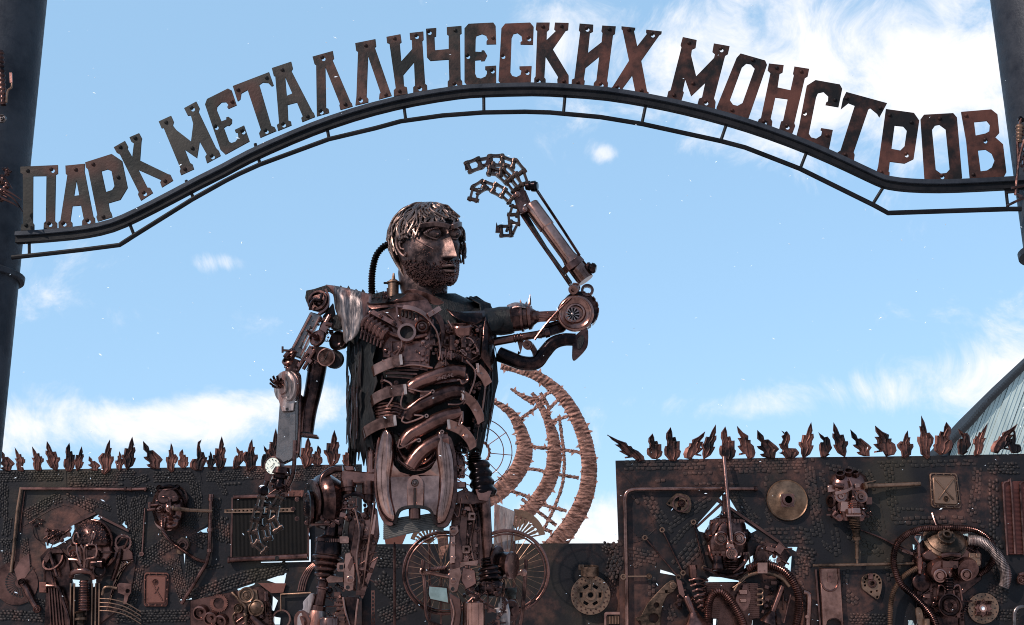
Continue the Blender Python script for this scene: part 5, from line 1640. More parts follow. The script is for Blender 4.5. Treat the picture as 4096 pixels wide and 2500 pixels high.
ctr = [(935, 120), (945, 180), (985, 225), (1040, 243), (1085, 245), (1140, 235), (1190, 205), (1222, 150), (1235, 130), (1245, 250), (1238, 400), (1222, 510), (1195, 500), (1170, 468), (1140, 452), (1035, 452), (1000, 462), (965, 495), (950, 525), (932, 400), (922, 260)]
MB(B).plate(ctr, on(30), 36).out('centre_plate', PELV, pv, bevel=9)
sp = MB(B).plate([(1032, 290), (1040, 268), (1062, 250), (1085, 246), (1110, 250), (1130, 268), (1140, 292), (1140, 462), (1032, 462)], on(52), 14, [rect(1084, 388, 16, 110)]).out('slot_plate', COPL, pv, bevel=3)
MB(B).pulley((1082, 296, 312), 25, 12).out('slot_bolt', STEEL, sp)
MB(B).box(1084, 388, 10, 110, 296, 8).out('slot_bar', BLK, sp)
MB(B).cyl((1082, 470, 270), (1082, 535, 270), 38).out('pelvis_hinge', DRK, st)
MB(B).strap([(955, 560, 240), (985, 478, 275), (1080, 455, 290), (1180, 475, 275), (1215, 560, 240)], 40, 18, (0, 0, 1)).out('lower_arch', BLK, st)
b = MB(B)
for i in range(9):
    o = i * 13
    b.tube([(880, 560 + o, 170 - i * 3), (1000, 530 + o, 225), (1100, 520 + o * .9, 230), (1200, 505 + o * .9, 215), (1270, 510 + o, 180)], 8.5, 6, 4)
b.out('corded_belt', CORD, st)
MB(A).greeble(1320, 1090, 1420, 1180, 10, 140, 61, (12, 26)).out('hip_clutter', DRK, st)

MB(B).greeble(960, 20, 1215, 190, 46, 150, 161, (12, 30)).out('belly_machinery', DRK, st, kind='stuff')
MB(B).tube([(965, 60, 190), (1010, 130, 210), (1090, 175, 215), (1180, 140, 205), (1215, 60, 190)], 16, 10, 5).tube([(980, 150, 190), (1060, 205, 200), (1150, 200, 200), (1210, 160, 190)], 12, 10, 5).out('belly_hose', COP, st)
MB(B).spring((1120, 60, 190), (1150, 150, 200), 22, 6, 6).out('belly_spring', COPL, st)
MB(B).greeble(780, 60, 850, 330, 22, 130, 162, (10, 24)).greeble(560, 380, 700, 560, 22, 120, 163, (10, 26)).out('waist_machinery', COP, st, kind='stuff')
MB(B).greeble(700, 640, 830, 1000, 30, 95, 164, (9, 22)).greeble(1390, 440, 1500, 820, 34, 85, 165, (9, 22)).out('thigh_machinery', COP, st, kind='stuff')
for pts in ([(690, 470, 130), (720, 620, 140), (700, 800, 150), (720, 960, 140)], [(820, 420, 140), (800, 560, 140), (770, 760, 120), (740, 980, 110)], [(1420, 380, 150), (1470, 520, 120), (1450, 700, 120), (1480, 840, 110)]):
    MB(B).tube(pts, 8, 8, 5).out('thigh_line', COPL, st)
# ---- hanging-arm side leg
df_ = MB(B).lathe((505, 420, 20), (-.9, .1, .5), [(-110, 60), (-90, 130), (-30, 170), (10, 190), (60, 170), (90, 120), (96, 150), (112, 150), (114, 60), (140, 52)], 34).out('axle_housing', COP, st)
MB(B).tube([(470, 330, 130), (480, 260, 120), (540, 215, 110), (610, 205, 110)], 24, 10).out('housing_rib', DRK, df_)
MB(B).lathe((380, 470, 60), (-1, .05, .35), [(-20, 120), (0, 122), (4, 110), (4, 60), (20, 54)], 34).boltring((372, 470, 80), 90, 8, 11).out('axle_flange', DRK, df_)
MB(B).greeble(430, 330, 590, 580, 26, 130, 63, (12, 28)).out('housing_bolts', DRK, df_)
hb_ = MB(B).plate([(597, 222), (640, 214), (830, 232), (826, 292), (700, 300), (595, 290)], 150, 90).out('hip_bracket', COP, st, bevel=8)
MB(B).plate([(620, 190), (680, 185), (690, 215), (625, 218)], 140, 60).out('bracket_lug', COP, hb_, bevel=6)
MB(B).stack((648, 285, 110), (650, 372, 110), [(0, 52), (.5, 52), (.55, 44), (.8, 44), (.85, 36), (1, 30)]).stack((782, 290, 110), (784, 430, 110), [(0, 48), (.6, 48), (.65, 42), (.9, 42), (1, 30)]).out('bracket_bush', COP, hb_)
MB(B).cyl((798, 40, 110), (800, 235, 110), 34).lathe((798, 38, 110), (0, -1, 0), [(0, 34), (6, 26)], 16).out('hip_post', COP, st)
b = MB(B)
b.tube([(600, 470, 110), (620, 395, 120), (690, 372, 120), (760, 400, 120), (800, 480, 120), (830, 660, 110)], 18, 8, 5)
b.out('hip_arch', DRK, st)
for nm, pts, d, t, mat in (('thigh_plate', [(655, 500), (720, 500), (760, 570), (740, 680), (700, 790), (655, 760), (640, 640)], 90, 60, DRK), ('thigh_plate', [(690, 560), (755, 560), (745, 640), (690, 860), (690, 1010), (640, 990), (655, 760)], 120, 50, COP),
                           ('thigh_channel', [(790, 440), (835, 470), (850, 640), (812, 660), (800, 560)], 130, 30, COP), ('thigh_channel', [(590, 400), (640, 410), (625, 520), (600, 650), (575, 640)], 110, 40, DRK),
                           ('thigh_strut', [(765, 600), (850, 640), (800, 800), (760, 1000), (715, 1010), (740, 800)], 60, 40, DRK), ('thigh_strut', [(815, 780), (840, 790), (740, 1060), (715, 1040)], 90, 20, COP)):
    MB(B).plate(pts, d, t).out(nm, mat, st, bevel=5)
for nm, pts, d, t, mat in (('thigh_gusset', [(700, 500), (790, 480), (800, 600), (760, 700), (700, 640)], 70, 30, COP), ('thigh_channel', [(735, 640), (790, 640), (800, 760), (745, 1000), (700, 1000)], 50, 40, COP), ('thigh_link', [(800, 500), (830, 500), (815, 640), (790, 640)], 140, 14, COPL), ('thigh_gusset', [(560, 560), (610, 560), (600, 660), (545, 650)], 60, 40, COP),
                           ('thigh_channel', [(1320, 650), (1350, 640), (1345, 830), (1312, 830)], 165, 16, COPL), ('thigh_link', [(1400, 600), (1430, 600), (1440, 830), (1405, 830)], 70, 24, COP), ('thigh_link', [(1455, 560), (1485, 560), (1490, 830), (1460, 830)], 70, 24, DRK), ('knee_arm', [(1395, 850), (1480, 870), (1490, 960), (1420, 1000), (1385, 940)], 110, 30, COP)):
    MB(B).plate(pts, d, t).out(nm, mat, st, bevel=5)
for x, y, d in ((718, 530, 74), (760, 600, 74), (770, 700, 54), (735, 900, 54), (1335, 700, 168), (1335, 790, 168), (1418, 640, 74), (1420, 780, 74), (1440, 920, 114)):
    MB(B).bolt((x, y, d), 11, 14).out('thigh_bolt', COPL, st)
kb = MB(B).plate([(625, 760), (660, 752), (685, 830), (690, 870), (680, 1000), (648, 1012), (615, 995), (612, 860)], 150, 20).out('knee_bracket', COPL, st, bevel=4)
MB(B).plate([(498, 925), (525, 905), (615, 920), (615, 950), (510, 955)], 150, 16).plate(rrect(598, 852, 54, 60, 12), 150, 14, [rrect(600, 852, 26, 30, 5)]).plate([(590, 655), (650, 660), (650, 690), (600, 692)], 150, 14).plate(rrect(618, 672, 60, 46, 10), 152, 12, [rrect(620, 672, 28, 20, 4)]).out('bracket_tab', COPL, kb, bevel=3)
MB(B).bolt((658, 930, 154), 20, 24).out('knee_bolt', COPL, kb)
MB(B).disc((642, 985, 153), 13, 4).out('bracket_hole', BLK, kb)
MB(B).plate([(640, 850), (672, 770), (680, 820), (655, 880)], 156, 10).out('bracket_fin', DRK, kb, bevel=2)
MB(B).stack((545, 540, 90), (520, 690, 90), [(0, 40), (.7, 46), (.8, 70), (1, 86)]).out('boot_neck', DRK, st)
b = MB(B)
b.stack((522, 660, 90), (512, 770, 90), [(0, 84), (.1, 94), (.28, 94), (.3, 88), (1, 92)], 26)
b.out('joint_cup', DRK, st)
b = MB(B)
for i in range(44):
    a = 2 * math.pi * i / 44
    b.box(522 + 92 * math.cos(a), 676, 6, 22, 90 + 92 * math.sin(a), 6)
b.out('toothed_ring', DRK, st)
MB(B).bellows((512, 770, 90), (490, 920, 90), 108, 66, 4, 26, .16).out('rubber_boot', DRK, st)
MB(B).stack((488, 915, 90), (445, 1150, 90), [(0, 36), (.05, 44), (.1, 44), (.12, 34), (.28, 34), (.3, 40), (.34, 40), (.36, 33), (.8, 36), (.82, 46), (1, 46)]).out('drive_shaft', COP, st)
MB(B).stack((445, 1140, 90), (420, 1330, 90), [(0, 50), (.2, 60), (1, 60)]).out('shin_cylinder', SHEET, st)
MB(B).plate([(395, 1025), (420, 1020), (425, 1050), (405, 1130), (390, 1190), (350, 1300), (300, 1300), (310, 1180), (350, 1120), (345, 1080)], 120, 40).out('shin_guard', SHEET, st, bevel=8)
MB(B).lathe((345, 1210, 100), (-.6, .2, .8), [(-30, 60), (0, 74), (8, 70), (8, 40), (20, 36)], 26).out('shin_hub', COP, st)
sh = MB(B).plate([(615, 1050), (650, 1040), (720, 1050), (690, 1150), (700, 1500), (640, 1500), (615, 1160)], 100, 60).out('shin_plate', DRK, st, bevel=6)
MB(B).tube([(612, 1050, 130), (628, 1150, 130), (660, 1260, 130)], 8, 8, 3).tube([(712, 1060, 130), (700, 1140, 130), (690, 1260, 130)], 8, 8, 3).out('shin_rod', COPL, sh)
for i in range(6):
    MB(B).box(595, 1070 + i * 28, 56, 12, 130, 14).out('shin_rung', DRK, sh)
MB(B).plate(rrect(725, 1020, 60, 34, 8), 130, 16).out('shin_tab', COP, sh, bevel=2)
MB(B).stack((520, 1175, 170), (520, 1330, 170), [(0, 4), (.02, 44), (.08, 58), (.14, 62), (1, 62)], 24).out('oil_can', COPL, st)
MB(B).greeble(500, 960, 620, 1180, 26, 60, 66, (12, 26)).greeble(640, 440, 790, 560, 18, 90, 67, (12, 26)).out('leg_clutter', DRK, st, kind='stuff')

# ---- raised-arm side leg
MB(B).bellows((1470, 100, 90), (1478, 180, 90), 40, 60, 5).out('hip_hose', DRK, st)
MB(B).bellows((1500, 160, 80), (1540, 390, 90), 72, 92, 4, 26, .15).out('hip_boot', DRK, st)
for x, y, w, h in ((1365, 140, 70, 60), (1370, 230, 80, 60), (1375, 310, 90, 40), (1390, 180, 40, 120)):
    MB(B).box(x, y, w, h, 120, 60).out('hip_block', COP, st, bevel=6)
MB(B).stack((1352, 60, 110), (1372, 190, 120), [(0, 20), (.3, 36), (.5, 30), (.8, 44), (1, 44)]).out('hip_bush', COP, st)
MB(B).greeble(1320, 100, 1420, 350, 30, 140, 71, (10, 26)).out('hip_bolts', COP, st)
MB(B).plate([(1335, 370), (1400, 340), (1560, 385), (1555, 420), (1480, 440), (1345, 430)], 150, 40).out('hip_link', DRK, st, bevel=6)
MB(B).plate([(1480, 340), (1590, 350), (1560, 420), (1500, 410)], 170, 16).out('hip_tab', COP, st, bevel=3)
MB(B).cyl((1540, 400, 80), (1565, 800, 80), 40, 34).out('thigh_tube', COP, st)
MB(B).cyl((1500, 440, 40), (1500, 800, 40), 22).plate([(1490, 440), (1520, 440), (1530, 830), (1480, 830)], 60, 20).out('thigh_rail', DRK, st)
tb_ = MB(B).plate([(1310, 580), (1370, 570), (1380, 640), (1400, 760), (1385, 880), (1360, 1020), (1320, 1010), (1310, 820)], 140, 40).out('thigh_frame', COP, st, bevel=5)
MB(B).plate([(1322, 590), (1365, 580), (1372, 620), (1345, 650), (1318, 640)], 160, 14).plate([(1310, 870), (1380, 850), (1390, 900), (1365, 1010), (1330, 1020), (1305, 990)], 160, 14).plate(rrect(1458, 518, 46, 50, 10), 150, 12, [rrect(1460, 520, 22, 24, 4)]).plate(rrect(1420, 735, 50, 52, 10), 150, 12, [rrect(1422, 736, 24, 26, 4)]).plate([(1380, 820), (1500, 805), (1495, 845), (1420, 840), (1380, 860)], 150, 14).out('frame_bracket', COPL, tb_, bevel=3)
for x, y in ((1335, 610), (1335, 940)):
    MB(B).bolt((x, y, 162), 17, 22).out('frame_bolt', COPL, tb_)
MB(B).disc((1332, 995, 162), 12, 4).out('bracket_hole', BLK, tb_)
MB(B).spring((1410, 470, 140), (1402, 510, 140), 14, 5, 4).tube([(1388, 400, 150), (1380, 450, 150), (1365, 520, 150), (1330, 480, 150)], 5, 6).out('return_spring', COP, tb_)
MB(B).plate([(1390, 480), (1430, 500), (1420, 700), (1400, 800), (1370, 620)], 110, 20).plate([(1395, 430), (1500, 430), (1505, 830), (1400, 830)], 10, 30).plate([(1330, 440), (1400, 430), (1410, 600), (1320, 590)], 60, 40).out('inner_plate', DRK, st, bevel=4)
MB(B).bellows((1563, 790, 90), (1568, 850, 90), 46, 50, 3, 22).bellows((1570, 850, 90), (1585, 940, 90), 76, 84, 3, 24, .12).out('knee_boot', DRK, st)
MB(B).blob((1585, 985, 100), 80, 66, 70, 20, 14).greeble(1530, 950, 1650, 1040, 16, 165, 73, (12, 24)).out('knee_ball', DRK, st)
MB(B).lathe((1690, 838, 30), (.95, .1, .5), [(-70, 84), (-40, 92), (-36, 84), (20, 84), (30, 90), (46, 84), (50, 40)], 30).out('brake_drum', COP, st)
MB(B).lathe((1632, 800, 60), (.95, .1, .5), [(-12, 86), (0, 88), (4, 80)], 28).out('drum_plate', DRK, st)
MB(B).stack((1480, 1076, 200), (1482, 1330, 200), [(0, 6), (.01, 50), (.05, 60), (1, 58)], 28).out('oil_filter', COPL, st)
MB(B).plate([(1310, 1020), (1385, 1060), (1390, 1150), (1350, 1500), (1290, 1500), (1320, 1200)], 130, 40).out('shin_plate', DRK, st, bevel=5)
MB(B).tube([(1318, 1060, 160), (1340, 1150, 160), (1320, 1260, 160)], 8, 8).out('shin_rod', COPL, st)
MB(B).plate([(1640, 1040), (1690, 1060), (1710, 1150), (1700, 1500), (1600, 1500), (1620, 1150)], 110, 60).plate([(1600, 1120), (1650, 1110), (1665, 1150), (1620, 1160)], 140, 20).out('shin_casting', SHEET, st, bevel=8)
MB(B).lathe((1715, 1140, 60), (.7, .1, .7), [(-30, 60), (0, 72), (8, 66), (8, 30), (30, 26)], 26).out('shin_hub', COP, st)
MB(B).greeble(1400, 860, 1520, 1080, 26, 80, 75, (12, 26)).greeble(1560, 1040, 1700, 1240, 18, 150, 76, (12, 26)).out('leg_clutter', DRK, st, kind='stuff')
MB(B).stack((1440, 1080, 100), (1440, 1330, 100), [(0, 40), (1, 44)]).out('shin_tube', DRK, st)
# lower legs and feet below the frame of the picture
for x0, x1 in ((520, 480), (1500, 1540)):
    MB(B).stack((x0, 1320, 80), (x1, 2560, 60), [(0, 90), (.1, 110), (.4, 100), (.8, 70), (.82, 90), (1, 90)]).out('lower_leg', DRK, st)
    MB(B).plate([(x1 - 130, 2600), (x1 - 90, 2540), (x1 + 90, 2540), (x1 + 130, 2600), (x1 + 140, 2705), (x1 - 140, 2705)], 340, 460).out('foot', COP, st, bevel=20)

# ================================================================== things behind the statue
wb = thing('web_sculpture', 'curved spiked web of textured copper arcs rising behind the robot statue', 'sculpture', (WEB(1300, 1300).x, 15.3, 0))


def arc(fr, pts, w, name='web_arc', mat=None, thorn=True, seed=1, t=10, parent=None):
    """band with wavy relief and thorns along its edges"""
    r = random.Random(seed)
    p = catmull([Vector((x, y, 0)) for x, y in pts], 12)
    p = resample(p, 2.2)
    b = MB(fr)
    rows = []
    m = len(p)
    for i, c in enumerate(p):
        tt = i / (m - 1)
        tn = (p[min(i + 1, m - 1)] - p[max(i - 1, 0)]).normalized()
        nr = Vector((-tn.y, tn.x, 0))
        ww = w(tt) if callable(w) else w
        row = []
        for q in (-1, -.6, -.2, .2, .6, 1):
            e = (r.uniform(-1.0, 1.0) if abs(q) == 1 else 0)
            pt = c + nr * (q * ww / 2 + e)
            wave = 1.4 * math.sin(i * 1.25 + q * 3.4 + 4 * noise.noise(Vector((pt.x * .06, pt.y * .06, seed + 3)))) + 2.0 * noise.noise(Vector((pt.x * .22, pt.y * .22, seed)))
            edge = -3.0 if abs(q) == 1 else 0
            row.append(fr(pt.x, pt.y, wave * min(1, ww / 14) + edge))
        rows.append(row)
    bk = fr.n * (-t * fr.k * .5)
    b.rings([r_ + [v + bk for v in reversed(r_)] for r_ in rows])
    if thorn:
        i = r.randint(3, 8)
        while i < m - 4:
            c = p[i]
            tn = (p[i + 1] - p[i - 1]).normalized()
            nr = Vector((-tn.y, tn.x, 0)) * r.choice((-1, 1))
            ww = w(i / (m - 1)) if callable(w) else w
            h = r.uniform(4, 11)
            a = c + nr * (ww / 2 - 1)
            s_ = r.choice((-1, 1)) * 2
            b.plate([(a.x - tn.x * 4.4, a.y - tn.y * 4.4), (a.x + nr.x * h + tn.x * s_, a.y + nr.y * h + tn.y * s_), (a.x + tn.x * 4.4, a.y + tn.y * 4.4)], -.5, 3)
            i += r.randint(7, 15)
    return b.out(name, mat or WEBM, parent or wb, smooth=50)


arc(WEB, [(1205, 880), (1240, 886), (1290, 903), (1335, 935), (1370, 975), (1400, 1035), (1416, 1100), (1416, 1160), (1400, 1215), (1375, 1260), (1345, 1300), (1300, 1345), (1240, 1380)], lambda u: 16 + 34 * min(u, .9) ** .7, seed=1)
arc(WEB, [(1280, 945), (1295, 965), (1318, 1010), (1332, 1060), (1333, 1110), (1320, 1160), (1295, 1200), (1265, 1235), (1230, 1255)], lambda u: 8 + 28 * min(1, u * 2.2), seed=2)
arc(WEB, [(1185, 965), (1205, 975), (1235, 1000), (1256, 1045), (1262, 1085), (1250, 1125), (1225, 1160), (1190, 1190), (1150, 1210)], lambda u: 10 + 32 * min(1, u * 2.0), seed=3)
arc(WEB, [(1228, 935), (1262, 955), (1290, 968)], lambda u: 4 + 14 * u, seed=4)
for i, pts in enumerate(([(1335, 940), (1312, 950), (1290, 980), (1262, 1000), (1235, 1022)], [(1345, 1000), (1352, 1050), (1358, 1110), (1352, 1170), (1330, 1230), (1305, 1280)], [(1240, 1065), (1285, 1075), (1330, 1080), (1375, 1085), (1402, 1090)],
                         [(1250, 1125), (1290, 1130), (1335, 1140), (1395, 1150)], [(1228, 1180), (1270, 1195), (1310, 1215), (1365, 1230)], [(1290, 965), (1310, 990), (1345, 960)], [(1310, 1020), (1340, 1010), (1370, 1000)], [(1255, 1200), (1300, 1235), (1340, 1265)],
                         [(1300, 945), (1318, 975), (1322, 1000)], [(1262, 1240), (1290, 1265), (1330, 1280)])):
    arc(WEB, pts, 8, 'web_strand', thorn=i % 2 == 0, seed=20 + i, t=6)
for x_ in (1300, 1230, 1160):
    MB(WEB).cyl((x_, 1230 if x_ < 1300 else 1340, -6), (x_, 1800, -6), 6).out('post', DRK, wb)
# thin wire wheel at the left of the web
ww = thing('wire_ring', 'thin wire rings and spokes beside the web sculpture at the robot hip', 'wire ring', (WEB(1165, 1090).x, 14.0, 1.6))
WF = Frame((0, 0, 1.66234), (0, 14.0, 0), (0, -1, 0))
for r_ in (28, 62, 82):
    MB(WF).tube([(x, y, 0) for x, y in circ(1150, 1088, r_, 24)], 1.2 if r_ > 30 else 2.4, 6, 2, closed=True).out('wire_loop', FLAMEM, ww)
for i in range(9):
    a = RAD(-75 + i * 40)
    MB(WF).cyl((1150 + 26 * math.cos(a), 1088 + 26 * math.sin(a), 0), (1150 + 84 * math.cos(a), 1088 + 84 * math.sin(a), 0), 1.0, seg=6).out('wire_spoke', FLAMEM, ww)
MB(WF).gear((1150, 1088, 1), 32, 22, 3, .78, .1).out('toothed_rim', FLAMEM, ww)
MB(WF).cyl((1150, 1115, -2), (1150, 1320, -2), 3).out('stem', DRK, ww)


def spoked(cx, cy, r, label, seed):
    t = thing('spoked_wheel', label, 'wheel', BK(cx, cy + r), 'pair of spoked wheels behind the statue legs')
    MB(BK).tube([(x, y, 0) for x, y in circ(cx, cy, r, 40)], 12, 10, 2, closed=True).out('rim', COP, t)
    MB(BK).tube([(x, y, 0) for x, y in circ(cx, cy, r - 22, 40)], 6, 8, 2, closed=True).out('inner_rim', COP, t)
    MB(BK).lathe((cx, cy, 30), (0, 0, 1), [(-70, 30), (-60, 34), (-50, 16), (-10, 16), (0, 34), (6, 30)], 20).out('hub', DRK, t)
    for i in range(36):
        a = 2 * math.pi * i / 36
        a2 = a + (.5 if i % 2 else -.5)
        MB(BK).cyl((cx + 26 * math.cos(a2), cy + 26 * math.sin(a2), 18 if (i // 2) % 2 else -18), (cx + (r - 22) * math.cos(a), cy + (r - 22) * math.sin(a), 0), 2.2, seg=5).out('spoke', GOLD, t)
    return t


spoked(1277, 890, 268, 'left spoked wheel behind the legs of the robot statue', 1)
spoked(1690, 882, 270, 'right spoked wheel behind the legs of the robot statue', 2)

for nm, lab, tube, mir, knob in (
        ('handlebar_mirror', 'bent copper handlebar with a mirror on the left of the robot shin', [(1135, 805, 60), (1140, 880, 60), (1150, 1000, 60), (1155, 1130, 60), (1175, 1200, 60), (1230, 1232, 60), (1320, 1250, 60)], [(1172, 970), (1300, 982), (1312, 1095), (1180, 1065), (1168, 1030)], (1138, 880)),
        ('handlebar_mirror', 'bent copper handlebar with a mirror on the right of the robot shin', [(1815, 800, 60), (1808, 900, 60), (1798, 1050, 60), (1785, 1180, 60), (1760, 1260, 60), (1690, 1290, 60)], [(1665, 1010), (1672, 985), (1752, 980), (1760, 1000), (1752, 1065), (1690, 1075)], (1795, 888))):
    t = thing(nm, lab, 'mirror', BK(tube[-1][0], tube[-1][1], 60), 'handlebar mirrors')
    MB(BK).tube(tube, 13, 10, 4).out('bar', COP, t)
    MB(BK).plate(mir, 50, 24).out('mirror_shell', DRK, t, bevel=6)
    cxm = sum(p[0] for p in mir) / len(mir)
    cym = sum(p[1] for p in mir) / len(mir)
    MB(BK).plate([(cxm + (x - cxm) * .88, cym + (y - cym) * .84) for x, y in mir], 54, 5).out('mirror_glass', MIRRORM, t)
    MB(BK).lathe((knob[0], knob[1], 80), (0, 0, 1), [(-20, 22), (0, 24), (4, 16), (4, 8), (-4, 7)], 18).out('clamp', COPL, t)
    MB(BK).tube([(knob[0], knob[1], 70), ((knob[0] + 1480) / 2, knob[1] + 35, 70), (1480 + (knob[0] - 1480) * .5, knob[1] + 20, 60)], 13, 8, 4).out('lever', COPL, t)
b = MB(BK)
sg = thing('coil_spring_strut', 'small coil spring strut lying across the left spoked wheel', 'spring strut', BK(1170, 870))
MB(BK).spring((1165, 872, 50), (1285, 855, 50), 11, 12, 5).out('coil', COP, sg)
MB(BK).cyl((1150, 875, 50), (1320, 850, 50), 7).out('rod', DRK, sg)

# slotted fan plates and sheet behind the wheels
def fan(cx, cy, r, a0, a1, n, label):
    fr = Frame((1000, 1750, .60877), (0, 13.6, 0), (0, -1, 0))
    t = thing('slotted_fan_plate', label, 'plate', fr(cx, cy), 'slotted fan plates behind the wheels')
    pts = [(cx, cy)] + [(cx + r * math.cos(RAD(a0 + (a1 - a0) * i / 24)), cy + r * math.sin(RAD(a0 + (a1 - a0) * i / 24))) for i in range(25)]
    holes = []
    for i in range(n):
        a = RAD(a0 + (a1 - a0) * (i + .5) / n)
        ca, sa = math.cos(a), math.sin(a)
        h = []
        for rr, ww in ((.35, 4), (.72, 4), (.74, 8), (.80, 8)):
            h.append((cx + rr * r * ca - ww * sa, cy + rr * r * sa + ww * ca))
        for rr, ww in ((.80, 8), (.74, 8), (.72, 4), (.35, 4)):
            h.append((cx + rr * r * ca + ww * sa, cy + rr * r * sa - ww * ca))
        holes.append(h)
    MB(fr).plate(pts, 0, 10, holes).out('plate', GOLD, t)
    MB(fr).cyl((cx, cy, -12), (cx, cy + 800, -12), 10).out('stand', DRK, t)


fan(1735, 680, 210, -90, -12, 7, 'slotted copper fan plate above the right spoked wheel')
fan(1180, 700, 130, -165, -40, 8, 'slotted copper fan plate above the left spoked wheel')
sd = thing('leaning_sheet', 'mottled dark metal sheet leaning behind the robot right shin', 'metal sheet', BK(1670, 900))
MB(BK).plate([(1605, 430), (1740, 485), (1722, 620), (1705, 765), (1640, 770), (1600, 700)], -60, 14).out('sheet', SHEET, sd, bevel=3)
MB(BK).cyl((1660, 760, -66), (1660, 1800, -66), 14).out('stand', DRK, sd)
sd = thing('leaning_sheet', 'narrow pinkish stone-textured strip beside the robot left shin', 'metal sheet', BK(1250, 900))
MB(BK).plate([(1222, 600), (1300, 640), (1305, 720), (1280, 760), (1265, 800), (1245, 795), (1235, 700)], -40, 14).out('strip', WEBM, sd, bevel=3)
MB(BK).cyl((1255, 780, -46), (1255, 1800, -46), 8).out('stand', DRK, sd)
sd = thing('leaning_sheet', 'reddish triangular sheet between the robot legs above the low wall', 'metal sheet', BK(950, 700))
MB(BK).plate([(880, 640), (1040, 605), (1000, 700), (890, 700)], -60, 12).out('sheet', FLAMEM, sd)
MB(BK).cyl((950, 690, -68), (950, 1800, -68), 10).out('stand', DRK, sd)
# perforated strip by the left shin
t = thing('perforated_strip', 'upright perforated steel strip standing between the robot legs', 'steel strip', BK(808, 1500))
MB(BK).plate([(796, 1005), (820, 1005), (820, 1500), (796, 1500)], 0, 6, [circ(808, 1025 + i * 26, 7, 8, 9) for i in range(18)]).out('strip', COP, t)

# low wall ornaments
t = thing('clutch_disc', 'round perforated clutch disc on the low wall right of the wheels', 'disc', BW(2238, 1170))
WMF = Frame((1000, 1750, .60877), (0, YW + .05, 0), (0, -1, 0))
MB(WMF).plate(circ(2238, 1035, 130, 40), 24, 12, [circ(2238, 1035, 18, 14)] + [rect(2238 + 62 * math.cos(a), 1035 + 62 * math.sin(a), 34, 20, a + 1.57) for a in [math.pi / 3 * i for i in range(6)]]).out('disc', GOLD, t, bevel=2)
MB(WMF).ring((2238, 1035, 32), 84, 78, 8).ring((2238, 1035, 34), 34, 22, 10).out('raised_ring', GOLD, t)
b = MB(WMF)
for i in range(18):
    a = 2 * math.pi * i / 18
    for rr in (100, 118):
        b.lathe((2238 + rr * math.cos(a + rr), 1035 + rr * math.sin(a + rr), 24), (0, 0, 1), [(0, 6), (4, 4)], 8)
b.out('rivets', DRK, t)
t = thing('clamp_bracket', 'small round clamp with stem above the clutch disc on the low wall', 'clamp', BW(2235, 900))
MB(WMF).ring((2232, 845, 60), 58, 48, 60, (0, -1, .25)).cyl((2236, 880, 30), (2236, 1000, 36), 7).box(2178, 852, 36, 36, 50, 30).out('clamp_ring', GOLD, t, bevel=2)
t = thing('fuse_panel', 'small rounded frame with ribbed grille low on the wall by the copper pipe', 'panel', BW(2392, 1220))
MB(WMF).plate(rrect(2392, 1210, 130, 130, 18), 26, 20, [rrect(2392, 1212, 100, 96, 12)]).out('frame', COPL, t, bevel=3)
b = MB(WMF)
for i in range(9):
    b.cyl((2352 + i * 10, 1175, 14), (2352 + i * 10, 1225, 14), 3.5)
b.out('grille', GOLD, t)

# ================================================================== scrap art on the left wall (crop L)
def wthing(name, label, cat, fr, x, y, group=None):
    return thing(name, label, cat, fr(x, y), group)


t = wthing('pipe_frame', 'thin copper pipe frame bent round the upper left of the left wall', 'pipe', L, 160, 480)
MB(L).tube([(160, 478, 22), (600, 480, 22), (950, 484, 22), (1105, 480, 22)], 12, 10, 1).out('pipe', COP, t)
MB(L).tube([(158, 470, 22), (130, 640, 22), (100, 960, 22), (82, 1108, 22)], 11, 10, 1).out('pipe', GOLD, t)
for x in (945, 985, 1095):
    MB(L).cyl((x - 7, 483, 22), (x + 7, 483, 22), 19).out('pipe_collar', DRK, t)
MB(L).tube([(185, 500, 10), (160, 700, 10), (150, 800, 10)], 5, 6, 1).out('thin_rod', DRK, t)

# fan disc
t = wthing('slotted_fan_disc', 'slotted round disc with curved crank arm at the far left wall', 'disc', L, 150, 1180)
MB(L).plate(circ(120, 1190, 165, 36), 8, 8).out('disc', DRK, t)
MB(L).plate([(218, 962), (228, 1090), (190, 1150), (130, 1170), (105, 1090), (150, 1010)], 12, 6).out('fan_wing', COP, t, bevel=2)
b = MB(L)
for i in range(17):
    a = RAD(80 + i * 11.5)
    b.bar((150 + 40 * math.cos(a), 1185 + 40 * math.sin(a), 11), (150 + 100 * math.cos(a), 1185 + 100 * math.sin(a), 11), 6, 3)
    b.disc((150 + 104 * math.cos(a), 1185 + 104 * math.sin(a), 11), 8, 3, seg=10)
for i in range(5):
    a = RAD(-95 + i * 11.5)
    b.bar((155 + 70 * math.cos(a), 1180 + 70 * math.sin(a), 11), (155 + 150 * math.cos(a), 1180 + 150 * math.sin(a), 11), 6, 3)
b.out('slot', BLK, t)
MB(L).tube([(162, 1182, 34), (195, 1230, 36), (235, 1310, 36), (280, 1385, 34)], lambda u: 24 - 4 * u, 12, 4).out('crank_arm', COP, t)
MB(L).pulley((162, 1182, 58), 28, 12).pulley((278, 1385, 54), 28, 12).out('crank_pivot', COP, t)

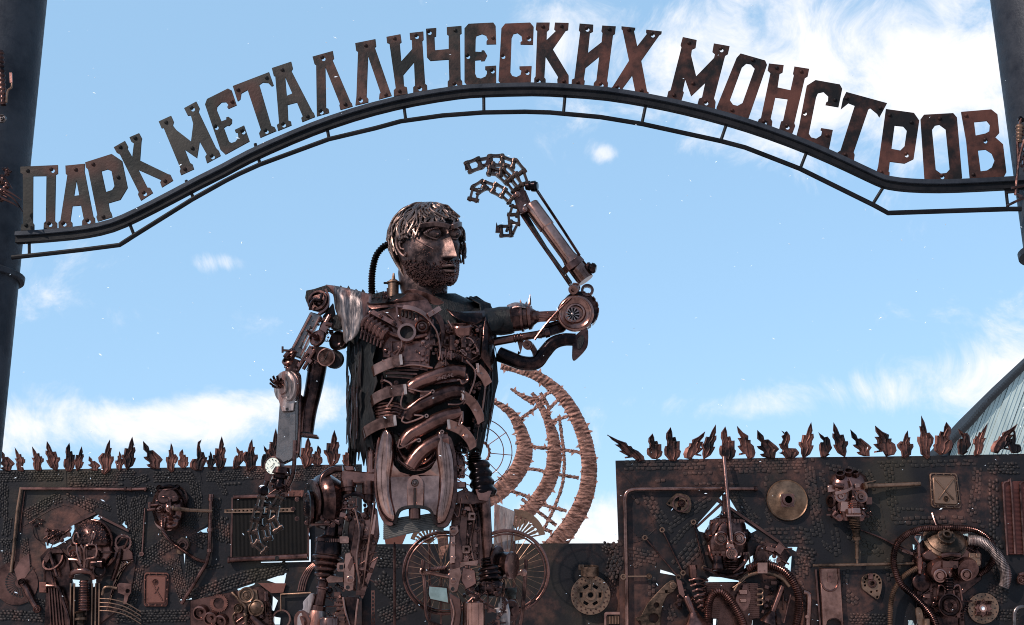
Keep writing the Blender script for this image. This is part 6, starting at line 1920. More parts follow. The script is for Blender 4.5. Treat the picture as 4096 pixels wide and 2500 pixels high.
# monster with dome head
t = wthing('scrap_monster', 'scrap metal monster with dome head and bellows neck on the left wall', 'relief', L, 640, 1504)
MB(L).plate([(300, 990), (360, 930), (450, 930), (520, 1000), (540, 1180), (560, 1560), (330, 1560), (345, 1200)], 20, 20).out('shoulder_panel', DRK, t, bevel=4)
MB(L).plate([(720, 1160), (860, 1000), (1030, 980), (1000, 1180), (960, 1340), (740, 1504)], 14, 14).out('shoulder_panel', WALLM, t, bevel=4)
b = MB(L)
rings = []
for i in range(13):
    th = math.pi * (.02 + .56 * i / 12)
    ring = []
    for j in range(37):
        a = -math.pi / 2 + math.pi * j / 36
        r_ = math.sin(th)
        bump = 1 + .022 * noise.noise(Vector((th * 9, a * 9, 1)))
        ring.append(L(690 + 150 * r_ * math.sin(a) * bump, 870 - 155 * math.cos(th) * bump, 25 + 120 * r_ * math.cos(a) * bump))
    rings.append(ring)
b.rings(rings, closed=False)
dm = b.out('dome_head', DRK, t, solid=5, smooth=50)
dr = random.Random(5)
b = MB(L)
for i in range(200):
    th = math.pi * dr.uniform(.05, .5)
    a = dr.uniform(-1.35, 1.35)
    b.blob((690 + 152 * math.sin(th) * math.sin(a), 870 - 157 * math.cos(th), 25 + 122 * math.sin(th) * math.cos(a)), dr.uniform(4, 9), seg=6, ri=4)
b.out('weld_dimples', DRK, dm, kind='stuff')
MB(L).tube([(690, 715, 60), (770, 735, 80), (825, 800, 70), (840, 880, 50), (830, 920, 40)], 13, 10, 5).out('head_band', COP, dm)
b = MB(L)
for pts in ([(600, 890, 120), (585, 815, 125), (560, 825, 115), (552, 880, 112), (575, 900, 120), (580, 960, 125), (605, 1040, 118)], [(545, 990, 90), (515, 960, 80), (515, 920, 85), (540, 900, 95)], [(520, 1010, 85), (590, 1020, 100), (615, 1060, 105)],
            [(690, 900, 140), (715, 815, 138), (700, 812, 138), (685, 860, 140), (660, 905, 140), (640, 905, 140)], [(725, 900, 135), (745, 830, 125), (760, 798, 115)], [(640, 1050, 115), (640, 915, 138), (720, 905, 135), (720, 990, 128), (650, 1010, 122), (635, 1060, 115)], [(610, 900, 130), (635, 960, 130), (635, 1090, 112)]):
    MB(L).tube(pts, 8.5, 8, 4).out('face_tube', COPL, t)
MB(L).box(630, 865, 95, 38, 150, 30).bolt((618, 865, 152), 8).bolt((650, 860, 152), 7).out('brow_box', DRK, t, bevel=3)
MB(L).pulley((550, 965, 100), 28, 14).out('eye_bolt', COP, t)
MB(L).plate([(575, 900), (830, 890), (840, 970), (780, 1040), (700, 1090), (600, 1090), (545, 1010)], 70, 50).out('jaw_plate', COP, t, bevel=12)
MB(L).box(700, 965, 90, 50, 122, 30).box(800, 955, 90, 14, 100, 30).out('cheek_box', DRK, t, bevel=3)
MB(L).stack((690, 1040, 130), (780, 1042, 140), [(0, 22), (.5, 24), (.6, 34), (1, 38)]).lathe((745, 1095, 120), (0, 0, 1), [(-20, 46), (0, 48), (5, 36), (-4, 30), (-4, 4)], 22).out('mouth_valve', DRK, t)
MB(L).tube([(540, 1135, 60), (560, 1105, 95), (630, 1095, 115), (690, 1110, 95), (705, 1150, 60)], 24, 10, 4).out('neck_collar', COP, t)
MB(L).bellows((632, 1170, 60), (632, 1400, 60), 36, 44, 12, 20, .2).out('neck_bellows', COP, t)
MB(L).stack((605, 1400, 60), (605, 1560, 60), [(0, 30), (.05, 44), (.12, 30), (.3, 30), (.32, 46), (.42, 46), (.45, 26), (1, 26)]).out('neck_post', GOLD, t)
MB(L).gear((925, 885, 34), 66, 36, 10, .76, .08).out('chain_ring', COP, t)
MB(L).tube([(880, 900, 40), (920, 850, 44), (960, 860, 44), (930, 930, 40)], 9, 8).plate([(850, 920), (940, 900), (995, 960), (1000, 1010), (900, 1020)], 30, 16).out('shoulder_disc', DRK, t, bevel=3)
MB(L).tube([(870, 960, 50), (860, 1000, 60), (825, 1040, 60), (790, 1070, 56)], 16, 8).tube([(905, 930, 50), (890, 1020, 55), (840, 1170, 50)], 14, 8).out('shoulder_pipe', COP, t)
for i in range(7):
    MB(L).bar((900 + i * 17, 1030 - i * 2, 40), (800 + i * 18, 1400 - i * 60, 40), 9, 16).out('back_fin', GOLD if i % 2 else DRK, t)
MB(L).ring((395, 1015, 44), 84, 70, 24, (-.3, -.5, 1)).out('shoulder_ring', DRK, t)
MB(L).plate([(320, 1010), (370, 940), (450, 920), (480, 960), (400, 965), (350, 1040)], 60, 16).out('shoulder_hook', COP, t, bevel=3)
MB(L).cyl((372, 960, 70), (430, 1140, 70), 12).tube([(350, 1210, 60), (420, 1215, 70), (450, 1240, 70), (480, 1340, 64), (515, 1450, 60), (520, 1560, 60)], 13, 8, 4).cyl((372, 1060, 60), (400, 1180, 60), 8).out('arm_pipe', COP, t)
MB(L).plate([(380, 1130), (400, 1130), (425, 1205), (390, 1210)], 56, 12).box(320, 1220, 54, 80, 50, 20).disc((330, 1240, 56), 9, 6).out('arm_plate', FLAMEM, t, bevel=3)
for i in range(5):
    MB(L).bar((365 + i * 20, 1210, 34), (385 + i * 24, 1560, 34), 9, 12).out('arm_rib', DRK, t)
for i in range(9):
    x = 530 + i * 27
    if 560 < x < 690:
        continue
    MB(L).bar((x, 1190, 36), (x - 5, 1560, 36), 9, 18).out('chest_rib', GOLD, t)
MB(L).plate([(880, 1200), (900, 1185), (990, 1192), (985, 1262), (965, 1290), (950, 1350), (925, 1345), (935, 1280), (885, 1262)], 60, 12, [circ(958, 1248, 15, 12)]).out('side_plate', COP, t, bevel=3)
MB(L).tube([(770, 1280, 60), (785, 1225, 64), (830, 1218, 64), (880, 1228, 62)], 11, 8).out('side_pipe', GOLD, t)
for k, y in enumerate((1305, 1335, 1365, 1395)):
    MB(L).tube([(750, y, 60), (840, y + 6, 70), (950, y + 36, 60), (1060, y + 100, 40)], 4, 6, 4).out('wire_whisker', GOLD, t)
MB(L).plate([(470, 765), (710, 655), (722, 668), (480, 785)], 18, 12).out('roof_strip', DRK, t)
MB(L).plate([(745, 675), (970, 790), (965, 805), (735, 690)], 18, 12).out('roof_strip', DRK, t)
MB(L).plate([(335, 850), (400, 780), (470, 770), (540, 770), (500, 840), (420, 880), (360, 890)], 24, 16).greeble(340, 780, 530, 880, 24, 36, 81, (10, 26)).out('torn_shoulder', DRK, t)
MB(L).tube([(240, 740, 20), (260, 830, 26), (300, 870, 26), (350, 870, 30)], 4, 6).tube([(330, 1180, 30), (340, 1040, 40), (400, 890, 40), (470, 810, 40)], 4, 6).greeble(235, 700, 330, 770, 9, 10, 82, (8, 16)).out('loose_wire', DRK, t)

# face mask with goggles
t = wthing('scrap_face_mask', 'copper human face mask with tube goggles and a nose hose on the left wall', 'mask', L, 1260, 800)
b = MB(L)
rings = []
HM = (1262, 625)
for i in range(61):
    th = math.pi * (.01 + .98 * i / 60)
    rings.append([L(*to_frame(head_local(-1.5 + 3.0 * j / 60, th), HM, 330, RAD(8))) for j in range(61)])
b.rings(rings, closed=False)
fm = b.out('face', COP, t, solid=4, smooth=70)
MB(L).tube([(1180, 520, 40), (1220, 470, 80), (1290, 460, 90), (1350, 500, 70), (1390, 570, 40), (1395, 640, 20)], 14, 8, 5).ring((1300, 560, 40), 110, 98, 20).out('helmet_rim', DRK, t)
MB(L).plate(sm([(1185, 560), (1205, 500), (1280, 480), (1330, 520), (1335, 570), (1260, 580), (1220, 590)], 3), 120, 30).out('helmet_cap', DRK, t, bevel=10)
MB(L).tube([(1190, 490, 80), (1240, 492, 110), (1310, 480, 110), (1340, 460, 90)], 10, 8).pulley((1198, 475, 90), 24, 14).pulley((1330, 470, 90), 24, 14).out('helmet_pipe', DRK, t)
MB(L).pulley((1195, 630, 160), 30, 30).lathe((1270, 628, 165), (0, 0, 1), [(-50, 22), (0, 24), (3, 16), (-10, 14), (-10, 0)], 20).out('goggle', COPL, t)
MB(L).cyl((1110, 640, 150), (1190, 630, 150), 11).cyl((1130, 605, 130), (1190, 600, 130), 10).cyl((1128, 580, 120), (1128, 625, 120), 16).out('goggle_arm', COP, t)
MB(L).stack((1275, 625, 150), (1420, 640, 110), [(0, 20), (.2, 22), (.22, 16), (1, 15)]).cyl((1410, 640, 110), (1590, 648, 40), 13).out('goggle_pipe', GOLD, t)
MB(L).hose([(1222, 670, 170), (1218, 720, 170), (1230, 800, 140), (1290, 880, 80), (1400, 960, 50), (1480, 1010, 44), (1552, 1030, 42)], 13, (11, 2)).out('nose_hose', COP, t)
MB(L).plate(sm([(1160, 722), (1180, 745), (1215, 770), (1260, 782), (1310, 760), (1335, 728), (1330, 760), (1290, 790), (1250, 798), (1195, 780), (1165, 745)], 3), 110, 30).out('chin_guard', COPL, t, bevel=4)
t = wthing('drain_pipe', 'jointed copper pipe running down the left wall beside the radiator', 'pipe', L, 1370, 1345)
MB(L).tube([(1588, 540, 36), (1582, 650, 36), (1578, 800, 36), (1574, 950, 36), (1552, 1040, 36), (1480, 1160, 36), (1365, 1345, 36)], 15, 10, 1).out('pipe', COP, t)
for x, y in ((1588, 535), (1577, 790), (1575, 945), (1585, 560)):
    MB(L).cyl((x, y - 12, 36), (x, y + 12, 36), 20).out('pipe_collar', COP, t)
MB(L).cyl((1090, 625, 14), (1068, 980, 14), 6).ring((1064, 970, 22), 16, 8, 12).out('thin_rod', COP, t)
t = wthing('bearing_plate', 'small triangular bearing plate under the nose hose on the left wall', 'bearing plate', L, 1370, 970)
MB(L).plate([(1325, 870), (1365, 840), (1415, 850), (1435, 900), (1410, 950), (1365, 975), (1325, 965), (1330, 920)], 14, 10, [circ(1372, 903, 20, 14)]).out('plate', GOLD, t, bevel=3)
MB(L).ring((1372, 903, 28), 46, 32, 16).ring((1372, 903, 24), 28, 18, 12).out('bearing', COP, t)


def pan(fr, pts, label, slashes, bossxy, mat, t_=None):
    cx = sum(p[0] for p in pts) / 4
    cy = sum(p[1] for p in pts) / 4
    t = wthing('oil_pan', label, 'oil pan', fr, cx, max(p[1] for p in pts), 'oil pans on the walls')

    def ins(f):
        return [(cx + (x - cx) * f, cy + (y - cy) * f) for x, y in pts]

    def soft(ps, r=.06):
        out = []
        for i in range(4):
            a, p, c = ps[i - 1], ps[i], ps[(i + 1) % 4]
            out += [(p[0] + (a[0] - p[0]) * r, p[1] + (a[1] - p[1]) * r), (p[0] + (c[0] - p[0]) * r, p[1] + (c[1] - p[1]) * r)]
        return out
    MB(fr).plate(soft(ins(1)), 14, 14).out('rim', mat, t, bevel=3)
    MB(fr).plate(soft(ins(.93)), 20, 6, [soft(ins(.86))]).out('rim_bead', DRK, t, bevel=2)
    MB(fr).plate(soft(ins(.8)), 26, 14).out('pan_floor', mat, t, bevel=7)
    for (x0, y0), (x1, y1) in slashes:
        MB(fr).bar((x0, y0, 33), (x1, y1, 33), 11, 8, 5).out('pressed_rib', mat, t, bevel=3)
    MB(fr).pulley((bossxy[0], bossxy[1], 32), 20, 8).out('drain_boss', mat, t)
    for i in range(4):
        for q in (.2, .5, .8):
            a, c = ins(.93)[i], ins(.93)[(i + 1) % 4]
            MB(fr).bolt((a[0] + (c[0] - a[0]) * q, a[1] + (c[1] - a[1]) * q, 20), 5, 5).out('bolt', mat, t)


pan(L, [(1085, 1108), (1270, 1110), (1258, 1365), (1080, 1365)], 'reddish rectangular oil pan with one diagonal rib on the left wall', [((1138, 1180), (1218, 1315)), ((1160, 1260), (1185, 1220))], (1165, 1178), FLAMEM)
pan(R, [(918, 425), (1112, 428), (1142, 680), (932, 672)], 'olive rectangular oil pan pressed with a cross on the right wall', [((965, 475), (1085, 612)), ((1085, 475), (985, 610))], (1035, 610), GOLD)

# radiator
t = wthing('radiator', 'dark car radiator hung on the left wall behind the chain hand', 'radiator', L, 2020, 1020)
MB(L).plate([(1750, 545), (2318, 530), (2316, 985), (1742, 992)], 30, 24).out('core', FINM, t)
b = MB(L)
for i in range(56):
    x = 1758 + i * 10
    b.bar((x, 556, 33), (x - 3, 982, 33), 3.2, 5)
b.out('cooling_fins', FINM, t)
MB(L).cyl((1755, 542, 36), (2318, 525, 36), 15).out('top_tank', COP, t)
MB(L).cyl((1715, 1015, 36), (2312, 985, 36), 20).cyl((1715, 1015, 36), (1730, 1014, 36), 26).out('bottom_tank', COP, t)
MB(L).disc((2082, 1000, 60), 16, 10).out('drain_hole', BLK, t)
MB(L).bar((1746, 545, 36), (1738, 1000, 36), 12, 14).bar((2320, 530, 36), (2318, 990, 36), 12, 14).out('side_rail', DRK, t)
MB(L).plate([(1688, 632), (2210, 622), (2210, 654), (1688, 662)], 46, 8, [rect(1710 + i * 30, 647 - i * .55, 14, 12) for i in range(16)]).out('perforated_strap', GOLD, t)
MB(L).box(2250, 512, 180, 40, 60, 30).greeble(2180, 490, 2330, 530, 10, 56, 84, (9, 20)).out('top_bracket', FLAMEM, t, bevel=4)

# bottom engine cluster on left wall
t = wthing('engine_cluster', 'cluster of round pulleys and pipes low on the left wall', 'engine relief', L, 1780, 1504)
MB(L).plate([(1430, 1320), (1790, 1245), (1960, 1210), (2030, 1270), (2050, 1420), (2050, 1580), (1430, 1580)], 14, 14).out('backing', DRK, t, bevel=3)
MB(L).plate([(1788, 1250), (1850, 1225), (1930, 1240), (1940, 1310), (1880, 1370), (1830, 1350), (1790, 1310)], 40, 20).pulley((1852, 1278, 70), 58, 16).out('pulley', GOLD, t)
MB(L).lathe((1925, 1375, 60), (0, 0, 1), [(-20, 58), (0, 60), (4, 50), (-4, 48), (6, 30), (9, 2)], 28).out('lamp', GOLD, t)
MB(L).pulley((1790, 1378, 60), 34, 14).out('pulley', GOLD, t)
for x, y, r_ in ((1500, 1415, 52), (1578, 1458, 50), (1652, 1478, 46)):
    MB(L).lathe((x, y, 70), (-.15, .3, 1), [(-50, r_), (0, r_), (4, r_ * .8), (-20, r_ * .7), (-24, r_ * .3), (-10, r_ * .2)], 26).out('cup', COP, t)
MB(L).gear((1645, 1340, 30), 70, 30, 10, .6, .1).out('ring_gear', FLAMEM, t)
MB(L).tube([(1745, 1260, 40), (1800, 1320, 60), (1845, 1370, 66), (1848, 1440, 66), (1848, 1560, 66)], 11, 8, 4).cyl((1840, 1420, 60), (1850, 1440, 66), 18).tube([(1770, 1410, 50), (1750, 1440, 50), (1765, 1500, 50), (1765, 1560, 50)], 7, 8).out('feed_pipe', GOLD, t)
MB(L).hose([(2000, 1265, 50), (2005, 1310, 54), (2030, 1380, 54), (2035, 1470, 54), (2036, 1570, 54)], 14, (11, 2)).cyl((2000, 1255, 50), (2002, 1325, 54), 17).out('hose', COP, t)
MB(L).stack((1890, 1440, 60), (1980, 1530, 60), [(0, 18), (.3, 24), (.6, 30), (1, 38)]).greeble(1720, 1360, 2040, 1560, 26, 40, 86, (10, 24)).out('clutter', DRK, t)
MB(L).plate([(1940, 1188), (2150, 1190), (2130, 1260), (2040, 1265)], 22, 10).out('fin_plate', FLAMEM, t)
t = wthing('bar_frame', 'square copper bar frame low on the left wall beside the robot leg', 'bar frame', L, 2200, 1420)
MB(L).tube([(2112, 1400, 30), (2114, 1275, 30), (2340, 1262, 30)], 8, 8, 1).out('bar', GOLD, t)
MB(L).ring((2115, 1460, 34), 70, 58, 16).out('hoop', COP, t)
for i in range(4):
    MB(L).tube([(2240 + i * 16, 1250, 14), (2262 + i * 16, 1160, 20), (2310 + i * 14, 1080, 20), (2380 + i * 8, 1020, 14)], 5, 6).out('curved_wire', COP, t)

# ================================================================== right wall (crops M and R)
t = wthing('pipe_frame', 'copper pipe bent round the upper left corner of the right wall', 'pipe', M, 190, 1500)
MB(M).tube([(192, 1600, 30), (188, 1200, 30), (178, 700, 30), (176, 620, 30), (190, 565, 30), (235, 545, 30), (300, 542, 30), (700, 538, 30), (1105, 540, 30)], 14, 12, 3).out('pipe', COPL, t)
MB(M).stack((1085, 540, 30), (1112, 540, 30), [(0, 14), (.2, 19), (1, 19)]).out('pipe_end', COP, t)
MB(M).bar((165, 1160, 40), (350, 1158, 40), 10, 10).ring((165, 1162, 46), 20, 12, 14).pulley((348, 1158, 46), 18, 10).out('cross_link', GOLD, t)
t = wthing('slanted_rod', 'long slanted copper rod crossing before the goggled robot face', 'rod', M, 930, 915)
MB(M).cyl((876, 312, 60), (932, 915, 190), 14).blob((932, 912, 190), 15).out('rod', COPL, t)
t = wthing('triangular_bracket', 'triangular cast bracket with round openings on the right wall', 'bracket', M, 560, 715)
MB(M).plate(sm([(468, 645), (520, 590), (545, 572), (605, 580), (640, 610), (645, 680), (618, 712), (560, 700), (515, 668)], 2), 24, 16, [circ(488, 642, 9, 10), circ(545, 612, 18, 10), circ(560, 680, 16, 10), circ(612, 625, 7, 8), circ(604, 690, 8, 8)]).out('casting', GOLD, t, bevel=3)
MB(M).pulley((578, 642, 38), 28, 10).ring((572, 645, 34), 60, 50, 10).out('hub', COP, t)
t = wthing('turned_disc', 'large smooth bronze disc with square hub on the right wall', 'disc', M, 1325, 765)
MB(M).lathe((1325, 620, 20), (0, 0, 1), [(-20, 140), (0, 146), (8, 142), (4, 134), (14, 90), (18, 60), (22, 56)], 56).out('disc', DISCM, t)
MB(M).plate(rrect(1328, 622, 90, 90, 10), 46, 14).boltring((1328, 622, 46), 55, 4, 7, math.pi / 4).out('square_hub', COP, t, bevel=3)
MB(M).ring((1335, 615, 62), 42, 26, 30).disc((1335, 615, 46), 27, 6).out('hub_ring', COP, t)
MB(M).ring((1320, 625, 4), 156, 148, 10).out('back_rim', BLK, t)
for (x0, y0, x1, y1) in ((318, 885, 555, 1165), (440, 830, 588, 1135), (662, 775, 738, 1100)):
    t = wthing('connecting_rod', {318: 'leftmost thin connecting rod with eye ends on the right wall', 440: 'middle thin connecting rod with eye ends on the right wall', 662: 'thin connecting rod with eye ends left of the goggled face'}[x0], 'rod', M, x1, y1, 'thin connecting rods')
    MB(M).cyl((x0, y0, 26), (x1, y1, 30), 6).out('shank', DRK, t)
    MB(M).ring((x0, y0, 36), 18, 11, 16).ring((x1, y1, 40), 18, 11, 16).out('eye', GOLD, t)

t = wthing('goggled_robot', 'scrap robot bust with barrel head and round goggle eyes on the right wall', 'relief', M, 900, 1504)
b = MB(M)
rings = []
for y, rx, rd in ((740, 60, 60), (745, 90, 90), (765, 118, 110), (800, 132, 122), (880, 146, 132), (960, 148, 130), (1010, 140, 120), (1060, 118, 100), (1100, 80, 70), (1115, 50, 50)):
    rings.append([M(900 + rx * math.sin(a), y, rd * math.cos(a) * .9 + 20) for a in [2 * math.pi * i / 36 for i in range(36)]])
b.rings(rings)
hdm = b.out('barrel_head', COP, t, smooth=50)
MB(M).lathe((895, 725, 50), (0, -.9, .35), [(-20, 50), (0, 52), (6, 44), (6, 30), (16, 26), (16, 6)], 24).out('crown_cap', DRK, hdm)
b = MB(M)
for i in range(13):
    a = RAD(-80 + 160 * i / 12)
    b.box(900 + 118 * math.sin(a), 775 - 10 * math.cos(a), 16, 26, 20 + 112 * math.cos(a), 16, .2)
    b.box(900 + 150 * math.sin(a), 995 + 8 * math.cos(a), 16, 20, 20 + 124 * math.cos(a), 16)
b.out('toothed_band', DRK, hdm)
MB(M).strap([(758, 960, 40), (790, 985, 100), (850, 990, 140), (885, 990, 150)], 16, 8).strap([(755, 850, 40), (800, 860, 110), (830, 800, 125), (860, 770, 120)], 14, 8).out('face_strap', DRK, hdm)
for x in (858, 985):
    e = MB(M).lathe((x, 890, 150), (.05 if x > 900 else -.05, 0, 1), [(-30, 46), (0, 48), (5, 40), (-6, 36), (-8, 28), (6, 24), (6, 14)], 26).out('goggle', COPL, t)
    MB(M).disc((x, 890, 154), 14, 6).out('goggle_lens', GLASSM if x < 900 else DRK, e)
    MB(M).ring((x, 890, 158), 20, 15, 10).out('lens_ring', BLK, e)
for x in (762, 1042):
    MB(M).lathe((x, 870, 60), (-1 if x < 900 else 1, 0, .3), [(-20, 44), (8, 44), (14, 30), (24, 20)], 18).out('ear_cap', DRK, t)
MB(M).plate([(905, 900), (940, 915), (960, 960), (890, 960)], 175, 40).out('nose_guard', COPL, t, bevel=6)
mu = MB(M).lathe((932, 998, 185), (0, .05, 1), [(-60, 36), (0, 40), (5, 34), (0, 28), (0, 2)], 26).out('mouth_filter', COPL, t)
b = MB(M)
for i in range(7):
    a = 2 * math.pi * i / 6
    r_ = 0 if i == 6 else 16
    b.disc((932 + r_ * math.cos(a), 1000 + r_ * math.sin(a), 187), 5, 3, seg=8)
b.out('filter_hole', BLK, mu)
MB(M).stack((835, 1020, 140), (838, 1120, 150), [(0, 34), (.5, 34), (.55, 42), (.9, 44), (1, 36)]).bellows((930, 1045, 150), (930, 1110, 140), 50, 40, 4).out('chin_canister', COP, t)
MB(M).tube([(1035, 1000, 90), (1020, 1060, 100), (980, 1100, 110), (940, 1130, 100)], 14, 8).tube([(770, 940, 80), (790, 1020, 100), (830, 1080, 110)], 10, 8).out('cheek_tube', COP, t)
MB(M).cyl((885, 580, 20), (888, 720, 20), 22).out('crown_pipe', DRK, t)
MB(M).plate([(680, 800), (850, 640), (865, 655), (690, 815)], 16, 12).plate([(835, 605), (1270, 905), (1260, 920), (830, 622)], 18, 14).plate([(1270, 905), (1360, 1010), (1350, 1020), (1260, 930)], 18, 14).out('roof_strip', DRK, t)
# shoulders and chest
MB(M).plate([(1080, 1070), (1110, 960), (1180, 915), (1290, 940), (1345, 1010), (1300, 1080), (1230, 1090), (1150, 1110)], 40, 30, [circ(1230, 1040, 38, 16)]).out('shoulder_casting', DRK, t, bevel=8)
MB(M).tube([(1095, 1040, 60), (1115, 960, 70), (1165, 930, 70)], 10, 8).box(1270, 965, 56, 60, 80, 30, .6).box(1205, 965, 60, 30, 76, 20, .3).greeble(1110, 940, 1320, 1080, 16, 50, 91, (10, 24), ).out('shoulder_bolts', COP, t, bevel=3)
MB(M).hose([(1040, 1110, 90), (1110, 1080, 110), (1200, 1080, 110), (1300, 1120, 100), (1370, 1200, 90), (1405, 1300, 84), (1405, 1410, 80), (1385, 1520, 78)], 28, (15, 3.2)).out('shoulder_hose', COP, t)
MB(M).box(1150, 1100, 70, 76, 150, 40).bolt((1130, 1120, 150), 6).bolt((1165, 1120, 150), 6).out('hose_clamp', COPL, t, bevel=4)
MB(M).tube([(980, 1190, 80), (1060, 1150, 100), (1160, 1130, 100), (1280, 1170, 90), (1340, 1230, 80)], 13, 10, 5).tube([(950, 1260, 90), (1000, 1180, 100), (1060, 1110, 90), (1050, 990, 70)], 6, 6, 5).tube([(940, 1240, 90), (1010, 1190, 100), (1080, 1100, 90)], 6, 6, 5).out('shoulder_cable', GOLD, t)
MB(M).hose([(770, 1560, 110), (765, 1440, 110), (780, 1320, 116), (830, 1268, 120), (890, 1290, 120), (960, 1380, 116), (1010, 1480, 112), (1030, 1580, 110)], 26, (14, 3)).out('chest_hose', COP, t)
MB(M).plate([(750, 1200), (1120, 1205), (1130, 1450), (1080, 1465), (1060, 1600), (830, 1600), (830, 1460), (760, 1450)], 24, 24).out('chest_block', DRK, t, bevel=4)
b = MB(M)
for i in range(18):
    y = 1215 + i * 14
    b.bar((1060, y, 44), (1130, y, 44), 5, 12)
    b.bar((760, y, 40), (850, y, 40), 5, 12)
b.out('chest_fins', DRK, t)
for i in range(3):
    MB(M).tube([(1110, 1250 + i * 40, 60), (1150, 1250 + i * 40, 64), (1150, 1280 + i * 40, 64), (1110, 1282 + i * 40, 60)], 5, 6, 2).out('chest_staple', GOLD, t)
rg = MB(M).plate(sm([(1020, 1195), (1040, 1210), (1045, 1250), (1065, 1280), (1060, 1350), (1030, 1400), (1000, 1400), (960, 1350), (975, 1280), (1005, 1250)], 2), 80, 20, [circ(1026, 1208, 10, 10)]).out('regulator', COP, t, bevel=4)
MB(M).box(1015, 1270, 60, 34, 100, 20).box(1015, 1330, 50, 30, 100, 20).out('regulator_lug', COPL, rg, bevel=4)
MB(M).stack((655, 1075, 90), (660, 1170, 80), [(0, 4), (.03, 30), (.3, 32), (.35, 30), (.9, 30), (1, 24)]).out('spring_seat', COP, t)
for i in range(6):
    MB(M).tube([(632 + i * 12, 1190 + i * 38, 80), (690 + i * 6, 1175 + i * 38, 100), (745 + i * 2, 1190 + i * 38, 80), (690 + i * 6, 1215 + i * 38, 90)], 9, 8, 4).out('exhaust_fin', COP, t)
MB(M).plate([(540, 1180), (575, 1190), (600, 1290), (590, 1310), (560, 1280)], 70, 30).stack((610, 1300, 80), (660, 1420, 80), [(0, 20), (.1, 26), (.9, 24), (1, 34)]).stack((660, 1420, 80), (680, 1520, 80), [(0, 34), (.3, 50), (1, 110)]).out('arm_strut', COP, t)
MB(M).plate(sm([(470, 1210), (520, 1185), (540, 1225), (520, 1270), (480, 1290), (450, 1350), (435, 1420), (430, 1504), (440, 1600), (300, 1600), (290, 1480), (270, 1480), (250, 1450), (290, 1440), (330, 1360), (400, 1280)], 2), 44, 30, [circ(402, 1362, 18, 12), circ(382, 1455, 34, 16), circ(470, 1266, 10, 10)]).bolt((518, 1225, 50), 18, 20).out('control_arm', GOLD, t, bevel=6)
MB(M).cyl((1290, 1230, 90), (1215, 1430, 90), 19).stack((1225, 1410, 90), (1190, 1500, 90), [(0, 22), (.2, 34), (.8, 60), (1, 64)]).cyl((1350, 1290, 80), (1300, 1490, 80), 7).out('arm_piston', COP, t)
MB(M).tube([(1440, 1270, 60), (1475, 1290, 60), (1475, 1400, 60), (1465, 1560, 60)], 20, 10, 4).disc((1465, 1445, 84), 12, 8).out('side_pipe', COPL, t)
MB(M).greeble(550, 1180, 760, 1400, 30, 40, 93, (10, 26)).greeble(1150, 1180, 1330, 1420, 22, 30, 94, (10, 24)).out('bust_clutter', DRK, t, kind='stuff')
MB(M).tube([(730, 1100, 60), (790, 1120, 80), (860, 1150, 80), (960, 1150, 80), (1040, 1120, 60)], 14, 8, 4).out('neck_ring', DRK, t)

# leaf spring panel, rod and skull
t = wthing('metal_panel', 'tall rounded copper panel standing low on the right wall', 'panel', R, 215, 1504)
MB(R).plate([(138, 1100), (285, 1098), (318, 1600), (165, 1600)], 40, 24, [sm(circ(240, 1505, 52, 14, 46), 1)]).out('panel', COPL, t, bevel=6)
MB(R).tube([(150, 1110, 44), (150, 1190, 44), (175, 1245, 44), (215, 1262, 44), (255, 1245, 44), (275, 1190, 44), (270, 1105, 44)], 7, 8, 4).plate(rrect(215, 1165, 36, 70, 8), 46, 8).bolt((213, 1162, 48), 7).out('pressed_tongue', COP, t)
MB(R).bar((112, 1110, 20), (150, 1600, 20), 12, 20).out('side_edge', DRK, t)
t = wthing('cross_rod', 'long horizontal brass rod under the tube-nosed mask on the right wall', 'rod', R, 450, 1085)
MB(R).cyl((92, 1083, 40), (805, 1070, 40), 11).out('rod', GOLD, t)
t = wthing('tube_nosed_mask', 'scrap mask with washer eyes and a long spring nose on the right wall', 'mask', R, 400, 1060)
b = MB(R)
rings = []
for y, rx, rd in ((410, 30, 40), (420, 80, 60), (450, 120, 80), (500, 138, 92), (560, 136, 90), (620, 130, 80), (680, 120, 70), (730, 95, 55), (765, 50, 40)):
    rings.append([R(345 + rx * math.sin(a), y, rd * math.cos(a)) for a in [2 * math.pi * i / 32 for i in range(32)]])
b.rings(rings)
b.out('skull', COP, t, smooth=50)
for x, y, rr2 in ((285, 437, 32), (345, 418, 30), (395, 430, 24)):
    MB(R).lathe((x, y, 80), (-.2, -.7, .7), [(-20, rr2), (10, rr2), (12, rr2 * .75), (-6, rr2 * .7), (-8, 2)], 22).out('brow_cup', DRK, t)
for x, y in ((290, 592), (432, 595)):
    MB(R).lathe((x, y, 100), (0, 0, 1), [(-30, 44), (0, 46), (4, 40), (2, 24), (14, 20), (14, 10), (2, 8)], 26).out('washer_eye', COPL, t)
MB(R).plate([(245, 560), (330, 540), (375, 520), (380, 540), (330, 570), (250, 585)], 130, 20).plate([(385, 500), (425, 500), (425, 530), (390, 535)], 120, 14).plate([(195, 510), (245, 512), (248, 560), (198, 565)], 70, 16).plate(rect(318, 665, 60, 75, .1), 110, 20).out('face_plate', COPL, t, bevel=3)
MB(R).stack((250, 515, 110), (310, 522, 118), [(0, 16), (.1, 18), (.9, 18), (1, 13)]).tube([(350, 470, 110), (368, 520, 120), (375, 580, 124), (388, 650, 120)], 10, 8).tube([(372, 540, 125), (400, 590, 125)], 9, 8).blob((380, 600, 128), 16).out('nose_bolts', COP, t)
MB(R).cyl((376, 620, 110), (384, 790, 90), 22).bellows((376, 625, 110), (380, 715, 104), 40, 40, 7, 20, .22).out('spring_nose', COPL, t)
MB(R).ring((382, 725, 118), 56, 40, 40, (0, 1, .1)).box(380, 725, 110, 20, 130, 30).out('nose_clamp', COPL, t, bevel=3)
